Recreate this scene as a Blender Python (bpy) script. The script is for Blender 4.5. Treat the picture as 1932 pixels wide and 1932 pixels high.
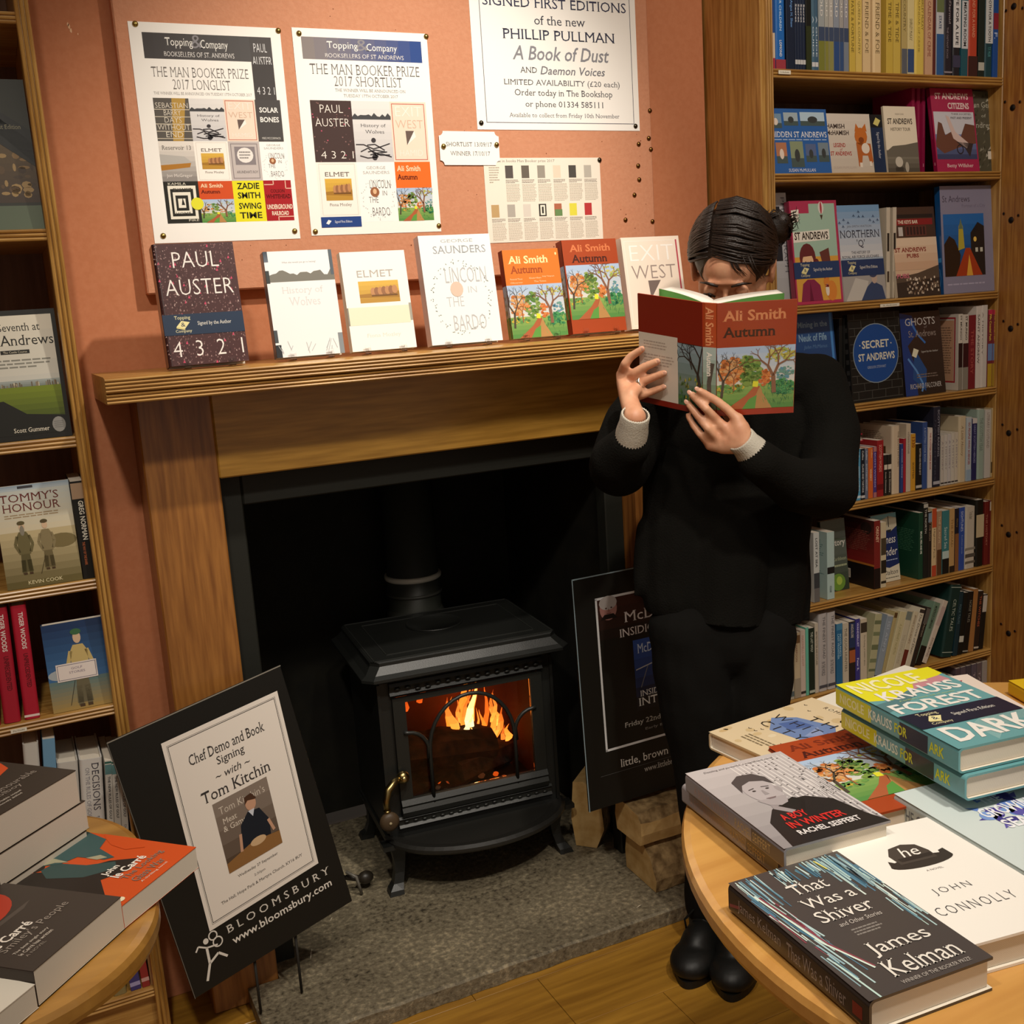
import bpy, bmesh, math, random
from mathutils import Vector, Matrix
random.seed(7)
for o in list(bpy.data.objects): bpy.data.objects.remove(o)
SC = bpy.context.scene
COL = SC.collection
PI = math.pi

# ------------------------------------------------------------------ camera
CAM_P = Vector((0, 0, 1.5)); FPX = 2025.74
YAW, PITCH, ROLL = 0.43440182, 0.19066515, -0.06565634
cf = Vector((math.sin(YAW)*math.cos(PITCH), math.cos(YAW)*math.cos(PITCH), -math.sin(PITCH)))
rt = Vector((math.cos(YAW), -math.sin(YAW), 0)); up0 = rt.cross(cf)
cr = math.cos(ROLL)*rt + math.sin(ROLL)*up0
cu_ = -math.sin(ROLL)*rt + math.cos(ROLL)*up0
cd = bpy.data.cameras.new('camera'); cam = bpy.data.objects.new('camera', cd); COL.objects.link(cam)
cd.sensor_width = 36; cd.sensor_fit = 'HORIZONTAL'; cd.lens = FPX/1932*36; cd.clip_start = .05
m = Matrix((cr, cu_, -cf)).transposed().to_4x4(); m.translation = CAM_P
cam.matrix_world = m; SC.camera = cam
# ------------------------------------------------------------------ world, lights, exposure
SC.view_settings.view_transform = 'Standard'; SC.view_settings.look = 'None'
SC.view_settings.gamma = 1; SC.view_settings.use_curve_mapping = False
SC.view_settings.exposure = 0.0
W = bpy.data.worlds.new('room_air'); SC.world = W; W.use_nodes = True
W.node_tree.nodes['Background'].inputs[0].default_value = (1.0, .87, .72, 1)
W.node_tree.nodes['Background'].inputs[1].default_value = .26
def spot(name, loc, target, power, size_deg, blend=.6, rad=.05, col=(1, .915, .80)):
    l = bpy.data.lights.new(name, 'SPOT'); l.energy = power; l.spot_size = math.radians(size_deg); l.spot_blend = blend
    l.shadow_soft_size = rad; l.color = col
    o = bpy.data.objects.new(name, l); COL.objects.link(o); o.location = loc
    o.rotation_euler = (Vector(target)-Vector(loc)).to_track_quat('-Z', 'Y').to_euler(); return o
def area(name, loc, target, power, size, col=(1, .915, .80)):
    l = bpy.data.lights.new(name, 'AREA'); l.energy = power; l.size = size; l.color = col
    o = bpy.data.objects.new(name, l); COL.objects.link(o); o.location = loc
    o.rotation_euler = (Vector(target)-Vector(loc)).to_track_quat('-Z', 'Y').to_euler(); return o
spot('ceiling_spot', (1.05, 1.15, 2.75), (.85, 2.3, 1.62), 110, 62, .9, .03)
spot('ceiling_spot_table', (.9, .2, 2.8), (1.15, .95, .9), 92, 70, .8, .05)
spot('ceiling_spot_case', (1.35, .7, 2.8), (2.1, 2.2, 1.5), 60, 75, .9, .06, (1, .88, .76))
spot('ceiling_spot_left', (-.1, .5, 2.75), (.05, 1.8, .7), 70, 90, .9, .06)
spot('ceiling_spot_hearth', (.45, .35, 2.8), (.9, 1.95, .2), 42, 62, .9, .08)

# ------------------------------------------------------------------ picking points on real planes
def ray(px, py): return cf + cr*((px-966)/FPX) - cu_*((py-966)/FPX)
def at_y(px, py, y): v = ray(px, py); return CAM_P + v*(y/v.y)
def at_z(px, py, z): v = ray(px, py); return CAM_P + v*((z-1.5)/v.z)
def at_d(px, py, d): return CAM_P + ray(px, py)*d
def at_pl(px, py, p0, n): v = ray(px, py); return CAM_P + v*((p0-CAM_P).dot(n)/v.dot(n))

# ------------------------------------------------------------------ colours and materials
def lin(c):
    if isinstance(c, str):
        c = c.lstrip('#'); c = c if len(c) == 6 else ''.join(q*2 for q in c); c = [int(c[i:i+2], 16)/255 for i in (0, 2, 4)]
        return tuple((x/12.92 if x <= .04045 else ((x+.055)/1.055)**2.4) for x in c)
    return tuple(c[:3])
def newmat(name):
    m = bpy.data.materials.new(name); m.use_nodes = True; return m, m.node_tree, m.node_tree.nodes['Principled BSDF']
def attr_mat(name, rough, spec=.5, coat=0, metal=0, bump=0):
    m, nt, b = newmat(name); a = nt.nodes.new('ShaderNodeAttribute'); a.attribute_name = 'Col'
    nt.links.new(a.outputs['Color'], b.inputs['Base Color']); b.inputs['Roughness'].default_value = rough
    b.inputs['Specular IOR Level'].default_value = spec; b.inputs['Coat Weight'].default_value = coat; b.inputs['Coat Roughness'].default_value = .12
    b.inputs['Metallic'].default_value = metal
    if bump:
        n = nt.nodes.new('ShaderNodeTexNoise'); n.inputs['Scale'].default_value = 400; n.inputs['Detail'].default_value = 4
        bp = nt.nodes.new('ShaderNodeBump'); bp.inputs['Strength'].default_value = bump; bp.inputs['Distance'].default_value = .002
        tc = nt.nodes.new('ShaderNodeTexCoord'); nt.links.new(tc.outputs['Object'], n.inputs['Vector'])
        nt.links.new(n.outputs[0], bp.inputs['Height']); nt.links.new(bp.outputs[0], b.inputs['Normal'])
    return m
M_GLOSS = attr_mat('laminated_print', .32, .5, .35)
M_PRINT = attr_mat('printed_cover', .5, .4)
M_PAPER = attr_mat('printed_paper', .8, .2)
M_MATTE = attr_mat('matte_paint', .7, .3, 0, 0, .15)
M_METAL = attr_mat('metal', .28, .5, 0, 1)
M_IRON = attr_mat('cast_iron', .42, .5, 0, 0, .12)
def wood(name, dark, light, along='x', scale=1.0, rough=.38, coat=.25, knots=0):
    m, nt, b = newmat(name); N = nt.nodes; L = nt.links
    tc = N.new('ShaderNodeTexCoord'); mp = N.new('ShaderNodeMapping')
    s = {'x': (1.0, 14, 14), 'y': (14, 1.0, 14), 'z': (14, 14, 1.0)}[along]
    mp.inputs['Scale'].default_value = [q*scale for q in s]
    L.new(tc.outputs['Object'], mp.inputs['Vector'])
    n1 = N.new('ShaderNodeTexNoise'); n1.inputs['Scale'].default_value = 1.3; n1.inputs['Detail'].default_value = 3; n1.inputs['Distortion'].default_value = 1.2
    L.new(mp.outputs[0], n1.inputs['Vector'])
    mu = N.new('ShaderNodeMath'); mu.operation = 'MULTIPLY'; mu.inputs[1].default_value = 22
    L.new(n1.outputs[0], mu.inputs[0])
    sn = N.new('ShaderNodeMath'); sn.operation = 'SINE'; L.new(mu.outputs[0], sn.inputs[0])
    n2 = N.new('ShaderNodeTexNoise'); n2.inputs['Scale'].default_value = 9; n2.inputs['Detail'].default_value = 6; L.new(mp.outputs[0], n2.inputs['Vector'])
    ad = N.new('ShaderNodeMath'); ad.operation = 'MULTIPLY_ADD'; ad.inputs[1].default_value = .07; L.new(sn.outputs[0], ad.inputs[0]); L.new(n2.outputs[0], ad.inputs[2])
    cr_ = N.new('ShaderNodeValToRGB'); cr_.color_ramp.elements[0].position = .3; cr_.color_ramp.elements[1].position = .7
    cr_.color_ramp.elements[0].color = (*lin(dark), 1); cr_.color_ramp.elements[1].color = (*lin(light), 1)
    L.new(ad.outputs[0], cr_.inputs[0]); out = cr_.outputs[0]
    if knots:
        v = N.new('ShaderNodeTexVoronoi'); v.inputs['Scale'].default_value = 1.0
        mp2 = N.new('ShaderNodeMapping'); mp2.inputs['Scale'].default_value = [2.2 if k == along else 7 for k in 'xyz']; L.new(tc.outputs['Object'], mp2.inputs['Vector']); L.new(mp2.outputs[0], v.inputs['Vector'])
        r2 = N.new('ShaderNodeValToRGB'); r2.color_ramp.elements[0].position = .03; r2.color_ramp.elements[1].position = .09
        r2.color_ramp.elements[0].color = (*lin('#4a2508'), 1); r2.color_ramp.elements[1].color = (1, 1, 1, 1); L.new(v.outputs['Distance'], r2.inputs[0])
        mx = N.new('ShaderNodeMix'); mx.data_type = 'RGBA'; mx.blend_type = 'MULTIPLY'; mx.inputs[0].default_value = 1
        L.new(out, mx.inputs[6]); L.new(r2.outputs[0], mx.inputs[7]); out = mx.outputs[2]
    L.new(out, b.inputs['Base Color']); b.inputs['Roughness'].default_value = rough; b.inputs['Coat Weight'].default_value = coat; b.inputs['Coat Roughness'].default_value = .25
    bp = N.new('ShaderNodeBump'); bp.inputs['Strength'].default_value = .12; bp.inputs['Distance'].default_value = .002
    L.new(ad.outputs[0], bp.inputs['Height']); L.new(bp.outputs[0], b.inputs['Normal'])
    return m
M_PINE_X = wood('pine_along_x', '#9c6e30', '#c69a54', 'x')
M_PINE_Z = wood('pine_upright', '#9c6e30', '#c69a54', 'z')
M_PINE_Y = wood('pine_along_y', '#9c6e30', '#c69a54', 'y')
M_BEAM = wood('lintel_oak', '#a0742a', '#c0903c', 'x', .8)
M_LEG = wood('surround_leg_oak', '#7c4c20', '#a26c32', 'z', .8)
M_SHELFBACK = wood('shelf_back_ply', '#6a4a34', '#7d5a42', 'z', .6, .6, 0)
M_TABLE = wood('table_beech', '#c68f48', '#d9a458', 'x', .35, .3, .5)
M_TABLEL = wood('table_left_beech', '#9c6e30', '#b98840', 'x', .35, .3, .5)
M_FLOOR = wood('floor_oak', '#8f6420', '#b5852f', 'x', .42, .4, .3)
def plain(name, c, rough=.5, bump=0, bscale=60, spec=.4, var=None):
    m, nt, b = newmat(name); b.inputs['Base Color'].default_value = (*lin(c), 1); b.inputs['Roughness'].default_value = rough; b.inputs['Specular IOR Level'].default_value = spec
    N = nt.nodes; L = nt.links
    if bump or var:
        tc = N.new('ShaderNodeTexCoord'); n = N.new('ShaderNodeTexNoise'); n.inputs['Scale'].default_value = bscale; n.inputs['Detail'].default_value = 8
        L.new(tc.outputs['Object'], n.inputs['Vector'])
        if bump:
            bp = N.new('ShaderNodeBump'); bp.inputs['Strength'].default_value = bump; bp.inputs['Distance'].default_value = .004
            L.new(n.outputs[0], bp.inputs['Height']); L.new(bp.outputs[0], b.inputs['Normal'])
        if var:
            r = N.new('ShaderNodeValToRGB'); r.color_ramp.elements[0].position = .35; r.color_ramp.elements[1].position = .65
            r.color_ramp.elements[0].color = (*lin(c), 1); r.color_ramp.elements[1].color = (*lin(var), 1)
            L.new(n.outputs[0], r.inputs[0]); L.new(r.outputs[0], b.inputs['Base Color'])
    return m
M_WALL = plain('terracotta_paint', '#c07a54', .75, .08, 90, .25, '#c5805a')
M_PINB = plain('pinboard_paint', '#c98b6a', .8, .25, 140, .2, '#ce9170')
M_SOOT = plain('sooty_render', '#15140f', .75, .4, 12, .3, '#1f1d15')
M_STEEL = plain('black_frame', '#191a14', .6, .1, 40)
def hearth_mat():
    m, nt, b = newmat('slate_hearth'); N = nt.nodes; L = nt.links
    tc = N.new('ShaderNodeTexCoord'); n = N.new('ShaderNodeTexNoise'); n.inputs['Scale'].default_value = 75; n.inputs['Detail'].default_value = 7; n.inputs['Roughness'].default_value = .65
    n3 = N.new('ShaderNodeTexNoise'); n3.inputs['Scale'].default_value = 5; n3.inputs['Detail'].default_value = 3
    L.new(tc.outputs['Object'], n.inputs['Vector']); L.new(tc.outputs['Object'], n3.inputs['Vector'])
    mx = N.new('ShaderNodeMath'); mx.operation = 'MULTIPLY_ADD'; mx.inputs[1].default_value = .45; L.new(n3.outputs[0], mx.inputs[0]); L.new(n.outputs[0], mx.inputs[2])
    r = N.new('ShaderNodeValToRGB'); e = r.color_ramp.elements; e[0].position = .5; e[0].color = (*lin('#332c20'), 1); e[1].position = .98; e[1].color = (*lin('#b8a888'), 1)
    k = e.new(.66); k.color = (*lin('#6e6450'), 1); k = e.new(.78); k.color = (*lin('#807660'), 1)
    L.new(mx.outputs[0], r.inputs[0]); L.new(r.outputs[0], b.inputs['Base Color']); b.inputs['Roughness'].default_value = .6
    bp = N.new('ShaderNodeBump'); bp.inputs['Strength'].default_value = .9; bp.inputs['Distance'].default_value = .004; L.new(n.outputs[0], bp.inputs['Height']); L.new(bp.outputs[0], b.inputs['Normal'])
    return m
M_HEARTH = hearth_mat()
def glass_mat(name, tint='#ffffff', rough=.02):
    m, nt, b = newmat(name); b.inputs['Base Color'].default_value = (*lin(tint), 1); b.inputs['Transmission Weight'].default_value = 1; b.inputs['Roughness'].default_value = rough; b.inputs['IOR'].default_value = 1.3
    return m
M_GLASS = glass_mat('stove_glass', '#fff0e0'); M_ACRYL = glass_mat('clear_acrylic')
def emis(name, c, s):
    m, nt, b = newmat(name); b.inputs['Base Color'].default_value = (0, 0, 0, 1); b.inputs['Emission Color'].default_value = (*lin(c), 1); b.inputs['Emission Strength'].default_value = s; return m
def page_mat():
    m, nt, b = newmat('page_edges'); N = nt.nodes; L = nt.links
    tc = N.new('ShaderNodeTexCoord'); w = N.new('ShaderNodeTexWave'); w.bands_direction = 'Y'; w.inputs['Scale'].default_value = 420; w.inputs['Distortion'].default_value = 1.5
    L.new(tc.outputs['Object'], w.inputs['Vector']); r = N.new('ShaderNodeValToRGB'); r.color_ramp.elements[0].color = (*lin('#c9bda8'), 1); r.color_ramp.elements[1].color = (*lin('#ece4d6'), 1)
    L.new(w.outputs[0], r.inputs[0]); L.new(r.outputs[0], b.inputs['Base Color']); b.inputs['Roughness'].default_value = .85; return m
M_PAGE = page_mat()
def bark_mat():
    return plain('bark', '#6b5436', .9, 1.0, 45, .2, '#a58a60')
M_BARK = bark_mat(); M_CUTWOOD = plain('cut_wood', '#b8945a', .85, .3, 30, .2, '#cdac74')

# ------------------------------------------------------------------ mesh builder
class MB:
    def __init__(s): s.v = []; s.f = []; s.c = []; s.sm = []; s.col = (.5, .5, .5)
    def add(s, vs, fs, col=None, smooth=False):
        b = len(s.v); s.v += [tuple(p) for p in vs]; c = lin(col) if col is not None else lin(s.col)
        for f in fs: s.f.append([b+i for i in f]); s.c.append(c); s.sm.append(smooth)
    def box(s, x0, x1, y0, y1, z0, z1, col=None, M=None):
        vs = [Vector((x, y, z)) for z in (z0, z1) for y in (y0, y1) for x in (x0, x1)]
        if M: vs = [M @ v for v in vs]
        s.add(vs, [(0, 2, 3, 1), (4, 5, 7, 6), (0, 1, 5, 4), (2, 6, 7, 3), (0, 4, 6, 2), (1, 3, 7, 5)], col)
    def bbox(s, x0, x1, y0, y1, z0, z1, b=.003, col=None, M=None):
        def ring(z, i): return [Vector(p) for p in ((x0+i, y0+b, z), (x0+b, y0+i, z), (x1-b, y0+i, z), (x1-i, y0+b, z), (x1-i, y1-b, z), (x1-b, y1-i, z), (x0+b, y1-i, z), (x0+i, y1-b, z))]
        s.rings([[Vector((0, 0, 0))+p for p in r] for r in (ring(z0, b), ring(z0+b, 0), ring(z1-b, 0), ring(z1, b))], col, True, M)
    def rings(s, rs, col=None, cap=True, M=None, smooth=False, close=True):
        n = len(rs[0]); vs = [(M @ Vector(p)) if M else Vector(p) for r in rs for p in r]; fs = []
        for k in range(len(rs)-1):
            for i in range(n if close else n-1):
                j = (i+1) % n; fs.append((k*n+i, k*n+j, (k+1)*n+j, (k+1)*n+i))
        if cap: fs.append(tuple(range(n-1, -1, -1))); fs.append(tuple((len(rs)-1)*n+i for i in range(n)))
        s.add(vs, fs, col, smooth)
    def prism(s, prof, axis, a, b, col=None, M=None, smooth=False):
        def P(q, t): return {'x': (t, q[0], q[1]), 'y': (q[0], t, q[1]), 'z': (q[0], q[1], t)}[axis]
        s.rings([[P(q, a) for q in prof], [P(q, b) for q in prof]], col, True, M, smooth)
    def tube(s, pts, r, n=10, col=None, M=None, cap=True):
        pts = [Vector(p) for p in pts]; rs = r if isinstance(r, (list, tuple)) else [r]*len(pts); rings = []; up = None
        for i, p in enumerate(pts):
            t = (pts[min(i+1, len(pts)-1)]-pts[max(i-1, 0)]).normalized()
            if up is None: up = t.orthogonal().normalized()
            up = (up - t*up.dot(t)).normalized(); w = t.cross(up)
            rings.append([p+(up*math.cos(2*PI*k/n)+w*math.sin(2*PI*k/n))*rs[i] for k in range(n)])
        s.rings(rings, col, cap, M, True)
    def lathe(s, prof, n=24, c=(0, 0, 0), col=None, M=None, smooth=True):
        s.rings([[(c[0]+r*math.cos(2*PI*k/n), c[1]+r*math.sin(2*PI*k/n), c[2]+z) for k in range(n)] for r, z in prof], col, True, M, smooth)
    def ell(s, c, rad, n=16, m=10, col=None, M=None):
        c = Vector(c); self_r = []
        for k in range(m+1):
            a = PI*(k/m) ; rr = max(math.sin(a), .02); z = -math.cos(a)
            self_r.append([c+Vector((rad[0]*rr*math.cos(2*PI*i/n), rad[1]*rr*math.sin(2*PI*i/n), rad[2]*z)) for i in range(n)])
        s.rings(self_r, col, True, M, True)
    def mesh(s, name):
        me = bpy.data.meshes.new(name); me.from_pydata(s.v, [], s.f)
        at = me.color_attributes.new('Col', 'FLOAT_COLOR', 'CORNER'); buf = []
        for f, c in zip(s.f, s.c): buf += [c[0], c[1], c[2], 1]*len(f)
        at.data.foreach_set('color', buf); me.polygons.foreach_set('use_smooth', s.sm); me.update(); return me
    def build(s, name, mat, parent=None, M=None):
        me = s.mesh(name); me.materials.append(mat); o = bpy.data.objects.new(name, me); COL.objects.link(o)
        if parent: o.parent = parent
        if M is not None: o.matrix_world = M
        return o
LABELS = {}
def tag(o, label=None, cat=None, group=None, kind=None):
    if label: o['label'] = label
    if cat: o['category'] = cat
    if group: o['group'] = group
    if kind: o['kind'] = kind
    if label and cat and not kind:
        if label in LABELS: print('DUP LABEL', label)
        if not 4 <= len(label.split()) <= 16: print('LABEL LEN', len(label.split()), label)
        LABELS[label] = 1
    return o
def empty(name, M=None, loc=None):
    o = bpy.data.objects.new(name, None); COL.objects.link(o); o.empty_display_size = .05
    if M is not None: o.matrix_world = M
    if loc is not None: o.location = loc
    return o
def solid(name, mat, box, kind=None, bev=0, parent=None):
    b = MB(); (b.bbox(*box, bev) if bev else b.box(*box)); o = b.build(name, mat, parent)
    if kind: o['kind'] = kind
    return o

# ------------------------------------------------------------------ lettering
TC = {}
def glyphs(s, st):
    key = (s, st)
    if key in TC: return TC[key]
    cu = bpy.data.curves.new('t', 'FONT'); cu.body = s; cu.resolution_u = 2; cu.size = 1
    cu.offset = .022 if 'b' in st else (.012 if 'm' in st else (-.012 if 't' in st else 0))
    if 'i' in st: cu.shear = .25
    if 'w' in st: cu.space_character = 1.35
    ob = bpy.data.objects.new('t', cu); me = bpy.data.meshes.new_from_object(ob)
    vs = [(v.co.x, v.co.y) for v in me.vertices]; fs = [tuple(p.vertices) for p in me.polygons]
    if 'S' in st and 'i' not in st and vs:
        cnt = {}
        for f in fs:
            for i in range(len(f)):
                e = tuple(sorted((f[i], f[(i+1) % len(f)]))); cnt[e] = cnt.get(e, 0)+1
        ex = .045; th = .035
        lv = {}
        for v in vs: lv[round(v[1], 2)] = lv.get(round(v[1], 2), 0)+1
        for (a, b), c in cnt.items():
            if c != 1: continue
            p, q = vs[a], vs[b]; 
            if abs(p[1]-q[1]) > .004: continue
            L = abs(p[0]-q[0]); y = p[1]
            if L < .045 or L > .34: continue
            if lv.get(round(y, 2), 0) < 2: continue
            lowish = abs(y+cu.offset) < .05 or y < -.1; x0, x1 = min(p[0], q[0]), max(p[0], q[0])
            if .1 < y < .42: continue
            up = lowish
            if L > .22: x1 -= ex  # arms: serif on the stem side only
            n = len(vs); y2 = y+th if up else y-th
            vs += [(x0-ex, y), (x1+ex, y), (x1+ex, y2), (x0-ex, y2)]; fs.append((n, n+1, n+2, n+3) if up else (n+3, n+2, n+1, n))
    bpy.data.objects.remove(ob); bpy.data.curves.remove(cu); bpy.data.meshes.remove(me)
    if vs:
        x0 = min(v[0] for v in vs); x1 = max(v[0] for v in vs); y0 = min(v[1] for v in vs); y1 = max(v[1] for v in vs)
        vs = [((x-x0)/max(x1-x0, 1e-5), (y-y0)/max(y1-y0, 1e-5)) for x, y in vs]
    TC[key] = (vs, fs); return TC[key]

class Art:
    """flat print; u,v run 0..100 over width and height, v upward"""
    EPS = .00009
    def __init__(s, w, h, M=None): s.w = w; s.h = h; s.mb = MB(); s.bb = []; s.M = M
    def _lay(s, pts, l):
        x0 = min(p[0] for p in pts); x1 = max(p[0] for p in pts); y0 = min(p[1] for p in pts); y1 = max(p[1] for p in pts); auto = l is None
        if l == 0: l = .6
        k0 = 1 if auto else l
        for (a, b, c, d, k, au) in s.bb:
            if (auto or au) and a < x1-.2 and b > x0+.2 and c < y1-.2 and d > y0+.2: k0 = max(k0, k+1)
        if auto: k0 = min(k0, 40)
        s.bb.append((x0, x1, y0, y1, k0, auto)); return k0
    def _put(s, pts, fs, col, l): s.mb.add([(p[0]/100*s.w, -s.EPS*l, p[1]/100*s.h) for p in pts], fs, col)
    def poly(s, pts, col, l=None): l = s._lay(pts, l); s._put(pts, [tuple(range(len(pts)))], col, l)
    def rect(s, x0, y0, x1, y1, col, l=None): s.poly([(x0, y0), (x1, y0), (x1, y1), (x0, y1)], col, l)
    def grad(s, x0, y0, x1, y1, c0, c1, n=8, l=None):
        l = s._lay([(x0, y0), (x1, y1)], l); a, b = lin(c0), lin(c1)
        for i in range(n):
            t = (i+.5)/n; ya = y0+(y1-y0)*i/n; yb = y0+(y1-y0)*(i+1)/n
            s._put([(x0, ya), (x1, ya), (x1, yb), (x0, yb)], [(0, 1, 2, 3)], tuple(a[k]*(1-t)+b[k]*t for k in range(3)), l)
    def ell(s, x, y, rx, ry, col, l=None, n=16): s.poly([(x+rx*math.cos(2*PI*i/n), y+ry*math.sin(2*PI*i/n)) for i in range(n)], col, l)
    def ring(s, x, y, rx, ry, t, col, l=None, n=28):
        l = s._lay([(x-rx, y-ry), (x+rx, y+ry)], l); a = s.h/s.w
        p = [(x+rx*math.cos(2*PI*i/n), y+ry*math.sin(2*PI*i/n)) for i in range(n)]; q = [(x+(rx-t)*math.cos(2*PI*i/n), y+(ry-t/a)*math.sin(2*PI*i/n)) for i in range(n)]
        s._put(p+q, [(i, (i+1) % n, n+(i+1) % n, n+i) for i in range(n)], col, l)
    def frame(s, x0, y0, x1, y1, t, col, l=None):
        k = s.w/s.h*t; l = s._lay([(x0, y0), (x1, y1)], l)
        s._put([(x0, y0), (x1, y0), (x1, y1), (x0, y1), (x0+t, y0+k), (x1-t, y0+k), (x1-t, y1-k), (x0+t, y1-k)], [(0, 1, 5, 4), (1, 2, 6, 5), (2, 3, 7, 6), (3, 0, 4, 7)], col, l)
    def line(s, pts, t, col, l=None, clip=None):
        l = s._lay(pts, l); a = s.h/s.w
        for (p, q) in zip(pts[:-1], pts[1:]):
            if clip:
                p = (min(max(p[0], clip[0]), clip[2]), min(max(p[1], clip[1]), clip[3])); q = (min(max(q[0], clip[0]), clip[2]), min(max(q[1], clip[1]), clip[3]))
            dx, dy = q[0]-p[0], (q[1]-p[1])*a; L = math.hypot(dx, dy)
            if L < .01: continue
            nx, ny = -dy/L*t/2, dx/L*t/2/a
            s._put([(p[0]-nx, p[1]-ny), (q[0]-nx, q[1]-ny), (q[0]+nx, q[1]+ny), (p[0]+nx, p[1]+ny)], [(0, 1, 2, 3)], col, l)
    def text(s, t, x0, y0, x1, y1, col, st='', l=None, rot=0):
        vs, fs = glyphs(t, st)
        if not vs: return
        l = s._lay([(x0, y0), (x1, y1)], l)
        if rot == -90: pts = [(x0+(x1-x0)*v, y1-(y1-y0)*u) for u, v in vs]
        elif rot == 90: pts = [(x1-(x1-x0)*v, y0+(y1-y0)*u) for u, v in vs]
        else: pts = [(x0+(x1-x0)*u, y0+(y1-y0)*v) for u, v in vs]
        s._put(pts, fs, col, l)
    def lines(s, x0, y0, x1, y1, n, col, rag=.15, th=.45, l=None):
        l = s._lay([(x0, y0), (x1, y1)], l); h = (y1-y0)/n; rr = random.Random(int(x0*7+y0*13+n))
        for i in range(n):
            y = y1-h*(i+.5); xe = x1-(x1-x0)*rag*rr.random()*(3 if i == n-1 else 1)
            x = x0
            while x < xe-.5:
                w = min((x1-x0)*rr.uniform(.06, .16), xe-x); s._put([(x, y-h*th/2), (x+w, y-h*th/2), (x+w, y+h*th/2), (x, y+h*th/2)], [(0, 1, 2, 3)], col, l); x += w+(x1-x0)*.02
    def build(s, parent, M=None, mat=None, name='cover_print'):
        if not s.mb.v: return None
        o = s.mb.build(name, mat or M_PRINT, parent)
        if M is not None: o.matrix_parent_inverse = Matrix(); o.matrix_basis = M
        return o

def lane(a, x0, y0, x1, y1, seed=3, det=1.0, tree=True):
    """a country lane between autumn trees (plain painterly picture)"""
    R = random.Random(seed); X = lambda u: x0+(x1-x0)*u; Y = lambda v: y0+(y1-y0)*v; L = 4
    cl = (x0, y0, x1, y1)
    a.grad(x0, Y(.35), x1, y1, '#dcd8c8', '#a9c1e0', 6)
    a.grad(x0, y0, x1, Y(.4), '#4f8a45', '#8fae5a', 5)
    def blob(cx, cy, rx, ry, cols, n, sz):
        for _ in range(int(n*det)):
            t = R.random()*2*PI; q = math.sqrt(R.random()); u = cx+rx*q*math.cos(t); v = cy+ry*q*math.sin(t)
            s_ = sz*R.uniform(.5, 1.2); k = R.randint(5, 7)
            pts = [(min(max(X(u+s_*math.cos(2*PI*i/k)*R.uniform(.6, 1)), x0), x1), min(max(Y(v+s_*.8*math.sin(2*PI*i/k)*R.uniform(.6, 1)), y0), y1)) for i in range(k)]
            a.poly(pts, R.choice(cols), 5+R.randint(0, 3))
    blob(.2, .62, .18, .22, ['#d98a4a', '#c9743a', '#e0a868', '#cfa070'], 60, .05)
    blob(.42, .62, .14, .24, ['#7f9a48', '#6d8f3f', '#92a758', '#567f3a'], 60, .055)
    blob(.62, .5, .07, .13, ['#d0703a', '#d98a4a'], 25, .04)
    blob(.15, .34, .2, .06, ['#5c9150', '#73a050', '#c9b040'], 30, .04)
    blob(.85, .34, .18, .12, ['#3f8a55', '#4f9a5a', '#2f7a50'], 60, .04)
    blob(.8, .85, .22, .1, ['#b9b050', '#9caf5c', '#c9c070'], 30, .035)
    blob(.88, .55, .1, .12, ['#5f93a8', '#6b9a90'], 20, .035)
    a.poly([(X(.12), y0), (X(.33), y0), (X(.5), Y(.2)), (X(.56), Y(.36)), (X(.5), Y(.38)), (X(.38), Y(.22))], '#b0603a', 9)
    a.poly([(X(.45), y0), (X(.72), y0), (X(.62), Y(.2)), (X(.56), Y(.36)), (X(.53), Y(.3)), (X(.5), Y(.2))], '#b98a52', 9)
    a.poly([(X(.33), y0), (X(.5), y0), (X(.52), Y(.22)), (X(.42), Y(.16))], '#5f9a45', 10)
    a.poly([(X(.46), Y(.36)), (X(.53), Y(.35)), (X(.54), Y(.44)), (X(.47), Y(.45))], '#e6e23a', 10)
    if tree:
        def br(x, y, ang, ln, w, d, col):
            nx = x+ln*math.cos(ang)*(y1-y0)/(x1-x0)*a.h/a.w; ny = y+ln*math.sin(ang)
            a.line([(X(x), Y(y)), (X(nx), Y(ny))], w, col, 11, cl)
            if d > 0:
                for s_ in (-1, 1): br(nx, ny, ang+s_*R.uniform(.25, .7), ln*R.uniform(.6, .85), w*.62, d-1, col)
        dd = 5 if det > .6 else 3; k = (x1-x0)/100
        br(.74, .25, PI/2+.05, .27, 5.5*k, dd, '#8a5f48'); br(.06, .2, PI/2-.1, .26, 3.4*k, dd, '#4d4438')
        if det > .6: br(.22, .3, PI/2, .2, 1.6*k, 3, '#9a6040')
    for i in range(int(40*det)):
        u = R.uniform(.6, 1); v = R.uniform(.05, .4); a.line([(X(u), Y(v)), (X(min(1, u+R.uniform(-.02, .02))), Y(v+.05))], .5*(x1-x0)/100, R.choice(['#2f7048', '#7fae60']), 10)
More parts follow.
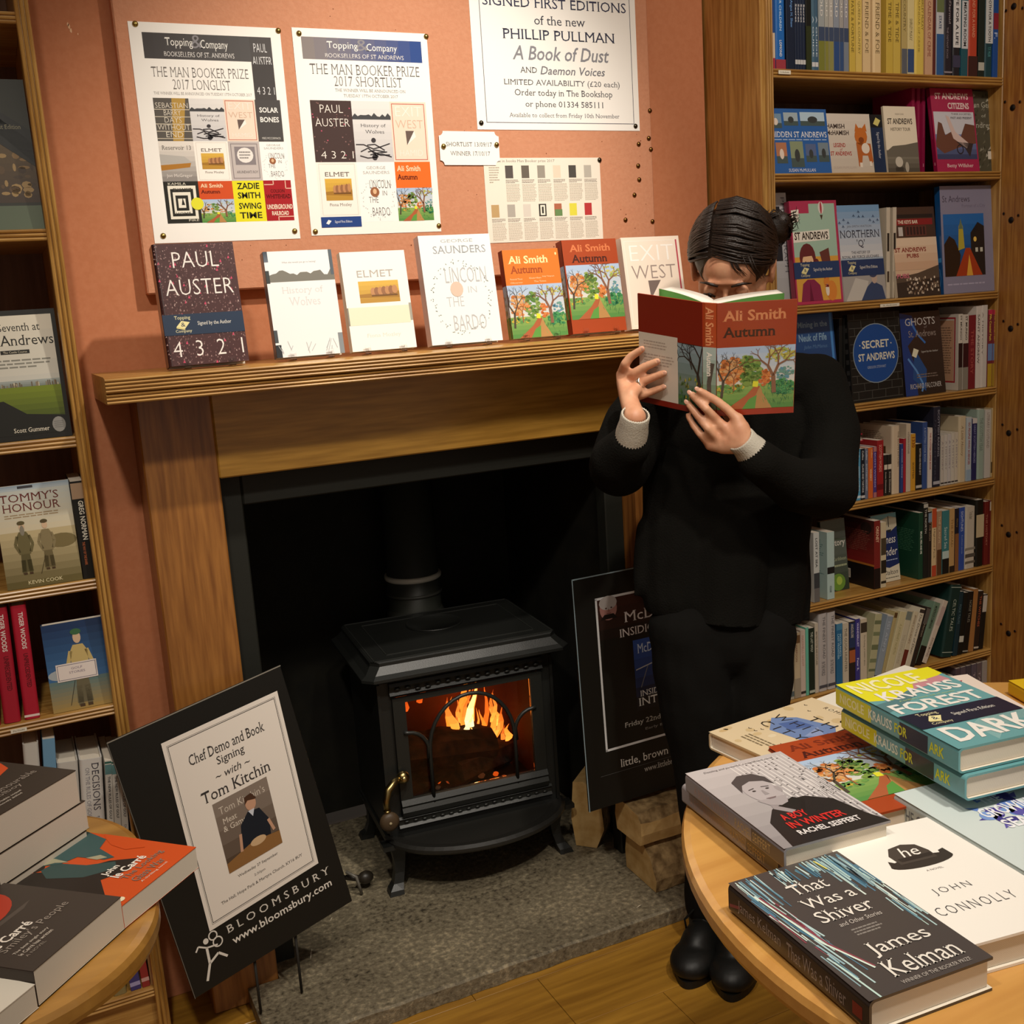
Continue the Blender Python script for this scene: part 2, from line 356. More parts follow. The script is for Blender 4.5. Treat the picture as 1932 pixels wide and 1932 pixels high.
def bandlogo(a, x0, y0, x1, y1, txt, navy='#20304f'):
    """navy shop band with the small book emblem and its lettering"""
    a.rect(x0, y0, x1, y1, navy, 9); w = x1-x0; h = y1-y0; cx = x0+w*.24; cy = y0+h*.5; k = a.w/a.h
    rw = w*.085
    a.poly([(cx-rw, cy-h*.1), (cx-rw*.2, cy+h*.18), (cx+rw, cy+h*.1), (cx+rw*.2, cy-h*.2)], '#f0e6a8', 11); a.poly([(cx-rw, cy-h*.1), (cx+rw*.2, cy-h*.2), (cx+rw*.2, cy-h*.27), (cx-rw, cy-h*.17)], '#d8cc88', 11)
    a.text('&', cx-rw*.3, cy-h*.1, cx+rw*.35, cy+h*.1, '#20304f', 'S', 12)
    a.text('Topping', cx-w*.1, cy+h*.2, cx+w*.1, cy+h*.42, '#e8dfb0', 'S', 11); a.text('Company', cx-w*.1, cy-h*.42, cx+w*.1, cy-h*.24, '#e8dfb0', 'S', 11)
    if txt: a.text(txt, x0+w*.42, cy-h*.12, x0+w*.84, cy+h*.12, '#e6e2d8', 'S', 11)

# ------------------------------------------------------------------ books
def book_M(o, ux, uz):
    ux = Vector(ux).normalized(); uz = Vector(uz); uz = (uz-ux*uz.dot(ux)).normalized(); uy = uz.cross(ux)
    M = Matrix((ux, uy, uz)).transposed().to_4x4(); M.translation = Vector(o); return M
def book(M, w, h, t, cov, label, front=None, spine=None, back=None, hard=True, group=None, spinecol=None, gloss=False, name=None, page=True):
    """local frame: spine at x=0, front cover on -y, height along z"""
    root = empty(name or ('hardback_book' if hard else 'paperback_book'), M); tag(root, label, 'book', group)
    th = .0028 if hard else .0007; r = min(t*.22, .007) if hard else min(.0012, t*.2); ov = .003 if hard else .0003
    def path(o_, rr):
        n = 5 if hard else 2; p = [(w, o_)]
        for i in range(n+1):
            A = -PI/2-PI/2*i/n; p.append((o_+rr+rr*math.cos(A), o_+rr+rr*math.sin(A)))
        for i in range(n+1):
            A = PI-PI/2*i/n; p.append((o_+rr+rr*math.cos(A), t-o_-rr+rr*math.sin(A)))
        p.append((w, t-o_)); return p
    out = path(0, r); inn = path(th, max(r-th, .0004)); b = MB(); n = len(out)
    lo = [(x, y, 0) for x, y in out]; hi = [(x, y, h) for x, y in out]; li = [(x, y, 0) for x, y in inn]; hn = [(x, y, h) for x, y in inn]
    vs = lo+hi+li+hn; fs = []; cs = []
    sc = spinecol or cov
    for i in range(n-1):
        c = sc if 1 <= i <= n-3 else cov
        b.add([lo[i], lo[i+1], hi[i+1], hi[i]], [(0, 1, 2, 3)], c); b.add([li[i], li[i+1], hn[i+1], hn[i]], [(3, 2, 1, 0)], '#e8e0d0')
        b.add([hi[i], hi[i+1], hn[i+1], hn[i]], [(0, 1, 2, 3)], cov); b.add([lo[i], lo[i+1], li[i+1], li[i]], [(3, 2, 1, 0)], cov)
    for k in (0, n-1): b.add([lo[k], li[k], hn[k], hi[k]], [(0, 1, 2, 3)], cov)
    mt = M_GLOSS if gloss else M_PRINT
    b.build('cover', mt, root)
    if page:
        q = MB(); q.bbox(th+.0005, w-ov, th+.0001, t-th-.0001, ov, h-ov, min(.0006, t*.1)); q.build('page_block', M_PAGE, root)
    if front:
        a = Art(w, h); front(a); a.build(root, None, mt)
    if spine:
        a = Art(t, h); spine(a); a.build(root, Matrix(((0, 1, 0, 0), (-1, 0, 0, t), (0, 0, 1, 0), (0, 0, 0, 1))) @ Matrix.Translation((0, 0, 0)), mt, 'spine_print')
    if back:
        a = Art(w, h); back(a); a.build(root, Matrix(((-1, 0, 0, w), (0, -1, 0, t), (0, 0, 1, 0), (0, 0, 0, 1))), mt, 'back_print')
    return root

# ================================================================== ROOM SHELL
WY = 2.36                                    # face of the chimney-breast wall
fl = empty('floor'); fl['kind'] = 'structure'
for i in range(17):
    y0 = -.6+i*.185; b = MB(); sh = random.Random(i).uniform(-.5, .5)
    b.bbox(-1.4+sh*0, 1.15 + sh, y0+.0006, y0+.1844, -.02, 0, .0008); b.bbox(1.1512+sh, 3.2, y0+.0006, y0+.1844, -.02, 0, .0008)
    b.build('floor_board', M_FLOOR, fl)
solid('wall_subfloor', plain('subfloor', '#2a1c10'), (-1.4, 3.2, -.6, 3.2, -.06, -.021), 'structure')
w = MB(); w.box(.142, .36, WY, 2.98, 0, 2.95); w.box(.36, 1.40, WY, 2.98, 1.205, 2.95); w.box(1.40, 1.706, WY, 2.98, 0, 2.95)
w.build('wall_back', M_WALL)['kind'] = 'structure'
solid('wall_left', M_WALL, (-1.45, -1.4, -.6, 3.1, 0, 2.95), 'structure')
solid('wall_alcove_left', M_WALL, (-1.4, .14, 2.56, 2.62, 0, 2.95), 'structure')
solid('wall_alcove_right', M_WALL, (1.708, 3.2, 2.44, 2.5, 0, 2.95), 'structure')
solid('wall_right', M_WALL, (3.2, 3.25, -.6, 3.1, 0, 2.95), 'structure')
# recess behind the stove
rc = MB(); rc.box(.30, .359, 2.40, 3.06, .035, 1.5); rc.box(1.401, 1.46, 2.40, 3.06, .035, 1.5); rc.box(.30, 1.46, 3.0, 3.06, .035, 1.5)
w2 = MB(); w2.box(.361, .40, WY+.03, 2.99, .036, 1.2); w2.box(1.36, 1.399, WY+.03, 2.99, .036, 1.2); w2.box(.361, 1.399, 2.983, 3.02, .036, 1.2); w2.box(.361, 1.399, WY+.03, 3.0, 1.16, 1.2)
w2.build('wall_recess', M_SOOT)['kind'] = 'structure'
fr = MB(); fr.bbox(.383, .435, 2.30, 2.345, .037, 1.184, .003); fr.bbox(1.325, 1.377, 2.30, 2.345, .037, 1.184, .003); fr.bbox(.4355, 1.3245, 2.30, 2.345, 1.115, 1.184, .003)
fr.build('trim_1', M_STEEL)['kind'] = 'structure'
# paint chips on the wall by the left bookcase
ch = MB()
for (px, py, r) in [(130, 50, .006), (134, 58, .005), (147, 64, .0025), (128, 46, .004)]:
    p = at_y(px, py, WY); ch.add([(p.x+r*.5*math.cos(a)*random.uniform(.6, 1), WY-.0004, p.z+r*math.sin(a)*random.uniform(.7, 1.1)) for a in [k*PI/3.5 for k in range(7)]], [tuple(range(7))], '#f0c49c')
tag(ch.build('paint_chips', M_PAPER), 'small pale chips in the orange paint beside the left bookcase', 'paint chips', kind='stuff')

# ------------------------------------------------------------------ pinboard
PB_Y = 2.325
pb = MB(); pb.bbox(.297, 1.522, PB_Y, WY-.001, 1.567, 2.9, .003)
pbo = pb.build('pinboard', M_PINB); tag(pbo, 'terracotta painted pinboard over the mantel, dotted with pin holes', 'pinboard')
ph = MB(); R = random.Random(4)
for _ in range(150):
    x = R.uniform(.31, 1.5); z = R.uniform(1.58, 2.3); r = R.uniform(.0008, .0017)
    ph.add([(x+r*math.cos(a), PB_Y-.0003, z+r*math.sin(a)) for a in [k*PI/3 for k in range(6)]], [(0, 1, 2, 3, 4, 5)], '#7a4022')
o = ph.build('pin_holes', M_MATTE, pbo); o['kind'] = 'stuff'
jt = MB(); jt.box(1.5215, 1.5235, PB_Y-.001, PB_Y+.002, 1.567, 2.9); 
# ------------------------------------------------------------------ reeded edging helper
def reeds(y, z0, z1, n, d=.006):
    """profile (y,z) of n half-round reeds facing -y"""
    pts = []; h = (z1-z0)/n
    for k in range(n):
        for i in range(5):
            a = -PI/2+PI*i/4; pts.append((y-d*math.cos(a)*.9, z0+h*(k+.5)+h*.46*math.sin(a)))
    return pts
# ------------------------------------------------------------------ fireplace surround
HT = .04
fs = empty('fireplace_surround', loc=(.88, 2.24, HT)); tag(fs, 'oak fireplace surround with reeded mantel shelf above the black stove recess', 'fireplace')
def child(mb, name, mat, root):
    """mesh given in world space, parented under a root Empty"""
    o = mb.build(name, mat); o.parent = root; o.matrix_parent_inverse = root.matrix_basis.inverted(); return o
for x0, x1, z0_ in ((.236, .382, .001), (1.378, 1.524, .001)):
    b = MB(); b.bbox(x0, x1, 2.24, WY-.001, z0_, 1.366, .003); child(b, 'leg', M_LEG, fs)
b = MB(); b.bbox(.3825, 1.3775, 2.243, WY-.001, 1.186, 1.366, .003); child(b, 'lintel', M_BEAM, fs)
b = MB(); pr = reeds(2.088, 1.367, 1.387, 3)+reeds(2.082, 1.388, 1.415, 4)
b.prism(pr+[(2.1, 1.417), (WY-.001, 1.417), (WY-.001, 1.367)], 'x', .172, 1.588); child(b, 'mantel_shelf', M_PINE_X, fs)
MZ = 1.417
# ------------------------------------------------------------------ hearth
b = MB(); R = random.Random(1); N = 36; fr_ = []
def hy(i): return 2.012+R.uniform(-.002, .002)
x0, x1 = .312, 1.46
pts_t = [(x0+(x1+.0-x0)*i/N, hy(i)+.004) for i in range(N+1)]; pts_b = [(p[0], p[1]-.004) for p in pts_t]
rs = [[(p[0], p[1], .001) for p in pts_b]+[(x1, 2.238, .001), (1.376, 2.238, .001), (1.376, 2.9, .001), (.384, 2.9, .001), (.384, 2.238, .001), (x0, 2.238, .001)], [(p[0], p[1], HT-.004) for p in pts_b]+[(x1, 2.238, HT-.004), (1.376, 2.238, HT-.004), (1.376, 2.9, HT-.004), (.384, 2.9, HT-.004), (.384, 2.238, HT-.004), (x0, 2.238, HT-.004)], [(p[0], p[1]+.002, HT) for p in pts_t]+[(x1, 2.238, HT), (1.376, 2.238, HT), (1.376, 2.9, HT), (.384, 2.9, HT), (.384, 2.238, HT), (x0, 2.238, HT)]]
b.rings(rs); o = b.build('hearth_slab', M_HEARTH); tag(o, 'rough dark slate hearth slab in front of the stove', 'hearth')
o = MB(); 
for (px, py, a, l) in [(1205, 1711, .3, .012), (587, 1801, 1.2, .022), (625, 1735, 1.0, .01)]:
    p = at_z(px, py, HT); v = Vector((math.cos(a), math.sin(a), 0))*l; n = Vector((-v.y, v.x, 0))*.12
    o.add([p-v-n*.3+Vector((0, 0, .0012)), p-v*.2-n+Vector((0, 0, .002)), p+v+Vector((0, 0, .0012)), p+v*.2+n+Vector((0, 0, .002))], [(0, 1, 2, 3)], '#d8ccb4')
tag(o.build('wood_splinters', M_MATTE), 'pale wood splinters lying on the slate hearth', 'splinters', kind='stuff')

# ------------------------------------------------------------------ bookcases
def bookcase(label, x0, x1, yf, yb, shelves, zt, lefttrim, righttrim, mx, mz, th=.022, kick=None):
    root = empty('bookcase', loc=((x0+x1)/2, yf, 0)); tag(root, label, 'bookcase')
    b = MB(); b.bbox(x0, x0+.02, yf+.003, yb, 0.001, zt, .002); child(b, 'side_panel', mz, root)
    b = MB(); b.bbox(x1-.02, x1, yf+.003, yb, 0.001, zt, .002); child(b, 'side_panel', mz, root)
    b = MB(); b.box(x0+.0205, x1-.0205, yb-.008, yb, .001, zt); child(b, 'back_panel', M_SHELFBACK, root)
    for z in shelves:
        b = MB(); b.prism(reeds(yf+.006, z-th, z, 3, .005)+[(yb-.0085, z), (yb-.0085, z-th)], 'x', x0+.0205, x1-.0205); child(b, 'shelf', mx, root)
    for (a, c) in (lefttrim, righttrim):
        if a is None: continue
        h = (c-a)/3; pts = []
        for k in range(3):
            for i in range(5):
                t = -PI/2+PI*i/4; pts.append((a+h*(k+.5)+h*.46*math.sin(t), yf-.006*math.cos(t)))
        b = MB(); b.prism(pts+[(c, yf+.0025), (a, yf+.0025)], 'z', .001, zt); child(b, 'reeded_trim', mz, root)
    return root
LYF = 2.2
LS = [.135, .44, .767, 1.027, 1.308, 1.692, 2.066, 2.42]
lb = bookcase('tall pine bookcase at the left edge, with reeded front edges', -.86, .141, LYF, 2.552, LS, 2.7, (-.86, -.835), (.116, .141), M_PINE_X, M_PINE_Z)
b = MB(); b.box(-.838, .12, LYF+.02, LYF+.035, .001, .112); child(b, 'plinth', M_PINE_X, lb)
RYF = 2.14
RS = [.13, .421, .674, .929, 1.188, 1.451, 1.768, 2.007, 2.33]
rb = bookcase('tall pine bookcase in the right alcove behind the reader', 1.712, 2.5305, RYF, 2.436, RS, 2.7, (1.724, 1.744), (None, None), M_PINE_X, M_PINE_Z)
# right-hand unit seen side-on, with peg holes
ru = empty('bookcase', loc=(2.52, 1.8, 0)); tag(ru, 'side panel of the next pine bookcase at the right edge, drilled with shelf-peg holes', 'bookcase')
b = MB(); b.bbox(2.5105, 2.5305, 1.35, RYF+.002, .001, 2.7, .002); child(b, 'side_panel', wood('pine_side', '#8a5520', '#b07c38', 'z', 1.3, .45, .15, 0), ru)
b = MB(); b.bbox(2.531, 2.85, 1.35, 1.372, .001, 2.7, .002); child(b, 'front_stile', M_PINE_Z, ru)
for k, pts in enumerate([((1897, 192), (1925, 192), (1911, 203)), ((1894.6, 402.8), (1922, 406), (1908, 415)), ((1894, 605.6), (1921, 611.5), (1907, 620)), ((1892, 801), (1920, 810), (1903.5, 817)), ((1891, 991), (1919, 1004), (1903, 1008.5)), ((1889.5, 1177), (1915.5, 1190.6), (1903, 1195)), ((1899, 20), (1930, 15), (1913, 12))]):
    b = MB()
    for j, (px, py) in enumerate(pts):
        v = ray(px, py); p = CAM_P+v*(2.5105/v.x); r = .0068 if j == 2 else .0036
        b.lathe([(r, 0), (r*1.25, .0005), (r*1.25, .0012)], 14, (0, 0, 0), '#7a4a1c' if j < 2 else '#2a1608', Matrix.Translation(p) @ Matrix.Rotation(-PI/2, 4, 'Y'))
        b.lathe([(.0001, .0013), (r*.85, .0013), (r*.85, .0014)], 14, (0, 0, 0), '#140a04', Matrix.Translation(p) @ Matrix.Rotation(-PI/2, 4, 'Y'))
    child(b, 'peg_hole', M_MATTE, ru)

# ================================================================== STOVE
ST = Matrix.Translation((.985, 2.60, HT)) @ Matrix.Rotation(math.radians(-5), 4, 'Z')
sv = empty('wood_stove', ST); tag(sv, 'black cast-iron wood stove with arched glass door and a lit fire', 'stove')
IR = '#1b1c1a'
def part(mb, name, mat=M_IRON, parent=None, **k): return mb.build(name, mat, parent or sv)
def rr(hx, y0, y1, z, c=.02):   # chamfered rectangle ring
    return [(-hx+c, y0, z), (hx-c, y0, z), (hx, y0+c, z), (hx, y1-c, z), (hx-c, y1, z), (-hx+c, y1, z), (-hx, y1-c, z), (-hx, y0+c, z)]
b = MB(); b.col = IR     # body as shell: back, sides, top, bottom and front frame with a window opening
zb, ztp = .14, .565; hx = .235; yf, yb_ = -.165, .17
b.box(-hx, -hx+.02, yf+.02, yb_, zb, ztp); b.box(hx-.02, hx, yf+.02, yb_, zb, ztp); b.box(-hx+.02, hx-.02, yb_-.02, yb_, zb, ztp); b.box(-hx+.02, hx-.02, yf+.02, yb_-.02, zb, zb+.02); b.box(-hx+.02, hx-.02, yf+.02, yb_-.02, ztp-.02, ztp)
b.box(-hx, -.195, yf, yf+.02, zb, ztp); b.box(.195, hx, yf, yf+.02, zb, ztp); b.box(-.195, .195, yf, yf+.02, .515, ztp); b.box(-.195, .195, yf, yf+.02, zb, .215)
for s_ in (-1, 1):
    for k in range(3): b.prism([(s_*(hx-.004)-.004, yf-.006), (s_*(hx-.004)+.004, yf-.006), (s_*(hx-.004)+.004, yf), (s_*(hx-.004)-.004, yf)], 'z', zb+.01, ztp-.01) if k == 0 else None
part(b, 'stove_body')
b = MB(); b.col = IR     # top plate with stepped ogee rim
b.rings([rr(.243, -.185, .185, .562), rr(.262, -.205, .2, .572), rr(.275, -.218, .212, .577, .025), rr(.275, -.218, .212, .584, .025), rr(.262, -.206, .2, .592), rr(.25, -.195, .19, .606), rr(.247, -.192, .187, .61), rr(.247, -.192, .187, .618), rr(.243, -.188, .183, .621, .01)])
part(b, 'top_plate')
b = MB(); b.col = '#2b2c29'   # raised outline on the top
def edge_rim(x0, y0, x1, y1, z, w_=.0022):
    b.box(x0, x1, y0, y0+w_, z, z+.0016); b.box(x0, x1, y1-w_, y1, z, z+.0016); b.box(x0, x0+w_, y0, y1, z, z+.0016); b.box(x1-w_, x1, y0, y1, z, z+.0016)
edge_rim(-.238, -.183, .238, .178, .621); edge_rim(-.198, -.145, .2, .142, .621); part(b, 'top_moulding')
b = MB(); b.lathe([(.07, .6205), (.078, .6205), (.078, .624), (.074, .6255), (.0735, .623), (.001, .623)], 40, (-.012, .06, 0), IR); part(b, 'hotplate_disc')
b = MB(); b.col = IR     # cast frieze band under the top
b.prism([(yf-.012, .54), (yf-.016, .548), (yf-.012, .556), (yf-.0005, .556), (yf-.0005, .52), (yf-.01, .52), (yf-.015, .525), (yf-.01, .532), (yf-.01, .54)], 'x', -.205, .205)
R = random.Random(2)
for k in range(15):
    x = -.185+k*.0265; b.ell((x, yf-.0165, .5375+R.uniform(-.004, .004)), (.008, .003, .0035), 8, 5)
part(b, 'frieze')
# door
dr = MB(); dr.col = '#1e1f1c'; y1 = yf-.0005; y0 = yf-.014
dr.box(-.2, -.168, y0, y1, .2, .515); dr.box(.168, .2, y0, y1, .2, .515); dr.box(-.168, .168, y0, y1, .503, .515)
dr.prism([(y0-.006, .2), (y0-.012, .215), (y0-.006, .226), (y0-.01, .232), (y0-.002, .245), (y1, .245), (y1, .2)], 'x', -.2, .2)
def arch(pts, r=.0052): dr.tube([(x, y0-.002, z) for x, z in pts], r, 8)
ar = [(.115*math.cos(a), .36+.135*math.sin(a)) for a in [PI*k/16 for k in range(17)]]
arch([(.115, .225)]+ar+[(-.115, .225)])
arch([(-.12, .345)]+[(-.168+.052*math.cos(a), .362+.06*math.sin(a)) for a in [PI/2*k/6 for k in range(1, 7)]]+[(-.178, .424)])
arch([(.12, .345)]+[(.168-.052*math.cos(a), .362+.06*math.sin(a)) for a in [PI/2*k/6 for k in range(1, 7)]]+[(.178, .424)])
do = part(dr, 'door')
b = MB(); b.box(-.1675, .1675, yf-.006, yf-.003, .2455, .5025); b.build('glass_pane', M_GLASS, do)
b = MB(); b.col = '#1e1f1c'
b.prism([(yf-.012, .165), (yf-.018, .172), (yf-.012, .178), (yf-.012, .19), (yf-.018, .195), (yf-.012, .2), (yf-.0005, .2), (yf-.0005, .165)], 'x', -.21, .21)
for k in range(17): b.ell((-.19+k*.0238, yf-.0145, .184+R.uniform(-.002, .002)), (.007, .003, .003), 8, 5)
part(b, 'lower_frieze')
# handle
b = MB(); b.col = '#a08c5c'; hxp = -.2
hz = .042; hxp -= .014
b.tube([(hxp+.018, y0-.012, .272+hz), (hxp-.006, y0-.03, .271+hz), (hxp-.026, y0-.042, .258+hz), (hxp-.034, y0-.046, .235+hz), (hxp-.034, y0-.046, .205+hz)], [.008, .0095, .0105, .009, .0075], 12)
b.ell((hxp+.02, y0-.016, .272+hz), (.017, .014, .017), 16, 8); b.ell((hxp+.02, y0-.03, .272+hz), (.009, .006, .009), 12, 6, '#c0aa74')
b.lathe([(.005, .0), (.009, .006), (.0095, .01)], 12, (0, 0, 0), None, Matrix.Translation((hxp-.034, y0-.046, .199+hz)))
hn = part(b, 'door_handle', M_METAL)
b = MB(); kz = .179+hz; b.lathe([(.004, -.012), (.018, -.01), (.025, -.002), (.025, .003), (.017, .011), (.004, .012)], 20, (0, 0, 0), '#4a3a28', Matrix.Translation((hxp-.031, y0-.048, kz)) @ Matrix.Rotation(PI/2, 4, 'X')); b.ell((hxp-.031, y0-.061, kz), (.004, .002, .004), 8, 4, '#a89878'); b.build('wooden_knob', M_PRINT, hn)
# ash lip: half-oval tray
b = MB(); b.col = '#201f1c'; n = 28
def half(a, bb, z, yc=yf+.01): return [(a*math.cos(PI+PI*k/n), yc+bb*math.sin(PI+PI*k/n), z) for k in range(n+1)]
b.rings([half(.215, .13, .118), half(.238, .155, .13), half(.247, .165, .139), half(.247, .165, .146), half(.238, .156, .152), half(.228, .146, .147), half(.2, .12, .141)], None, True)
part(b, 'ash_lip')
b = MB(); b.col = IR; b.box(-.24, .24, yf-.02, yb_, .118, .139); b.box(-.262, -.215, yf-.04, yf, .13, .142); b.box(.215, .262, yf-.04, yf, .13, .142); part(b, 'base_plate')
for sx in (-1, 1):
    for sy in (-1, 1):
        yy = -.165 if sy < 0 else .14
        b = MB(); b.col = IR; rs = []
        for (dx, z, hw) in [(0, .13, .022), (-.004, .11, .017), (-.006, .08, .014), (-.003, .05, .0125), (.004, .025, .013), (.012, .012, .017), (.014, .0005, .019)]:
            cx = sx*(.222+dx); cy = yy+sy*dx; rs.append([(cx-hw, cy-hw, z), (cx+hw, cy-hw, z), (cx+hw, cy+hw, z), (cx-hw, cy+hw, z)])
        b.rings(rs[::-1]); part(b, 'leg')
# fire box: brick lining, logs, flames
b = MB(); b.box(-.21, .21, .12, .145, .162, .54, '#6a3418'); b.box(-.214, -.2, -.12, .12, .162, .54, '#5a2c16'); b.box(.2, .214, -.12, .12, .162, .54, '#5a2c16'); b.box(-.2, .2, -.13, .12, .162, .18, '#2a1a10')
b.build('fire_brick_lining', M_MATTE, sv)
def log(p, q, r, seed, col='#3a2010', n=12):
    R = random.Random(seed); p = Vector(p); q = Vector(q); t = (q-p).normalized(); u = t.orthogonal().normalized(); w_ = t.cross(u); rs = []
    ph_ = [R.uniform(.75, 1.1) for _ in range(n)]
    for i in range(7):
        c = p.lerp(q, i/6); rs.append([c+(u*math.cos(2*PI*k/n)+w_*math.sin(2*PI*k/n))*r*ph_[k]*R.uniform(.92, 1.05) for k in range(n)])
    m_ = MB(); m_.rings(rs, col, True); return m_
M_EMBER = plain('charred_log', '#1c0e06', .9, .8, 30, .2, '#4a2410')
log((-.18, -.04, .3), (.1, .03, .245), .075, 3).build('burning_log', M_EMBER, sv); log((-.02, -.05, .225), (.17, .05, .215), .04, 5).build('burning_log', M_EMBER, sv); log((-.17, -.06, .215), (-.02, .06, .21), .04, 6).build('burning_log', M_EMBER, sv)
def flame_mat():
    m, nt, b = newmat('flame'); N = nt.nodes; L = nt.links; a = N.new('ShaderNodeAttribute'); a.attribute_name = 'Col'
    b.inputs['Base Color'].default_value = (0, 0, 0, 1); L.new(a.outputs['Color'], b.inputs['Emission Color']); b.inputs['Emission Strength'].default_value = 2.6
    return m
M_FLAME = flame_mat()
R = random.Random(11)
def flame(x, y, z, h, w_, lean, c0, c1):
    m_ = MB(); rs = []; n = 8; a, bq = lin(c0), lin(c1)
    prof = [(.55, 0), (.95, .12), (1, .28), (.75, .5), (.42, .72), (.16, .9), (.03, 1)]
    ring = []
    for i, (rr_, t) in enumerate(prof):
        cx = x+lean*t+math.sin(t*7+x*40)*.006; ring.append([(cx+rr_*w_*math.cos(2*PI*k/n), y+rr_*w_*.5*math.sin(2*PI*k/n), z+h*t) for k in range(n)])
    for i in range(len(ring)-1): 
        t = i/(len(ring)-2); m_.rings(ring[i:i+2], tuple(a[k]*(1-t)+bq[k]*t for k in range(3)), False, None, True)
    m_.build('flame', M_FLAME, sv)
FL = [(.05, .02, .30, .15, .013, .03, '#fff0b0', '#f7953a'), (.035, .0, .285, .08, .012, .02, '#fff8d0', '#ffb850'), (.06, .0, .27, .06, .009, -.012, '#fff4c8', '#f8a040'), (.095, .0, .275, .022, .007, .006, '#ffe08a', '#e8802c')]
for k in range(26):
    x = R.uniform(.0, .165); t = abs(x-.075)/.09; FL.append((x, R.uniform(.0, .10), R.uniform(.2, .33), R.uniform(.08, .2)*(1-.45*t), R.uniform(.006, .013), R.uniform(-.02, .045), R.choice(['#f09038', '#e07a28', '#f8a848', '#c85c18']), R.choice(['#a8420f', '#8a300a', '#c8641c'])))
for k in range(12): FL.append((R.uniform(-.07, .09), R.uniform(.06, .1), R.uniform(.44, .475), R.uniform(.025, .05), R.uniform(.014, .028), R.uniform(-.03, .03), R.choice(['#f8b050', '#ffd078', '#f09038']), R.choice(['#ffe0a0', '#f8a040'])))
for k in range(6): FL.append((R.uniform(-.17, -.06), R.uniform(.04, .1), R.uniform(.36, .42), R.uniform(.04, .09), R.uniform(.006, .012), R.uniform(.0, .03), '#a8420f', '#6a2008'))
for q in FL: flame(*q)
b = MB()
for _ in range(60):
    x = R.uniform(-.16, .19); y = R.uniform(-.1, .1); r = R.uniform(.004, .011); b.ell((x, y, .18+r*.5+R.uniform(0, .012)), (r, r, r*.7), 6, 4, R.choice(['#2a1408', '#57200a', '#8a3208', '#c25a12', '#1a100a']))
o = b.build('embers', M_FLAME, sv); o['kind'] = 'stuff'
# flue
fc = at_y(779, 1090, 2.86); fp = empty('flue_pipe', loc=(fc.x, 2.86, .5)); tag(fp, 'black flue pipe with a chrome ring rising behind the stove', 'flue pipe')
zr = fc.z; b = MB(); b.lathe([(.077, .45), (.077, zr+.008), (.075, zr+.009), (.075, 1.155)], 32, (fc.x, 2.86, 0), '#383a34'); child(b, 'pipe', M_IRON, fp)
b = MB(); b.lathe([(.077, zr), (.0815, zr+.003), (.083, zr+.009), (.0815, zr+.015), (.076, zr+.016)], 40, (fc.x, 2.86, 0), '#dcd6c6'); child(b, 'chrome_ring', M_GLOSS, fp)
b = MB(); b.lathe([(.077, zr-.045), (.0815, zr-.043), (.0815, zr-.038), (.077, zr-.036)], 40, (fc.x, 2.86, 0), '#4a4a44'); child(b, 'lower_ring', M_IRON, fp)
b = MB(); b.lathe([(.084, .46), (.084, zr-.1), (.078, zr-.085)], 32, (fc.x, 2.86, 0), '#34352f'); child(b, 'collar', M_IRON, fp)
# fire tools half hidden beside the showcard
kp = at_z(690, 1655, HT+.035); b = empty('fire_poker', loc=(kp.x, kp.y, HT)); tag(b, 'dark fire poker lying behind the left black showcard, only its knob showing', 'fire poker')
k_ = MB(); k_.ell(kp, (.021, .017, .017), 14, 8, '#2a241c'); k_.tube([kp+Vector((-.012, .0, 0)), kp+Vector((-.05, .01, .01))], [.009, .007], 10, '#2a241c'); child(k_, 'knob', M_IRON, b)
k_ = MB(); k_.tube([kp+Vector((-.05, .01, .01)), kp+Vector((-.1, .03, .05)), kp+Vector((-.16, .12, .25))], .004, 8, '#22201c'); child(k_, 'rod', M_IRON, b)
k_ = MB(); k_.tube([kp+Vector((-.02, -.02, -.03)), kp+Vector((-.03, -.02, .02)), kp+Vector((-.05, .0, .03))], .004, 8, '#6a655c'); child(k_, 'hook', M_IRON, b)
# ------------------------------------------------------------------ split logs
def split_log(label, prof, p, direction, length, seed, bark, up=.0):
    """prof: outline in (side, height); bark = indices of the outline that are bark"""
    R = random.Random(seed); d_ = Vector(direction).normalized(); s_ = Vector((0, 0, 1)).cross(d_).normalized()*-1; M_ = Matrix((s_, d_, Vector((0, 0, 1)))).transposed().to_4x4(); M_.translation = Vector(p)
    root = empty('firewood_log', M_); tag(root, label, 'log'); n = len(prof); K = 9
    J = [[(prof[i][0]+(R.uniform(-.0035, .0035) if bark[i] else R.uniform(-.001, .001)), length*k/(K-1), max(.0005, prof[i][1]+(R.uniform(-.0035, .0035) if bark[i] else 0))) for i in range(n)] for k in range(K)]
    bb = MB(); cc = MB()
    for k in range(K-1):
        for i in range(n):
            j = (i+1) % n; (bb if bark[i] and bark[j] else cc).add([J[k][i], J[k][j], J[k+1][j], J[k+1][i]], [(0, 1, 2, 3)], '#6b5436')
    cc.add(J[0], [tuple(range(n))], '#b8945a'); cc.add(J[-1], [tuple(range(n-1, -1, -1))], '#b8945a')
    bb.build('bark', M_BARK, root); cc.build('split_wood', M_CUTWOOD, root)
def arc(r, a0, a1, n, cx=0, cz=0, k=1): return [(cx+r*math.cos(math.radians(a0+(a1-a0)*i/n)), cz+k*r*math.sin(math.radians(a0+(a1-a0)*i/n))) for i in range(n+1)]
g0 = at_z(1238, 1680, HT); g1 = at_z(1172, 1600, HT)
pf = [(.0, .005), (.075, .002), (.115, .0)]+arc(.088, 10, 175, 9, .03, .03, 1.15)
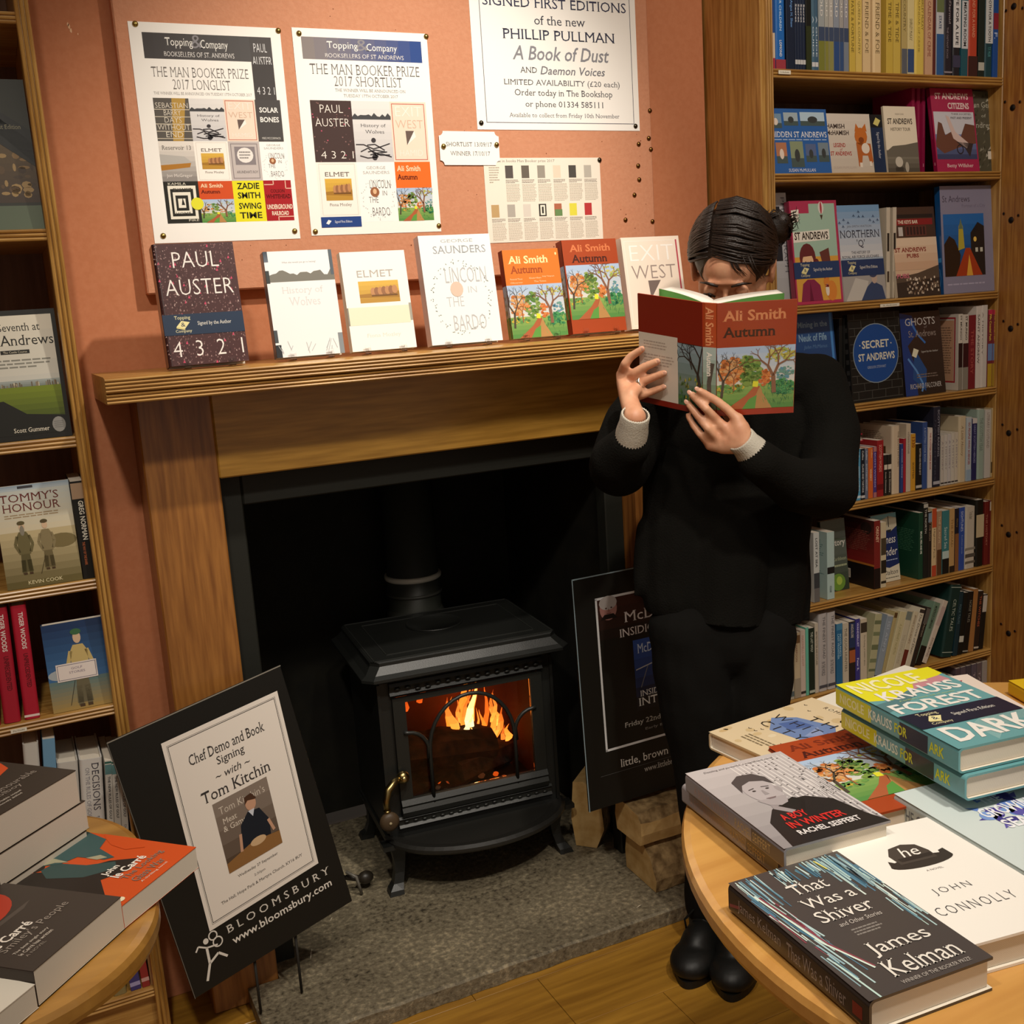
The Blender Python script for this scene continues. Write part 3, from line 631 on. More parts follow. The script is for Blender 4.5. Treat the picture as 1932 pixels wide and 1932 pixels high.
split_log('front split log on the hearth, rounded bark side up', [(0, 0), (.145, 0), (.15, .03), (.14, .06), (.12, .085), (.09, .105), (.06, .115), (.03, .112), (.008, .09), (-.004, .05)], (1.300, 2.236, HT+.001), (1, -.03, 0), .23, 3, [0, 1, 1, 1, 1, 1, 1, 1, 1, 0])
split_log('square-split log lying on top of the front one, grey split side forward', [(.0, 0), (.11, .0), (.118, .03), (.115, .062), (.1, .083), (.05, .086), (.0, .083), (-.006, .04)], (1.276, 2.234, HT+.117), (1, .0, 0), .25, 5, [0, 0, 0, 1, 1, 1, 1, 0])
split_log('pale split log at the left end of the log pile by the stove', [(.0, 0), (.06, 0), (.08, .06), (.075, .15), (.03, .19), (.0, .185), (-.01, .08)], (1.243, 2.405, HT+.001), (.55, .5, 0), .15, 9, [0, 1, 1, 1, 0, 0, 0])

# ================================================================== COVER ART (flat print, as it looks in the picture)
def t_cream(a): a.rect(0, 0, 100, 100, '#f1ead9', 0)
def thumb_auster(a, x0, y0, x1, y1, num=True):
    a.rect(x0, y0, x1, y1, '#4a3a38'); R = random.Random(5); w = x1-x0; h = y1-y0
    for _ in range(40): x = x0+w*R.random()*.96; y = y0+h*R.random()*.97; a.rect(x, y, x+w*.03, y+h*.02, R.choice(['#7a5a58', '#8a6864', '#c05a70', '#5a4644']), 5)
    a.text('PAUL', x0+w*.22, y0+h*.8, x0+w*.78, y0+h*.93, '#efe6dc', 't', 8); a.text('AUSTER', x0+w*.08, y0+h*.58, x0+w*.92, y0+h*.71, '#efe6dc', 't', 8)
    a.text('4 3 2 1', x0+w*.15, y0+h*.06, x0+w*.95, y0+h*.18, '#efe6dc', 't', 8)
def thumb_wolves(a, x0, y0, x1, y1):
    w = x1-x0; h = y1-y0; a.grad(x0, y0, x1, y1, '#c9c6c6', '#e8e4e0'); R = random.Random(8)
    pts = [(x0, y0+h*.7), (x1, y0+h*.7)]+[(x1-w*i/14, y0+h*(.74+R.random()*.07)) for i in range(15)]; a.poly(pts, '#4a4a4c')
    a.text('History of', x0+w*.2, y0+h*.56, x0+w*.85, y0+h*.63, '#5a5658', 'S'); a.text('Wolves', x0+w*.3, y0+h*.47, x0+w*.8, y0+h*.53, '#5a5658', 'S')
    for k in range(9):
        x = x0+w*R.uniform(0, .5); y = y0+h*R.uniform(.1, .3); a.line([(x, y), (x+w*.2, y+h*R.uniform(-.08, .08)), (x+w*.45, y+h*R.uniform(-.12, .12))], w*.025, '#3f3b3e', 9, (x0, y0, x1, y1))
    a.ell(x0+w*.5, y0+h*.36, w*.06, h*.04, '#3f3b3e', 9); a.ell(x0+w*.5, y0+h*.08, w*.07, h*.05, '#3f3b3e', 9)
def thumb_exit(a, x0, y0, x1, y1, s=1):
    w = x1-x0; h = y1-y0; a.rect(x0, y0, x1, y1, '#f0dcc8'); a.frame(x0+w*.04, y0+h*.03, x0+w*.95, y0+h*.97, w*.02, '#c86a58')
    a.text('EXIT', x0+w*.14, y0+h*.76, x0+w*.86, y0+h*.92, '#f8ece0', 't'); a.text('WEST', x0+w*.12, y0+h*.56, x0+w*.88, y0+h*.7, '#d8b49c', 't')
    a.poly([(x0+w*.38, y0+h*.52), (x0+w*.62, y0+h*.52), (x0+w*.4, y0+h*.28)], '#6a5a54'); a.poly([(x0+w*.62, y0+h*.52), (x0+w*.66, y0+h*.42), (x0+w*.4, y0+h*.28)], '#fbf2e8')
    a.text('HAMID', x0+w*.18, y0+h*.1, x0+w*.82, y0+h*.2, '#f8ece0', 't')
def thumb_elmet(a, x0, y0, x1, y1):
    w = x1-x0; h = y1-y0; a.rect(x0, y0, x1, y1, '#f8f2e8'); a.frame(x0+w*.06, y0+h*.03, x0+w*.95, y0+h*.97, w*.01, '#d8cfc4')
    a.text('ELMET', x0+w*.2, y0+h*.74, x0+w*.8, y0+h*.82, '#6a6058', 'S'); cartpic(a, x0+w*.18, y0+h*.3, x0+w*.84, y0+h*.7); a.text('Fiona Mozley', x0+w*.25, y0+h*.18, x0+w*.8, y0+h*.25, '#7a7068', 'S')
def cartpic(a, x0, y0, x1, y1):
    w = x1-x0; h = y1-y0; a.grad(x0, y0, x1, y1, '#b98a3a', '#e0b44c', 5)
    a.poly([(x0, y0+h*.4), (x1, y0+h*.5), (x1, y0+h*.2), (x0, y0+h*.25)], '#a87a34')
    for k in range(7): a.ell(x0+w*(.35+.09*k), y0+h*(.5+.012*k), w*.07, h*.2, '#9a6a48' if k % 2 else '#c08a5c', n=12)
    a.rect(x0+w*.3, y0+h*.3, x0+w*.95, y0+h*.36, '#7a5430')
def thumb_lincoln(a, x0, y0, x1, y1):
    w = x1-x0; h = y1-y0; a.rect(x0, y0, x1, y1, '#fbf8f4'); a.text('GEORGE', x0+w*.25, y0+h*.88, x0+w*.75, y0+h*.93, '#a8a4a0', 'S'); a.text('SAUNDERS', x0+w*.15, y0+h*.8, x0+w*.85, y0+h*.85, '#a8a4a0', 'S')
    for (t, u0, v0, u1, v1) in [('LINCOLN', .3, .56, .85, .7), ('IN', .62, .44, .74, .52), ('THE', .25, .32, .5, .42), ('BARDO', .32, .1, .78, .24)]: a.text(t, x0+w*u0, y0+h*v0, x0+w*u1, y0+h*v1, '#45413f', 't')
    a.ell(x0+w*.42, y0+h*.5, w*.12, h*.085, '#9a6444'); a.ell(x0+w*.42, y0+h*.51, w*.05, h*.045, '#e0b890'); leaves(a, x0, y0, x1, y0+h*.78, 46)
def leaves(a, x0, y0, x1, y1, n, col='#3f4440', s=1.0):
    R = random.Random(n); w = x1-x0; h = y1-y0
    for i in range(n):
        t = 2*PI*i/n+R.uniform(-.1, .1); q = R.uniform(.84, 1.0); x = x0+w*(.5+.46*q*math.cos(t)); y = y0+h*(.5+.46*q*math.sin(t)); b = R.uniform(0, 6)
        a.poly([(x, y), (x+w*.03*s*math.cos(b), y+h*.02*s*math.sin(b)), (x+w*.012*s*math.cos(b+1.5), y+h*.012*s*math.sin(b+1.5))], col, 6)
def thumb_autumn(a, x0, y0, x1, y1, top='#d2542a', det=.35):
    w = x1-x0; h = y1-y0; a.rect(x0, y0+h*.56, x1, y1, top); lane(a, x0, y0, x1, y0+h*.56, 3, det)
    a.text('Ali Smith', x0+w*.05, y0+h*.84, x0+w*.72, y0+h*.94, '#f6d8b0', 'Sb'); a.text('Autumn', x0+w*.05, y0+h*.7, x0+w*.62, y0+h*.79, '#5a1c14', 'Sb')
def shophead(a, x0, y0, x1, y1, c0, c1, sub):
    n = 10; A, B = lin(c0), lin(c1)
    for i in range(n):
        t = (i+.5)/n; a.rect(x0+(x1-x0)*i/n, y0, x0+(x1-x0)*(i+1)/n, y1, tuple(A[k]*(1-t)+B[k]*t for k in range(3)), 1)
    w = x1-x0; h = y1-y0
    a.text('&', x0+w*.44, y0+h*.45, x0+w*.56, y0+h*.97, '#8f8c90', 'S', 2); a.text('Topping', x0+w*.2, y0+h*.42, x0+w*.46, y0+h*.84, '#f2efe8', 'S', 3); a.text('Company', x0+w*.53, y0+h*.36, x0+w*.79, y0+h*.8, '#f2efe8', 'S', 3)
    a.text(sub, x0+w*.18, y0+h*.1, x0+w*.84, y0+h*.3, '#dcd8d4', 'S', 3)
# ------------------------------------------------------------------ sheets of paper on the pinboard
def sheet(name, label, x0, x1, z0, z1, y, art, cat='poster', tilt=0, paper='#fbf7f0', curl=.0015):
    root = empty(name, Matrix.Translation((x0, y, z0)) @ Matrix.Rotation(tilt, 4, 'Y')); tag(root, label, cat); w = x1-x0; h = z1-z0
    b = MB(); b.box(0, w, 0, .0006, 0, h, paper); b.build('paper', M_PAPER, root); a = Art(w, h); art(a); a.build(root, None, M_PAPER, 'print'); return root
def p_long(a):
    shophead(a, 8, 84, 78, 95.5, '#4d4a4a', '#5a5858', 'BOOKSELLERS OF ST. ANDREWS')
    a.rect(78, 72, 93, 95.5, '#565352'); a.text('PAUL', 80.5, 88.5, 89.5, 92.5, '#eee', 't'); a.text('AUSTER', 79, 82.5, 92, 86.5, '#eee', 't'); a.rect(78, 47, 93, 83, '#4c4948', 1); a.text('4 3 2 1', 80, 69, 92, 72.5, '#eee', 't')
    a.text('THE MAN BOOKER PRIZE', 11, 76, 75, 80.5, '#7a7470', 'St'); a.text('2017 LONGLIST', 24, 70.5, 62, 75, '#7a7470', 'St'); a.text('THE WINNER WILL BE ANNOUNCED ON TUESDAY 17TH OCTOBER 2017', 11, 68, 76, 69.3, '#a09a94', 'S')
    # row 1
    a.rect(10, 47, 33, 66.5, '#5f5a54'); a.poly([(20, 47), (27, 47), (31, 66.5), (22, 66.5)], '#b8944c')
    for i, t in enumerate(['SEBASTIAN', 'BARRY', 'DAYS', 'WITHOUT', 'END']): a.text(t, 11+(i in (1, 2, 4))*5, 62-i*3.3, 32-(i in (1, 2, 4))*5, 64.4-i*3.3, '#e6ddcc', 't'); a.rect(10, 61.2-i*3.3, 33, 61.5-i*3.3, '#d8cdb8')
    thumb_wolves(a, 33, 47, 56, 66.5); thumb_exit(a, 56, 47, 77.5, 66.5)
    a.rect(77.5, 47, 95, 66.5, '#4f4c4b', 9); a.text('SOLAR', 80, 60.5, 93, 63, '#f2efea', 'b', 11); a.text('BONES', 80, 56, 93, 58.5, '#f2efea', 'b', 11); a.text('MIKE MCCORMACK', 80, 48, 93, 49, '#d8d4cc', '', 11)
    # row 2
    a.grad(10, 28.5, 33, 47, '#8a8480', '#ece4da'); a.text('Reservoir 13', 12, 43, 31, 45, '#6a6460', 'S'); a.poly([(10, 36), (30, 37), (29, 35), (10, 33.5)], '#b07a34'); a.poly([(10, 41), (26, 40), (31, 37), (10, 37)], '#b8b4ae'); a.text('Jon McGregor', 13, 30, 30, 32, '#e0d8d0', 'S')
    thumb_elmet(a, 33, 28.5, 56, 47)
    a.rect(56, 28.5, 77.5, 47, '#c4bab6'); a.frame(57.5, 29.5, 76, 46, .5, '#8a8080'); a.rect(60, 36, 74, 44.5, '#8a8284'); a.ell(67, 40.5, 5.6, 3.6, '#ece6e0'); a.lines(63, 38.6, 71, 42.6, 3, '#8a8480', .1); a.text('ARUNDHATI ROY', 60, 32, 75, 33.2, '#6a6464', 'S')
    thumb_lincoln(a, 77.5, 28.5, 97, 47)
    # row 3
    a.rect(10, 9, 33, 28.5, '#2f2e2a'); 
    for i, c in enumerate(['#efe9d8', '#2f2e2a', '#efe9d8', '#2f2e2a', '#efe9d8']): a.rect(12.5+i*1.5, 11+i*1.3, 31-i*1.9, 26.5-i*1.5, c)
    a.poly([(20.6, 17.5), (22.8, 17.5), (21.6, 21)], '#2f2e2a'); a.text('KAMILA', 13, 26.8, 25, 28, '#d8d2c0', 'S'); a.text('SHAMSIE', 16, 24, 28, 25.4, '#5a564e', 'S', 12); a.text('HOME', 16, 13, 26, 14.2, '#5a564e', 'S', 12); a.text('FIRE', 24, 9.8, 31, 10.8, '#d8d2c0', 'S', 12)
    thumb_autumn(a, 33, 9, 56, 28.5); a.rect(56, 9, 77.5, 28.5, '#e8e02a')
    for t, y in (('ZADIE', 24.5), ('SMITH', 20), ('SWING', 15), ('TIME', 10.5)): a.text(t, 59, y, 74.5, y+3, '#2a2818', 'b')
    a.rect(77.5, 9, 97, 28.5, '#a8242a'); a.text('COLSON', 82, 22.6, 92, 24.2, '#5a1010', 'Sb'); a.text('WHITEHEAD', 78.5, 19.8, 96, 21.8, '#5a1010', 'Sb'); a.text('UNDERGROUND', 78.5, 14.6, 96.5, 17, '#f4e4cc', 'Sb'); a.text('RAILROAD', 81.5, 11.6, 93.5, 13.8, '#f4e4cc', 'Sb'); a.line([(78, 26.5), (84.5, 26.5), (84.5, 28.3)], .6, '#e8c0a8'); a.line([(93, 28.3), (93, 24.6), (97, 24.6)], .6, '#e8c0a8'); a.line([(86, 9.2), (86, 11), (97, 11)], .6, '#e8c0a8')
    a.ell(31, 18, 4.2, 2.9, '#e6e23a', 13)
SC_ = 1
sheet('poster', 'leftmost poster on the pinboard, many book covers with a yellow one at the bottom', .323, .623, 1.667, 2.089, PB_Y-.0012, p_long)
def p_short(a):
    shophead(a, 6, 85.5, 95, 96, '#8e8580', '#2a4a8c', 'BOOKSELLERS OF ST ANDREWS')
    a.text('THE MAN BOOKER PRIZE', 10, 78.5, 92, 83.5, '#706c6c', 'St'); a.text('2017 SHORTLIST', 27, 73, 78, 77.8, '#706c6c', 'St'); a.text('THE WINNER WILL BE ANNOUNCED ON', 27, 70.3, 80, 71.8, '#8a8686', 'S'); a.text('TUESDAY 17TH OCTOBER 2017', 33, 67.7, 74, 69.2, '#8a8686', 'S')
    thumb_auster(a, 8, 36, 38, 66); thumb_wolves(a, 38, 36, 67, 66); thumb_exit(a, 67, 36, 95, 66)
    thumb_elmet(a, 8, 9, 38, 36); thumb_lincoln(a, 38, 6, 67, 36); thumb_autumn(a, 67, 6, 95, 36, '#e8702a', .7); a.rect(8, 3.8, 38, 9, '#2a4686', 9); a.text('Signed First Edition', 18, 5.6, 31, 7.2, '#dfe2ea', 'S', 10); a.poly([(11.4, 5.8), (13.4, 5.2), (15.6, 7), (13.4, 7.6)], '#f0f0f0', 10)
sheet('poster', 'poster of six book covers under a grey-blue heading strip, second from the left', .648, .948, 1.672, 2.092, PB_Y-.0012, p_short)
def p_pull(a):
    a.frame(5.5, 2.6, 96.5, 98, .35, '#5a5866')
    for t, u0, u1, c_, hh, c, st in [('SIGNED FIRST EDITIONS', 7.5, 94, 48.0, 1.9, '#3a3c54', 'S'), ('of the new', 37, 68, 41.6, 1.7, '#4a4a54', 'S'), ('PHILLIP PULLMAN', 18, 86, 36.1, 1.9, '#3a3c50', 'S'), ('A Book of Dust', 23, 82, 29.2, 2.7, '#8a8a90', 'im'), ('AND', 27, 37, 22.8, 1.1, '#4a4a50', 'S'), ('Daemon Voices', 39, 79, 22.8, 1.6, '#7a7a80', 'im'),
            ('LIMITED AVAILABILITY (£20 each)', 17, 88, 17.8, 1.4, '#5a5a60', 'S'), ('Order today in The Bookshop', 23, 83, 13.9, 1.6, '#4a4a50', 'S'), ('or phone 01334 585111', 29, 77, 9.6, 1.5, '#4a4a50', 'S'), ('Available to collect from Friday 10th November', 19, 87, 5.4, 1.1, '#6a6a70', 'S'), ('limited quantity in', 30, 78, 54.2, 1.9, '#4a4a54', 'S')]:
        a.text(t, u0, c_-hh, u1, c_+hh, c, st)
sheet('poster', 'large white announcement poster with black lettering at the top of the pinboard', 1.055, 1.487, 1.893, 2.47, PB_Y-.0012, p_pull)
def p_news(a):
    a.rect(0, 0, 100, 100, '#efe6d6', 0); a.text('the week in books Man Booker prize 2017', -.0+2, 94, 60, 98, '#8a8278', 'S')
    cols = ['#5a5450', '#6a6258', '#9a9488', '#e6d4be', '#4f4c48', '#b8b2a6']; 
    for i in range(6):
        x = 17.5+i*13.6; a.rect(x, 76, x+6.5, 91, cols[i]); a.lines(x, 70, x+11.5, 74.6, 3, '#6a6258'); a.lines(x, 48, x+12, 69.5, 14, '#b0a694', .1)
    a.lines(4, 70, 14, 90, 7, '#b0a694', .3)
    for i, c in enumerate(['#c0a070', '#b0aaa0', '#d8d0c4', '#3a3834', '#b06a50', '#e0d84a', '#b83a3c']):
        x = 4+i*13.4; a.rect(x, 30, x+6.5, 45, c); a.lines(x, 24, x+11.5, 28.6, 3, '#6a6258'); a.lines(x, 2, x+12, 23.5, 14, '#b0a694', .1)
    a.frame(45.5, 31.5, 49.5, 43.5, 1.2, '#efe9d8', 5); a.rect(58, 30, 64.5, 38, '#6a8a58', 5)
sheet('newspaper_cutting', 'cream newspaper cutting of columns and tiny book covers below the large announcement poster', 1.064, 1.37, 1.642, 1.831, PB_Y-.0012, p_news, 'newspaper cutting', 0, '#efe6d6')
# notched card
cx0, cx1, cz0, cz1 = .958, 1.105, 1.816, 1.889
card = empty('date_card', Matrix.Translation((cx0, PB_Y-.003, cz0)) @ Matrix.Rotation(math.radians(.5), 4, 'Y')); tag(card, 'small white card with notched corners and two dates, overlapping the newspaper cutting', 'card')
b = MB(); w_, h_ = cx1-cx0, cz1-cz0; k = .01
pf = []
for (cx, cz, a0) in [(0, 0, 90), (w_, 0, 180), (w_, h_, 270), (0, h_, 360)]:
    for i in range(5):
        A = math.radians(a0-90*i/4); pf.append((cx+k*math.cos(A), cz+k*math.sin(A)))
b.prism(pf, 'y', 0, .0006, '#fbf8f2'); b.build('paper', M_PAPER, card)
a = Art(w_, h_); a.text('SHORTLIST 13/09/17', 11, 55, 88, 68, '#6a6664', 'S'); a.text('WINNER 17/10/17', 17, 28, 84, 41, '#7a7674', 'S'); a.build(card, None, M_PAPER, 'print')
# brass pins
def pin(px, py, y, label, col='#a08a4c'):
    p = at_y(px, py, y); r_ = empty('drawing_pin', Matrix.Translation(p) @ Matrix.Rotation(PI/2, 4, 'X')); tag(r_, label, 'pin', 'drawing pins on the pinboard')
    b = MB(); b.lathe([(.0055, 0.0002), (.0058, .0008), (.0048, .0024), (.0028, .0036), (.0006, .0041)], 14, (0, 0, 0), col); b.build('pin_head', M_METAL, r_)
    b = MB(); b.lathe([(.0006, -.003), (.0006, .0003)], 6, (0, 0, 0), '#888070'); b.build('pin_shaft', M_METAL, r_)
yp = PB_Y-.0014
for nm, q in (('poster of covers at the left', [(255, 45), (525, 58), (308, 445), (556, 436)]), ('six-cover poster in the middle', [(564, 63), (804, 69), (595, 437), (828, 426)])):
    for cn, (px, py) in zip(('top left', 'top right', 'bottom left', 'bottom right'), q): pin(px, py, yp, f'brass drawing pin at the {cn} corner of the {nm}')
pin(837, 276, yp-.003, 'brass drawing pin at the left side of the small notched date card'); pin(937, 273, yp-.003, 'brass drawing pin at the right side of the small notched date card')
pin(908, 232, yp, 'small dark pin at the bottom left corner of the large announcement poster', '#4a4438'); pin(1199, 238, yp, 'small dark pin at the bottom right corner of the large announcement poster', '#4a4438'); pin(1131, 302, yp, 'small dark pin at the top right corner of the newspaper cutting', '#4a4438')
for i, (px, py) in enumerate([(1226, 209), (1224, 261), (1205, 272), (1228, 282), (1204, 313), (1206, 339), (1197, 368), (1180, 415), (1231, 418)]):
    pin(px, py, PB_Y-.0004, 'spare pin %s on bare pinboard right of the posters' % ['highest of all', 'second from the top', 'close below and left of the second', 'third down near the edge', 'fifth from the top', 'sixth from the top', 'third from the bottom', 'lowest on the left', 'lowest on the right'][i], '#7a5a30')

# ================================================================== FACE-OUT BOOKS
def faceout(px_bl, px_br, px_top, yb, lean, t, cov, label, front=None, spine=None, hard=True, group=None, spinecol=None, gloss=False, zfix=None, yaw=0, name=None):
    """front face bottom edge from two picks on the plane y=yb; height from a pick on its top edge"""
    A = at_y(*px_bl, yb); B = at_y(*px_br, yb); z0 = zfix if zfix is not None else (A.z+B.z)/2; w = abs(B.x-A.x)
    th = math.radians(lean); n = Vector((0, math.cos(th), -math.sin(th))); T = at_pl(*px_top, Vector((0, yb, z0)), n); h = (T-Vector((T.x, yb, z0))).length
    lift = .0005 + 0
    M = book_M((A.x, yb, z0+lift+.0), (math.cos(yaw), math.sin(yaw), 0), (0, math.sin(th), math.cos(th)))
    r_ = book(M, w, h, t, cov, label, front, spine, None, hard, group, spinecol, gloss, name); r_['wh'] = 0; del r_['wh']; return r_, M, w, h, t
def acrylic(M, w, t, label):
    """small clear stand: lip in front, ledge below, slanted back"""
    r_ = empty('book_stand', M); tag(r_, label, 'book stand', 'clear acrylic book stands'); b = MB(); c = w*.5; q = w*.28
    for s_ in (-1, 1): b.box(c+s_*q-.006, c+s_*q+.006, -.0075, -.0055, -.005, .010); b.box(c+s_*q-.006, c+s_*q+.006, -.0075, t+.012, -.0075, -.0055)
    b.box(c-q-.006, c+q+.006, t+.003, t+.005, -.0055, .09); b.build('stand_body', M_ACRYL, r_)
def m_auster(a):
    R = random.Random(3)
    for _ in range(1300):
        x = R.uniform(0, 98); y = R.uniform(0, 99); s_ = R.uniform(.7, 2.2); c = R.choice(['#6a4a48', '#7d5a58', '#9a7a76', '#b89a94', '#3a2626', '#55393a', '#8a6462'])
        if R.random() < .03: c = '#d04a6a'; s_ = 3
        a.poly([(x, y), (min(100, x+s_), y+R.uniform(-.5, .5)), (min(100, x+s_*.6), min(100, y+s_*.8))], c, 2+R.randint(0, 2))
    a.text('PAUL', 22, 80, 79, 93, '#f4ece4', 't', 6); a.text('AUSTER', 9, 57.5, 93, 70.5, '#f4ece4', 't', 6); a.text('4  3  2  1', 8, 7, 95, 20, '#f4ece4', 't', 6); bandlogo(a, 0, 25, 100, 42, 'Signed by the Author', '#23344c')
def m_wolves(a):  # overexposure from the lamp put into the colour: ground lightened to near white
    a.grad(0, 0, 100, 100, '#f4f2f0', '#f6f4f2'); R = random.Random(2); a.poly([(0, 71), (100, 71)]+[(100-i*5, 76+R.uniform(0, 6)) for i in range(21)], '#7d7a70'); a.text('What else would you go to belong?', 25, 88, 75, 90, '#8a8888', 'S')
    a.text('History of', 20, 58, 80, 66, '#dedad8', 'S'); a.text('Wolves', 28, 48, 74, 56, '#dedad8', 'S')
    a.rect(0, 0, 8, 12, '#2c3034'); a.rect(0, 14, 5, 26, '#4a5054'); a.rect(93, 0, 100, 20, '#8a9094'); a.grad(0, 90, 6, 100, '#6a7480', '#3a4450'); a.rect(95, 76, 100, 100, '#5a646c'); a.rect(0, 70, 5, 82, '#3a4040')
    for _ in range(12): x = R.uniform(8, 90); a.line([(x, R.uniform(1, 8)), (x+R.uniform(-8, 8), R.uniform(6, 16))], .8, '#b8bcbc', 6)
def m_elmet(a):
    a.rect(0, 0, 100, 100, '#fbf6ee', 1); a.text('ELMET', 22, 74, 78, 81, '#b8b0a8', 'S'); cartpic(a, 22, 48, 84, 70); a.rect(0, 26, 5, 44, '#8a8478'); a.rect(96, 28, 100, 46, '#a8a294'); a.rect(2, 26, 96, 44, '#f0e8cc')
    a.text('Fiona Mozley', 25, 12, 78, 17, '#e4dcd0', 'S')
def m_lincoln(a):
    a.rect(0, 0, 100, 100, '#fbf9f6', 1); a.text('GEORGE', 30, 93, 75, 96, '#b0b0b0', 'S'); a.text('SAUNDERS', 18, 83, 92, 90, '#a0a4a8', 'S'); leaves(a, 2, 4, 98, 80, 90, '#66786a', .9)
    for t, u0, v0, u1, v1 in [('LINCOLN', 30, 56, 88, 70), ('IN', 60, 46, 72, 52), ('THE', 28, 34, 52, 43), ('BARDO', 34, 12, 80, 26)]: a.text(t, u0, v0, u1, v1, '#c4c4c4', 't')
    a.ell(44, 50, 9, 7, '#e2c8b4')
def m_autumn_pb(a):
    a.rect(0, 60, 100, 100, '#e07a28', 1); a.text('Ali Smith', 8, 84, 80, 93, '#f7e8a8', 'Sb'); a.text('Autumn', 10, 73, 68, 81.5, '#a84a1c', 'Sb'); lane(a, 0, 0, 100, 60, 3, 1)
    for t, x, y in (('Financial Times', 8, 66), ('Guardian', 42, 66.5), ('Daily Telegraph', 66, 67.5), ('Observer', 8, 62), ('The Times', 50, 62.5)): a.text(t, x, y, x+22, y+1.8, '#f6d8a8', 'S')
    a.ell(95, 94, 1.5, 1.6, '#f7e8a8')
def m_autumn_hb(a, top='#a8441c', lt='#d87a4a', dk='#4a1c10'):
    a.rect(0, 0, 100, 100, top, 0); a.text('Ali Smith', 12, 87, 88, 95, lt, 'Sb'); a.text('Autumn', 14, 75.5, 80, 84, dk, 'Sb'); lane(a, 2, 15, 100, 73, 3, 1.2)
def m_exit(a):
    a.rect(0, 0, 100, 100, '#f4e4d2', 1); a.frame(4, 3, 94, 96, 1.0, '#f9efe2'); a.rect(93, 3, 95.5, 96, '#c04a58', 6); a.text('EXIT', 12, 74, 88, 91, '#fdf8f0', 't'); a.text('WEST', 12, 54, 88, 69, '#a09088', 't'); a.poly([(38, 52), (60, 52), (40, 32)], '#7a6a64'); a.text('MOHSIN HAMID', 14, 10, 86, 20, '#fbf2e8', 't')
ZB = MZ+.0085
mant = [((319, 687.6), (470.5, 681), (370, 458.7), 2.125, .045, '#4a2c2c', 'dark brown crowd-pattern hardback with thin white lettering, leftmost on the mantel shelf', m_auster, '#3c2424', True, True),
 ((524, 679.5), (651.5, 669.7), (555, 473.5), 2.12, .028, '#d8d6d4', 'glossy black and white lake-pattern hardback, second from left on the mantel shelf', m_wolves, '#5a6068', True, True),
 ((666, 666.5), (787, 660), (700, 474.5), 2.12, .022, '#efe6da', 'small cream book with a yellow picture, third from left on the mantel shelf', m_elmet, '#e4d8c8', False, False),
 ((816, 655), (949, 643), (850, 443.5), 2.122, .03, '#f6f2ee', 'tall white hardback ringed with small leaves, in the middle of the mantel shelf', m_lincoln, '#d8c4c0', True, True),
 ((968.5, 641), (1072, 624.6), (990, 471), 2.125, .022, '#d06a24', 'orange paperback with an autumn lane picture on the mantel shelf', m_autumn_pb, '#8a2c14', False, False),
 ((1081.5, 635.5), (1182.6, 619), (1100, 452.5), 2.13, .03, '#a8441c', 'rust-red hardback with a half jacket of an autumn lane on the mantel shelf', m_autumn_hb, '#8a3014', True, False),
 ((1192.4, 623.5), (1300, 612), (1200, 448), 2.13, .035, '#f0dccb', 'pale pink hardback at the right end of the mantel shelf, behind the open book', m_exit, '#e8cfc0', True, False)]
for i, (bl, br_, tp, yb, t, cv, lb_, fn, sc_, hd, gl) in enumerate(mant):
    def sp(a, i=i, sc_=sc_):
        a.rect(8, 0, 92, 100, sc_, 1)
        if i in (4, 5): lane(a, 10, 0 if i == 4 else 16, 90, 60 if i == 4 else 73, 5, .3)
    r_, M, w_, h_, t_ = faceout(bl, br_, tp, yb, 9, t, cv, lb_, fn, sp, hd, 'books displayed on the mantel shelf', sc_, gl, ZB)
    acrylic(M, w_, t, 'clear acrylic stand under the ' + lb_.split(',')[0].replace(' on the mantel shelf', '').replace(' at the right end of the mantel shelf', ''))

# ---- left bookcase, face-out
def l_top(a):
    a.rect(0, 0, 100, 100, '#25261a', 1); a.grad(0, 18, 100, 60, '#3a2818', '#5c4826'); R = random.Random(9)
    for _ in range(40): a.ell(R.uniform(4, 96), R.uniform(22, 56), R.uniform(2, 8), R.uniform(1, 3), R.choice(['#5c4426', '#86683a', '#3e2c18', '#a08250']), 3, 8)
    a.rect(0, 0, 100, 16, '#56624c'); a.poly([(0, 92), (100, 44), (100, 58), (0, 100)], '#14150f', 8); a.poly([(0, 78), (100, 42), (100, 66), (0, 100)], '#15150f', 8); a.text('Signed First Edition', 30, 66, 88, 70, '#8a8468', 'S', 9)
faceout((-62, 428), (84, 426), (10, 150), 2.22, 7, .03, '#26261a', 'dark book with brown landscape and black slanting band, upper left corner', l_top, None, True, None, '#1c1c14', False, LS[5])
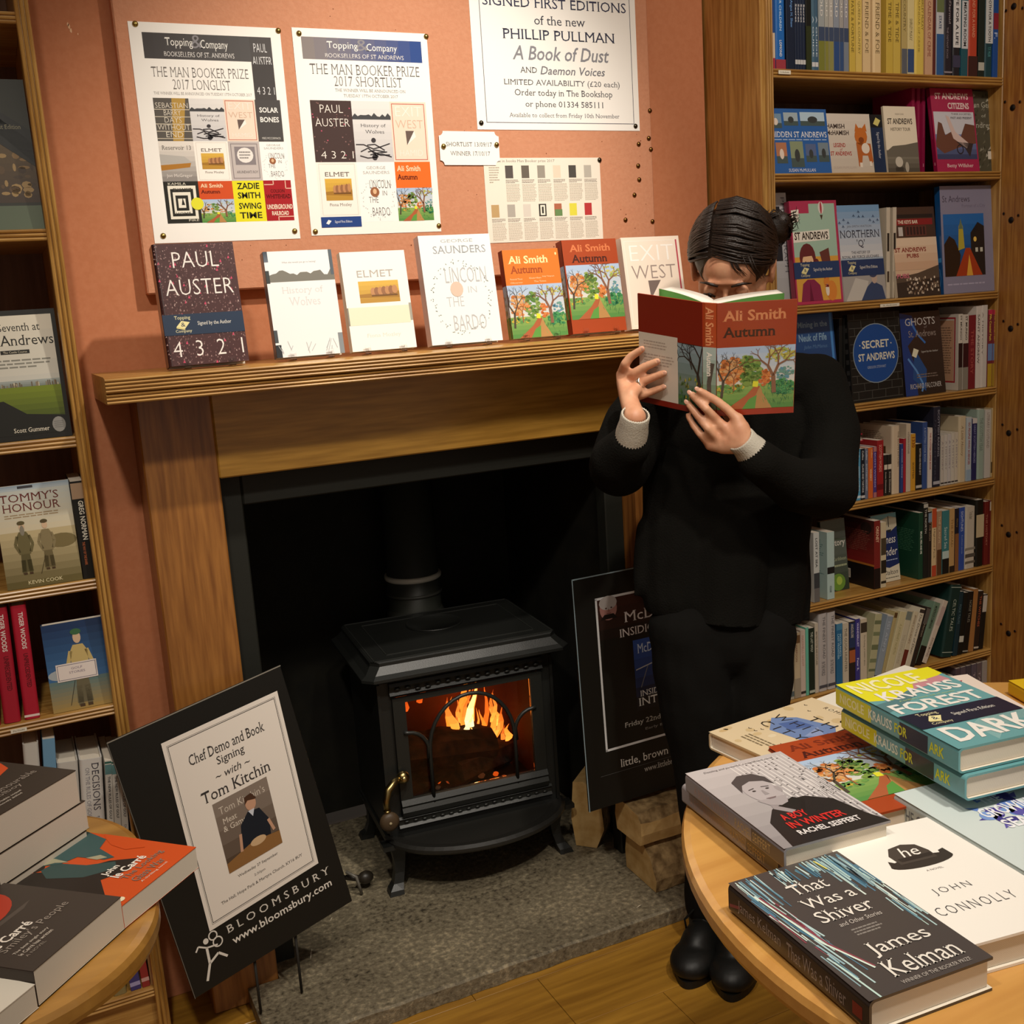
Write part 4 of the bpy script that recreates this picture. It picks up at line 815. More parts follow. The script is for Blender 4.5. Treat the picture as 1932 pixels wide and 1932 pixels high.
def l_seventh(a):
    a.rect(0, 0, 100, 100, '#16140f', 1); a.grad(3, 4, 95, 96, '#b8bcb8', '#e8e0cc'); a.text('The Seventh at', 8, 84, 80, 90, '#1c1a14', 'S'); a.text('St Andrews', 14, 73, 94, 81, '#1c1a14', 'S'); a.rect(30, 66.5, 64, 69.5, '#1c1a14'); a.text('The Castle Course', 33, 67.2, 61, 68.8, '#d8d0b8', 'S', 12)
    a.lines(10, 55, 94, 63, 3, '#8a887c', .1); a.grad(3, 40, 95, 46, '#6a7468', '#a8b0ac', 4, 6); R = random.Random(3)
    for k in range(34): x = R.uniform(5, 92); a.rect(x, 41, x+1.5, 42+R.uniform(.5, 3), R.choice(['#c8bca0', '#8a7a60', '#6a5c48']), 7)
    a.grad(3, 14, 95, 41, '#3c4a14', '#7a8a20', 6, 7); a.poly([(3, 30), (25, 31), (50, 20), (95, 17), (95, 4), (3, 4)], '#17160f', 8); a.text('Scott Gummer', 32, 6, 74, 9.5, '#e8e0cc', 'S', 9); a.ell(86, 10, 8, 6, '#8c8a84', 9); a.lines(80.5, 7, 91.5, 13, 4, '#6a6864', .1, .3, 10)
faceout((-22, 841), (137, 822), (60, 584), 2.215, 6, .03, '#16140f', 'hardback showing green golf links below a pale sky, left bookcase beside the mantel', l_seventh, None, True, None, '#16140f', True, LS[4])
def golfer(a, x, y, s, coat, legs, cap, skin='#d8b896', hat=True):
    a.poly([(x-6*s, y+20*s), (x+6*s, y+20*s), (x+8*s, y+2*s), (x-8*s, y+2*s)], legs, 7); a.poly([(x-7*s, y), (x-2*s, y), (x-1*s, y+14*s), (x-7*s, y+14*s)], legs, 7); a.poly([(x+2*s, y), (x+7*s, y), (x+7*s, y+14*s), (x+1*s, y+14*s)], legs, 7)
    a.poly([(x-8*s, y+20*s), (x+8*s, y+20*s), (x+9*s, y+38*s), (x+5*s, y+43*s), (x-5*s, y+43*s), (x-9*s, y+38*s)], coat, 8); a.line([(x-8*s, y+39*s), (x-12*s, y+30*s), (x-7*s, y+22*s)], 4*s, coat, 8); a.line([(x+8*s, y+39*s), (x+12*s, y+30*s), (x+8*s, y+22*s)], 4*s, coat, 8)
    a.ell(x, y+48*s, 4*s, 4.2*s, skin, 9); a.rect(x-6*s, y-1*s, x-1*s, y+1*s, '#4a3620', 9); a.rect(x+2*s, y-1*s, x+7*s, y+1*s, '#4a3620', 9)
    if hat: a.ell(x-.5*s, y+52*s, 5.4*s, 2.2*s, cap, 10)
def l_tommy(a):
    a.grad(0, 55, 100, 100, '#d8ccac', '#c4ccc8'); a.grad(0, 0, 100, 55, '#5c5226', '#c8b78c'); a.grad(0, 95, 100, 100, '#bcc8cc', '#90a4b4', 3); a.rect(32, 96.5, 52, 99, '#3a3a40'); a.text("TOMMY'S", 6, 84, 84, 92, '#6a2c24', 'S'); a.text('HONOUR', 9, 74.5, 85, 82.5, '#6a2c24', 'S'); a.lines(10, 68, 86, 72.5, 2, '#a08a68', .1)
    a.ell(80, 42, 20, 7, '#7a6c44', 5); golfer(a, 30, 14, .95, '#6e6540', '#5e5634', '#5c5230'); golfer(a, 60, 16, .9, '#8a7c58', '#6e6240', '#564a2c'); a.line([(56, 30), (47, 12)], .8, '#4a3c20', 11); a.ell(30, 56, 3, 5, '#8a8474', 10); a.text('KEVIN COOK', 28, 3, 74, 6.5, '#e8dcb0', 'S')
faceout((14, 1111), (157, 1097), (70, 912), 2.212, 5, .02, '#b8a880', 'pale paperback showing two old-time golfers, front one of a row on the left bookcase', l_tommy, None, False, 'golfers paperbacks', '#a89868', False, LS[3])
for k in range(4): faceout((14, 1111), (157, 1097), (70, 912), 2.236+k*.022, 5, .018, '#b8a880', 'paperback stacked %s behind the two old-time golfers cover' % ['directly', 'second', 'third', 'fourth'][k], None, None, False, 'golfers paperbacks', '#a89868', False, LS[3])
def l_golf(a):
    a.grad(0, 35, 100, 100, '#3a6a9c', '#173058'); a.grad(0, 0, 100, 35, '#a88a48', '#5c7a7a'); a.ell(20, 42, 20, 6, '#a8b0b4', 3); golfer(a, 54, 4, 1.62, '#c8b070', '#6a6248', '#3c6a44'); a.rect(14, 34, 80, 54, '#e8dcd4', 14); a.frame(16, 35.5, 78, 52.5, .8, '#4a4a68', 15); a.text('GOLF', 38, 46.5, 56, 49, '#8a7a8a', 'S', 16); a.text('STORIES', 34, 42, 60, 44.5, '#8a7a8a', 'S', 16)
    a.line([(42, 34), (30, 6)], .9, '#3a3428', 11)
def l_golfs(a): 
    for k, c in enumerate(['#c8bc6a', '#5c7c8c', '#d8d8d4', '#3c5c8c', '#b8b060', '#6c8c8c', '#cfc480']): a.rect(5, 100-14.3*(k+1), 95, 100-14.3*k, c, 1)
g1_, *_ = faceout((101, 1344.6), (217, 1329), (130, 1174), 2.215, 5, .026, '#2c4a74', 'small book with a golfer in a yellow jumper and flat cap against blue sky', l_golf, l_golfs, True, 'golfer in jumper books', '#c8bc6a', True, LS[2])
faceout((101, 1344.6), (217, 1329), (130, 1174), 2.246, 5, .026, '#a8b058', 'second copy standing behind the golfer in a yellow jumper', None, l_golfs, True, 'golfer in jumper books', '#b8bc6a', False, LS[2])

# ---- right bookcase, face-out
def grp(n): return 'books facing out on the right bookcase'
def r_hidden(a):
    a.rect(0, 0, 100, 100, '#2c62a8', 1)
    for x0, y0, x1, y1, c in [(2, 70, 22, 92, '#7a98b0'), (26, 74, 50, 94, '#a8b8c0'), (54, 74, 96, 95, '#b8d0e0'), (8, 16, 26, 48, '#b87a58'), (32, 10, 54, 50, '#8c9878'), (58, 18, 76, 46, '#5a6a90'), (80, 18, 98, 48, '#7a8a94')]:
        a.rect(x0, y0, x1, y1, c); a.rect(x0, y0, x1, y0+(y1-y0)*.35, '#4a5a58'); a.ell((x0+x1)/2, y0+(y1-y0)*.45, (x1-x0)*.2, (y1-y0)*.25, '#3c4040' if x0 > 20 else '#e8d8c8')
    a.text('HIDDEN ST ANDREWS', -0+3, 56, 97, 65, '#f0f0f0', 'S'); a.lines(6, 51, 96, 54, 1, '#b8c8e0', 0); a.text('SUSAN McMULLAN', 26, 3, 72, 8, '#e8e8f0', 'S')
faceout((1460, 323.6), (1570, 323.2), (1510, 205.8), 2.162, 8, .012, '#2c62a8', 'blue paperback with small scenic photos, leftmost on the second shelf of the right bookcase', r_hidden, None, False, grp(0), '#1c3c6c', False, RS[6])
def r_hamish(a):
    a.grad(0, 0, 100, 100, '#c8bcac', '#ded4c6'); a.text('HAMISH', 2, 75, 42, 83, '#3a2c28', 'b'); a.text('McHAMISH', 2, 64, 50, 72, '#3a2c28', 'b'); a.text('LEGEND', 14, 44, 40, 51, '#a8302c', 'b'); a.text('of', 27, 38, 33, 43, '#a8302c', 'i'); a.text('ST ANDREWS', 6, 30, 52, 37, '#a8302c', 'b'); a.text('SUSAN McMULLAN', 10, 8, 60, 12, '#b8a89c', '')
    a.ell(76, 62, 14, 15, '#c8702c', 5); a.poly([(63, 70), (67, 84), (74, 74)], '#c8702c', 6); a.poly([(90, 70), (88, 84), (78, 74)], '#c8702c', 6); a.ell(76, 56, 6, 5, '#8a4418', 7); a.poly([(64, 52), (96, 50), (99, 20), (92, 14), (88, 30), (76, 30), (72, 10), (66, 12)], '#b8642c', 5); a.ell(84, 42, 9, 9, '#e8dccc', 7); a.rect(68, 10, 74, 18, '#e8dccc', 7); a.rect(90, 12, 95, 20, '#e8dccc', 7)
faceout((1566, 324), (1651, 324), (1600, 215), 2.168, 8, .010, '#d0c4b4', 'pale paperback with a ginger cat, beside the blue one on the second shelf', r_hamish, None, False, grp(0), '#c0b4a4', False, RS[6])
def navy_band(a): a.rect(0, 0, 100, 100, '#182c4c', 1); a.rect(0, 78, 100, 100, '#15161a', 2); a.poly([(20, 84), (55, 80), (80, 90), (45, 95)], '#d8cc78', 5); a.text('Signed by the Author', 35, 25, 62, 70, '#c8c8d0', 'S', 5, -90)
faceout((1651.5, 324.8), (1675, 324.6), (1645, 216.5), 2.166, 8, .016, '#182c4c', 'narrow navy book with a shop emblem, between the ginger cat and the cream cover', navy_band, None, True, grp(0), '#15161a', False, RS[6])
def r_tour(a):
    a.rect(0, 0, 100, 100, '#ece0c8', 1); a.text('HELEN COOK', 36, 87, 63, 89.5, '#7a6c5c', ''); a.text('ST ANDREWS', 10, 73, 88, 82, '#3c342c', 'b'); a.text('HISTORY TOUR', 18, 63, 80, 68, '#5c5040', 'm'); a.grad(0, 0, 100, 34, '#4a443c', '#8a8474', 5); a.poly([(0, 32), (20, 40), (60, 42), (100, 46), (100, 24), (0, 24)], '#6c665a', 5); a.ell(36, 16, 12, 8, '#c8c0b0', 7); a.rect(24, 2, 48, 8, '#3a362e', 7); a.ell(60, 8, 6, 8, '#b0a898', 7)
faceout((1676.5, 324.8), (1736, 324.6), (1692, 201), 2.16, 7, .008, '#ece0c8', 'cream paperback with a grey archway photo on the second shelf', r_tour, None, False, grp(0), '#d8ccb4', False, RS[6])
def r_cit(a):
    a.rect(0, 0, 100, 100, '#a8184c', 1); a.text('ST ANDREWS', 10, 87, 88, 94.5, '#f0dcd8', 'Sb'); a.text('CITIZENS', 38, 75.5, 88, 83, '#f0dcd8', 'Sb'); a.rect(3, 15, 97, 72, '#cfd0d8', 2); a.grad(3, 15, 97, 45, '#1c2c54', '#7a8cc0', 5, 3); a.poly([(3, 36), (12, 60), (20, 58), (26, 44), (40, 48), (60, 40), (75, 58), (97, 56), (97, 34), (60, 30), (20, 22), (3, 30)], '#6a4030', 5)
    a.poly([(30, 68), (38, 66), (50, 48), (80, 34), (74, 28), (44, 40)], '#d8c0b8', 6); a.poly([(50, 36), (90, 34), (80, 18), (70, 28)], '#2a2024', 6); a.ring(58, 27, 8, 6, 2, '#17151c', 7); a.text('THEIR SOCIETIES,', 44, 68, 92, 70.5, '#3a3440', 'S'); a.text('PAST AND PRESENT', 42, 63.5, 92, 66, '#3a3440', 'S'); a.text('Betty Willsher', 24, 4, 86, 9.5, '#f0dcd8', 'S')
def r_cits(a): a.rect(0, 0, 100, 100, '#8c1440', 1); a.lines(40, 6, 60, 14, 1, '#e0a0b0', 0); a.rect(46, 40, 52, 76, '#c05a80')
faceout((1769, 322), (1848.8, 320), (1795, 167.5), 2.156, 8, .012, '#a8184c', 'tall magenta paperback showing a statue, right of the cream cover on the second shelf', r_cit, r_cits, False, 'magenta statue books', '#8c1440', True, RS[6])
for k in range(3): book(book_M((at_y(1738+k*10.6, 323, 2.17).x+.006, 2.20+k*.001, RS[6]+.0006), (0, 1, 0), (0, .06, 1)), .14, .232, .010, '#a8184c', 'magenta spine, %s of three beside the tall magenta statue cover' % ['leftmost', 'middle', 'rightmost'][k], None, r_cits, None, False, 'magenta statue books', '#8c1440')
def r_gems(a):
    a.rect(0, 0, 100, 100, '#4a4a3c', 1); R = random.Random(6)
    for _ in range(110): x = R.uniform(2, 92); y = R.uniform(2, 94); a.poly([(x, y), (x+R.uniform(2, 8), y+2), (x+R.uniform(2, 7), y+5)], R.choice(['#6a6858', '#8a8878', '#35362c', '#a8a698', '#2c3024']), 3)
    a.text('Hidden Gems', 20, 80, 90, 87, '#b8b8a8', ''); a.text('of', 60, 68, 70, 72, '#b8b8a8', ''); a.text('St Andrews', 20, 55, 92, 62, '#b8b8a8', ''); a.rect(70, 16, 92, 26, '#d8d4c8', 9)
faceout((1806, 320.5), (1890, 318), (1855, 173), 2.172, 5, .012, '#4a4a3c', 'dark grey paperback with an aerial photo of roofs, beside the magenta statue cover', r_gems, None, False, grp(0), '#3a3a30', True, RS[6])
# third shelf
def r_girl(a):
    a.rect(0, 0, 100, 100, '#b8385c', 1); a.rect(3, 3, 95, 97, '#a8c8b4', 2); a.rect(3, 3, 95, 46, '#e0a848', 3); a.rect(3, 88, 40, 98, '#b8385c', 4); a.poly([(3, 80), (17, 80), (19, 92), (3, 91)], '#f4eee0', 5); a.text('E', 7, 83, 13, 90, '#26221e', 'b'); a.poly([(3, 70), (80, 72), (80, 62), (3, 60)], '#f4eee0', 5); a.text('ST ANDREWS', 6, 62.5, 77, 70, '#26221e', 'b')
    a.ell(66, 93, 6, 6, '#e8e0d8', 5); a.ell(66, 93, 2, 6, '#b83848', 6); a.poly([(63, 86), (69, 86), (66, 81)], '#4a3a30', 6)
    a.ell(30, 45, 17, 14, '#6a2c30', 6); a.ell(14, 36, 5, 5, '#6a2c30', 6); a.ell(48, 38, 6, 6, '#6a2c30', 6); a.ell(30, 40, 12, 10, '#f0c498', 7); a.poly([(17, 46), (43, 47), (36, 52), (24, 52)], '#6a2c30', 8); a.ell(25, 41, .9, 1, '#2a1c18', 9, 8); a.ell(36, 41, .9, 1, '#2a1c18', 9, 8)
    a.poly([(56, 50), (76, 54), (78, 40), (60, 40)], '#6a3a34', 6); a.poly([(10, 3), (16, 20), (26, 24), (40, 24), (52, 18), (56, 3)], '#8c2c50', 7); a.poly([(28, 3), (31, 22), (36, 3)], '#6c1c3c', 8)
    a.ell(76, 12, 11, 10, '#e08a3c', 7); a.ell(66, 21, 6, 5, '#e08a3c', 8); a.poly([(61, 24), (63, 29), (66, 25)], '#e08a3c', 8); a.poly([(68, 25), (71, 29), (72, 23)], '#e08a3c', 8); a.ell(67, 13, 4, 6, '#f0e4d4', 8); a.poly([(62, 16), (70, 18), (62, 18.5), (70, 15.5)], '#8c2c30', 9)
    bandlogo(a, -.5, 25, 96, 41, 'Signed by the Author', '#24406c')
faceout((1504, 577), (1592, 569), (1530, 379), 2.162, 6, .022, '#b8385c', 'pink-edged picture book with a red-haired girl and a ginger cat, third shelf', r_girl, None, True, grp(0), '#a02c4c', True, RS[5])
def r_north(a):
    a.grad(0, 45, 100, 100, '#d8d8d8', '#6c9cc8'); a.rect(0, 0, 100, 28, '#a8a4a0', 3)
    for x, y in [(50, 93), (38, 89), (50, 88), (60, 88), (14, 85), (24, 82), (4, 82), (12, 78), (84, 88), (76, 84), (84, 82), (94, 84)]: a.line([(x-3, y-1), (x, y+.6), (x+3, y-1)], .9, '#30486c', 6); a.line([(x, y-1.6), (x, y+1.6)], .9, '#30486c', 6)
    a.text('JAN SMITH WATSON', 20, 76, 78, 79, '#5a6070', ''); a.text('NORTHERN', 3, 66, 96, 74, '#343c4c', 'S'); a.text("'Q'", 40, 55, 60, 64, '#343c4c', 'S'); a.text('THE HISTORY OF', 26, 49, 70, 52, '#3a4454', 'm'); a.text('ROYAL AIR FORCE LEUCHARS', 4, 44.5, 90, 47.5, '#3a4454', 'm')
    a.poly([(4, 0), (30, 24), (60, 20), (50, 0)], '#c8c4bc', 4); a.poly([(40, 0), (56, 14), (70, 20), (92, 14), (98, 0)], '#34486c', 5); a.ell(74, 23, 7, 6, '#c0a898', 6); a.ell(72, 27, 9, 3.5, '#3a4464', 7); bandlogo(a, 0, 26, 100, 43, 'Signed First Edition', '#203a64')
faceout((1593.7, 569), (1673, 565), (1625, 387), 2.158, 7, .014, '#a8b8c8', 'sky-blue paperback with aircraft silhouettes on the third shelf', r_north, None, True, grp(0), '#b8b8b8', True, RS[5])
def r_pubs(a):
    a.rect(0, 0, 100, 100, '#d8b898', 1); a.rect(0, 66, 100, 100, '#4a3428', 2); a.rect(4, 88, 96, 92, '#2a201c', 3); a.rect(6, 80, 94, 87, '#8c2424', 4); a.text('THE KEYS BAR', 14, 81.5, 60, 85.5, '#f0e0c8', 'b'); a.rect(14, 68, 24, 78, '#c8c0b8', 5); a.rect(30, 68, 78, 79, '#6a3a30', 5)
    for k in range(6): a.rect(33+k*7.5, 69, 38+k*7.5, 78, '#3a2420', 6)
    a.grad(0, 30, 100, 66, '#d0a888', '#e8d0b4', 4, 6); a.text('ST ANDREWS', 2, 50, 74, 55, '#8c2c24', 'Sb', 8); a.text('PUBS', 28, 43.5, 56, 48, '#8c2c24', 'Sb', 8); a.rect(0, 0, 100, 24, '#3c3028', 7); R = random.Random(4)
    a.poly([(0, 22), (50, 26), (100, 34), (100, 20), (0, 16)], '#5a4a3c', 8)
    for _ in range(90): x = R.uniform(22, 94); y = R.uniform(2, 20); a.rect(x, y, x+3, y+2.5, R.choice(['#c8b49c', '#8a7460', '#e0d0bc', '#5a4434']), 9)
    a.text('BELHAVEN BREWERY' if 0 else 'PUBS', 2, 21, 30, 26, '#c86a7c', 'b', 10)
def r_pubss(a): a.rect(0, 0, 100, 100, '#cfc4b0', 1); a.rect(20, 52, 80, 72, '#2c2620', 2); a.rect(20, 18, 80, 30, '#4a3c30', 2)
faceout((1694, 562), (1775, 556.5), (1720, 391), 2.16, 7, .012, '#d8b898', 'tan paperback with a pub front and red signboard on the third shelf', r_pubs, None, False, 'pub front books', '#cfc4b0', False, RS[5])
for k in range(2): book(book_M((at_y(1675+k*12, 564, 2.17).x+.012, 2.175, RS[5]+.0006), (0, 1, 0), (0, .07, 1)), .15, .232, .012, '#cfc4b0', 'beige spine with a dark photo, %s of two beside the pub front cover' % ['left', 'right'][k], None, r_pubss, None, False, 'pub front books')
def r_port(a):
    a.rect(0, 0, 100, 100, '#8a88a0', 1); a.text('St Andrews', 4, 85, 55, 91, '#4a4458', ''); a.text('Portrait of a City', 40, 79, 84, 83, '#6a647c', 't'); a.grad(4, 16, 80, 74, '#0c3c6c', '#1c6cb8', 6, 3); a.poly([(4, 16), (30, 16), (34, 36), (24, 50), (14, 54), (4, 46)], '#2a1c14', 5); a.poly([(30, 40), (42, 42), (40, 62), (36, 68), (32, 62)], '#b8a83c', 6); a.poly([(32, 60), (40, 60), (36, 70)], '#6a7a5c', 7); a.poly([(54, 16), (80, 16), (80, 62), (68, 66), (54, 56)], '#1c1a1c', 6); a.poly([(24, 16), (74, 16), (52, 42), (44, 42)], '#a83c1c', 7); a.poly([(44, 16), (56, 16), (50, 36)], '#e0a840', 8); a.ell(62, 50, 3, 2.4, '#f0c860', 9); a.rect(62, 38, 67, 42, '#c8c8b8', 9); a.rect(71, 38, 76, 42, '#c8c8b8', 9); a.lines(8, 7, 78, 10, 1, '#b0acc4', 0)
def r_ports(a): a.rect(0, 0, 100, 100, '#15508c', 1); a.rect(20, 30, 80, 34, '#3c90d0'); a.line([(30, 5), (60, 15), (40, 24)], 6, '#68b0e8')
faceout((1781, 551.5), (1880, 546), (1830, 350.5), 2.155, 4, .018, '#8a88a0', 'tall lilac-grey glossy hardback with a lit tower at dusk, right end of the third shelf', r_port, r_ports, True, grp(0), '#15508c', True, RS[5])
def r_photog(a): a.grad(0, 0, 100, 100, '#a8a8a8', '#c8c8cc'); a.rect(0, 40, 70, 88, '#26262a'); a.text('ST ANDREWS', 20, 46, 44, 84, '#d0d0d4', 'b', None, -90); a.text('PHOTOGRAPH', 76, 30, 92, 96, '#6a6a70', '', None, -90)
faceout((1452, 566), (1497, 563), (1478, 364), 2.19, 5, .02, '#b8b8bc', 'tall silver-grey book at the left end of the third shelf, behind the hair bun', r_photog, None, True, None, '#a8a8ac', False, RS[5])
# fourth shelf
def r_neuk(a): a.grad(0, 0, 100, 100, '#1c3060', '#2c5c98'); a.text('Mining in the', 10, 84, 84, 92, '#8cb0cc', 'b'); a.text('Neuk of Fife', 10, 71, 80, 79, '#8cb0cc', 'b'); a.text('John McManus', 20, 62, 80, 67, '#5c84b0', 'i'); a.ell(58, 34, 20, 16, '#6a4a5c', 5); a.ell(60, 30, 12, 9, '#8c6a70', 6); a.ell(66, 42, 3, 2.5, '#c8d0e0', 7); a.rect(90, 0, 96, 100, '#4c90d8', 4)
faceout((1512, 770), (1586, 763), (1540, 592), 2.175, 7, .014, '#1c3060', 'glossy blue paperback partly behind the reader on the fourth shelf', r_neuk, None, False, grp(0), '#182c50', True, RS[4])
def r_secret(a):
    a.rect(0, 0, 100, 100, '#181816', 1); R = random.Random(5)
    for i in range(11):
        y = 3+i*9; a.line([(2, y), (98, y+R.uniform(-1, 1))], .9, '#4c4c48', 3)
        for k in range(4): x = 12+k*26+(13 if i % 2 else 0); a.line([(x, y), (x+R.uniform(-1, 1), y+9)], .9, '#4c4c48', 3, (2, 0, 98, 100))
    a.ell(50, 54, 44, 34, '#8c9aa4', 5, 36); a.ell(50, 54, 42.6, 33, '#1c4c94', 6, 36); a.text('SECRET', 24, 60, 76, 69, '#e0dcc8', 'b'); a.text('ST ANDREWS', 16, 46, 86, 54.5, '#e0dcc8', 'b'); a.text('GREGOR STEWART', 32, 37, 68, 40, '#a8b4c4', ''); a.ell(20, 64, 1, .8, '#e0dcc8', 8); a.ell(80, 64, 1, .8, '#e0dcc8', 8)
faceout((1609, 755), (1706, 744), (1650, 590), 2.158, 5, .018, '#181816', 'black brick-pattern paperback with a large blue oval on the fourth shelf', r_secret, lambda a: [a.rect(20, y, 80, y+5, '#3a3a38') for y in range(8, 90, 12)], False, 'blue oval books', '#141412', False, RS[4])
for k in range(2): book(book_M((at_y(1592+k*8, 757, 2.17).x+.012, 2.185, RS[4]+.0006), (0, 1, 0), (0, .03, 1)), .15, .22, .012, '#181816', 'black spine with white ticks, %s of two left of the blue oval cover' % ['left', 'right'][k], None, lambda a: [a.rect(25+j*18, 20, 33+j*18, 32, '#b8b8b0') for j in range(3)], None, False, 'blue oval books')
def r_ghost(a):
    a.grad(0, 0, 100, 100, '#2c2420', '#3c2c28'); a.poly([(0, 0), (30, 0), (26, 40), (14, 60), (40, 74), (30, 96), (0, 100)], '#1c3c80', 3); a.poly([(20, 20), (50, 4), (56, 30), (30, 56)], '#24508c', 4); a.line([(24, 90), (34, 80), (42, 72), (58, 62)], 4, '#3c74c0', 5); a.line([(12, 45), (30, 30), (45, 12), (40, 4)], 4, '#5c90d0', 5)
    a.text('GHOSTS', 12, 84, 86, 93, '#c8c4c0', 'S'); a.text('of', 58, 80, 66, 83, '#8a8480', 'i'); a.text('St. Andrews', 18, 70, 86, 78, '#9a8c84', 'S'); a.text('RICHARD FALCONER', 12, 8, 90, 14, '#c8c4c0', 'S'); a.poly([(22, 48), (32, 45), (40, 54), (28, 57)], '#e8e4c8', 7); a.text('Signed by the Author', 46, 50, 88, 53, '#d0ccc4', 'S'); a.lines(30, 20, 86, 26, 2, '#7a6c64', .1)
faceout((1710, 743), (1785, 736), (1740, 588), 2.156, 7, .01, '#2c2420', 'glossy dark paperback with blue ghostly swirls on the fourth shelf', r_ghost, None, False, grp(0), '#241c1a', True, RS[4])
# sixth shelf covers between the spines
def r_hist(a): a.grad(0, 0, 100, 100, '#2c3a28', '#707870'); a.text('History', 20, 60, 96, 72, '#e8e4d8', 'S'); a.text('Caribbean', 40, 42, 96, 47, '#a8b08c', 'S'); a.lines(45, 32, 96, 38, 1, '#a8b08c', 0); a.ell(55, 12, 30, 12, '#6c9438', 5); a.ell(60, 14, 12, 6, '#a8c050', 6); a.line([(0, 76), (100, 70)], 2, '#4a5a40', 5)
faceout((1558, 1114), (1603, 1104), (1575, 980), 2.2, 6, .012, '#2c3a28', 'green cover with a lime plant behind the aqua back cover on the sixth shelf', r_hist, None, False, grp(0), '#1c2818', False, RS[2])
def r_ness(a):
    a.rect(0, 0, 100, 100, '#1c2c60', 1); a.grad(0, 82, 100, 100, '#5c94a8', '#8cc0c8', 3, 2); a.poly([(0, 84), (20, 88), (46, 80), (70, 72), (100, 80), (100, 92), (70, 96), (40, 92), (0, 96)], '#c8c0a8', 3); a.line([(68, 80), (68, 96)], 3, '#2a2c34', 5); a.poly([(60, 76), (78, 76), (74, 72), (64, 72)], '#2a2c34', 5)
    a.text('Wildness', 10, 56, 92, 68, '#f0ece0', 'i'); a.text('Wonder', 10, 38, 96, 50, '#f0ece0', 'i'); a.lines(30, 30, 96, 33, 1, '#a8b4d0', 0); a.poly([(0, 22), (30, 24), (60, 20), (100, 24), (100, 0), (0, 0)], '#d8d0b8', 3); a.text('Dalton', 36, 10, 92, 17, '#2a2c34', 'i'); a.lines(30, 4, 94, 7, 1, '#6a6858', 0)
faceout((1652, 1092), (1699, 1087), (1680, 968), 2.185, 6, .012, '#1c2c60', 'navy cover with white brush script and a torn-paper ship on the sixth shelf', r_ness, None, False, grp(0), '#14204a', False, RS[2])
# shelf labels
def slabel(px0, py0, px1, py1, y, txt, label):
    A = at_y(px0, py1, y); B = at_y(px1, py0, y); r_ = empty('shelf_label', Matrix.Translation((A.x, y, A.z))); tag(r_, label, 'label'); w_ = B.x-A.x; h_ = max(B.z-A.z, .008)
    b = MB(); b.box(0, w_, 0, .0008, 0, h_, '#e8e0cc'); b.build('card', M_PAPER, r_); a = Art(w_, h_); a.text(txt, 14, 28, 86, 72, '#4a4438', 'S'); a.build(r_, None, M_PAPER, 'print')
slabel(1469, 133, 1492, 139.5, RYF-.0018, 'St Andrews', 'tiny white label on the edge of the top shelf in view, right bookcase')
slabel(1661, 572, 1697, 580, RYF-.0018, 'St Andrews', 'white label on the shelf edge under the sky-blue aircraft cover')
slabel(21, 1377, 51, 1385, LYF-.0018, 'FICTION', 'small white label on the left bookcase edge below the red spines')

# ================================================================== SPINE-OUT ROWS
ORD = ['first', 'second', 'third', 'fourth', 'fifth', 'sixth', 'seventh', 'eighth', 'ninth', 'tenth', 'eleventh', 'twelfth', 'thirteenth', 'fourteenth', 'fifteenth', 'sixteenth', 'seventeenth', 'eighteenth', 'nineteenth', 'twentieth', 'twenty-first', 'twenty-second', 'twenty-third', 'twenty-fourth', 'twenty-fifth', 'twenty-sixth', 'twenty-seventh', 'twenty-eighth', 'twenty-ninth', 'thirtieth', 'thirty-first', 'thirty-second', 'thirty-third', 'thirty-fourth', 'thirty-fifth', 'thirty-sixth']
def spine_art(col, tcol, txt, bands, st, t, h):
    def f(a):
        for (y0, y1, c) in bands or []: a.rect(1, y0, 99, y1, c)
        if txt:
            parts = txt if isinstance(txt, list) else [(txt, 14, 90)]
            for q in parts:
                s_, y0, y1 = q[:3]; c = q[3] if len(q) > 3 else tcol; x0, x1 = (q[4], q[5]) if len(q) > 5 else (28, 70)
                a.text(s_, x0, y0, x1, y1, c, st, None, -90)
    return f
def b_ork(a):
    a.grad(0, 34, 100, 100, '#8c2420', '#3c201c'); a.rect(0, 0, 100, 33, '#17110f', 2); a.rect(0, 33, 100, 36, '#b8702c', 3); a.rect(12, 8, 40, 22, '#e0d8c4', 4)
    for k in range(9): a.rect(15+k*2.6, 10, 16.2+k*2.6, 20, '#3a342c', 5)
    a.ell(80, 88, 14, 9, '#2a1a16', 4); a.lines(8, 52, 90, 84, 12, '#8a4c40', .15)
def b_grn(a):
    a.lines(8, 40, 90, 74, 13, '#3c6c50', .15); a.rect(16, 8, 48, 18, '#d8d4c4', 4)
    for k in range(9): a.rect(19+k*2.8, 9.4, 20.4+k*2.8, 16.6, '#3a342c', 5)
def b_aqua(a):
    a.lines(30, 60, 92, 88, 9, '#7c9c9c', .2); a.rect(26, 46, 70, 58, '#5c5448', 4); a.rect(26, 52, 70, 58, '#8c9490', 5); a.lines(30, 22, 92, 42, 6, '#7c9c9c', .3)
    for k in range(5): a.rect(30+k*7, 6, 32+k*7, 17, '#5c4c3c', 5)
def b_mung(a): a.rect(6, 12, 88, 92, '#c89c7c', 2); a.frame(2, 10, 92, 96, 3, '#a82430', 3); a.lines(10, 18, 84, 84, 20, '#8c6c54', .1); a.rect(20, 1, 60, 9, '#8c8468', 4)
def b_crm(a): a.lines(20, 76, 84, 92, 6, '#8c7c64', .3); a.rect(52, 48, 82, 70, '#5c4024', 3); a.lines(50, 40, 90, 46, 2, '#8c7c64', .3)
BACKS = {'dark red over black': b_ork, 'dark green': b_grn, 'pale aqua': b_aqua, 'red-edged white': b_mung, 'tall cream': b_crm}
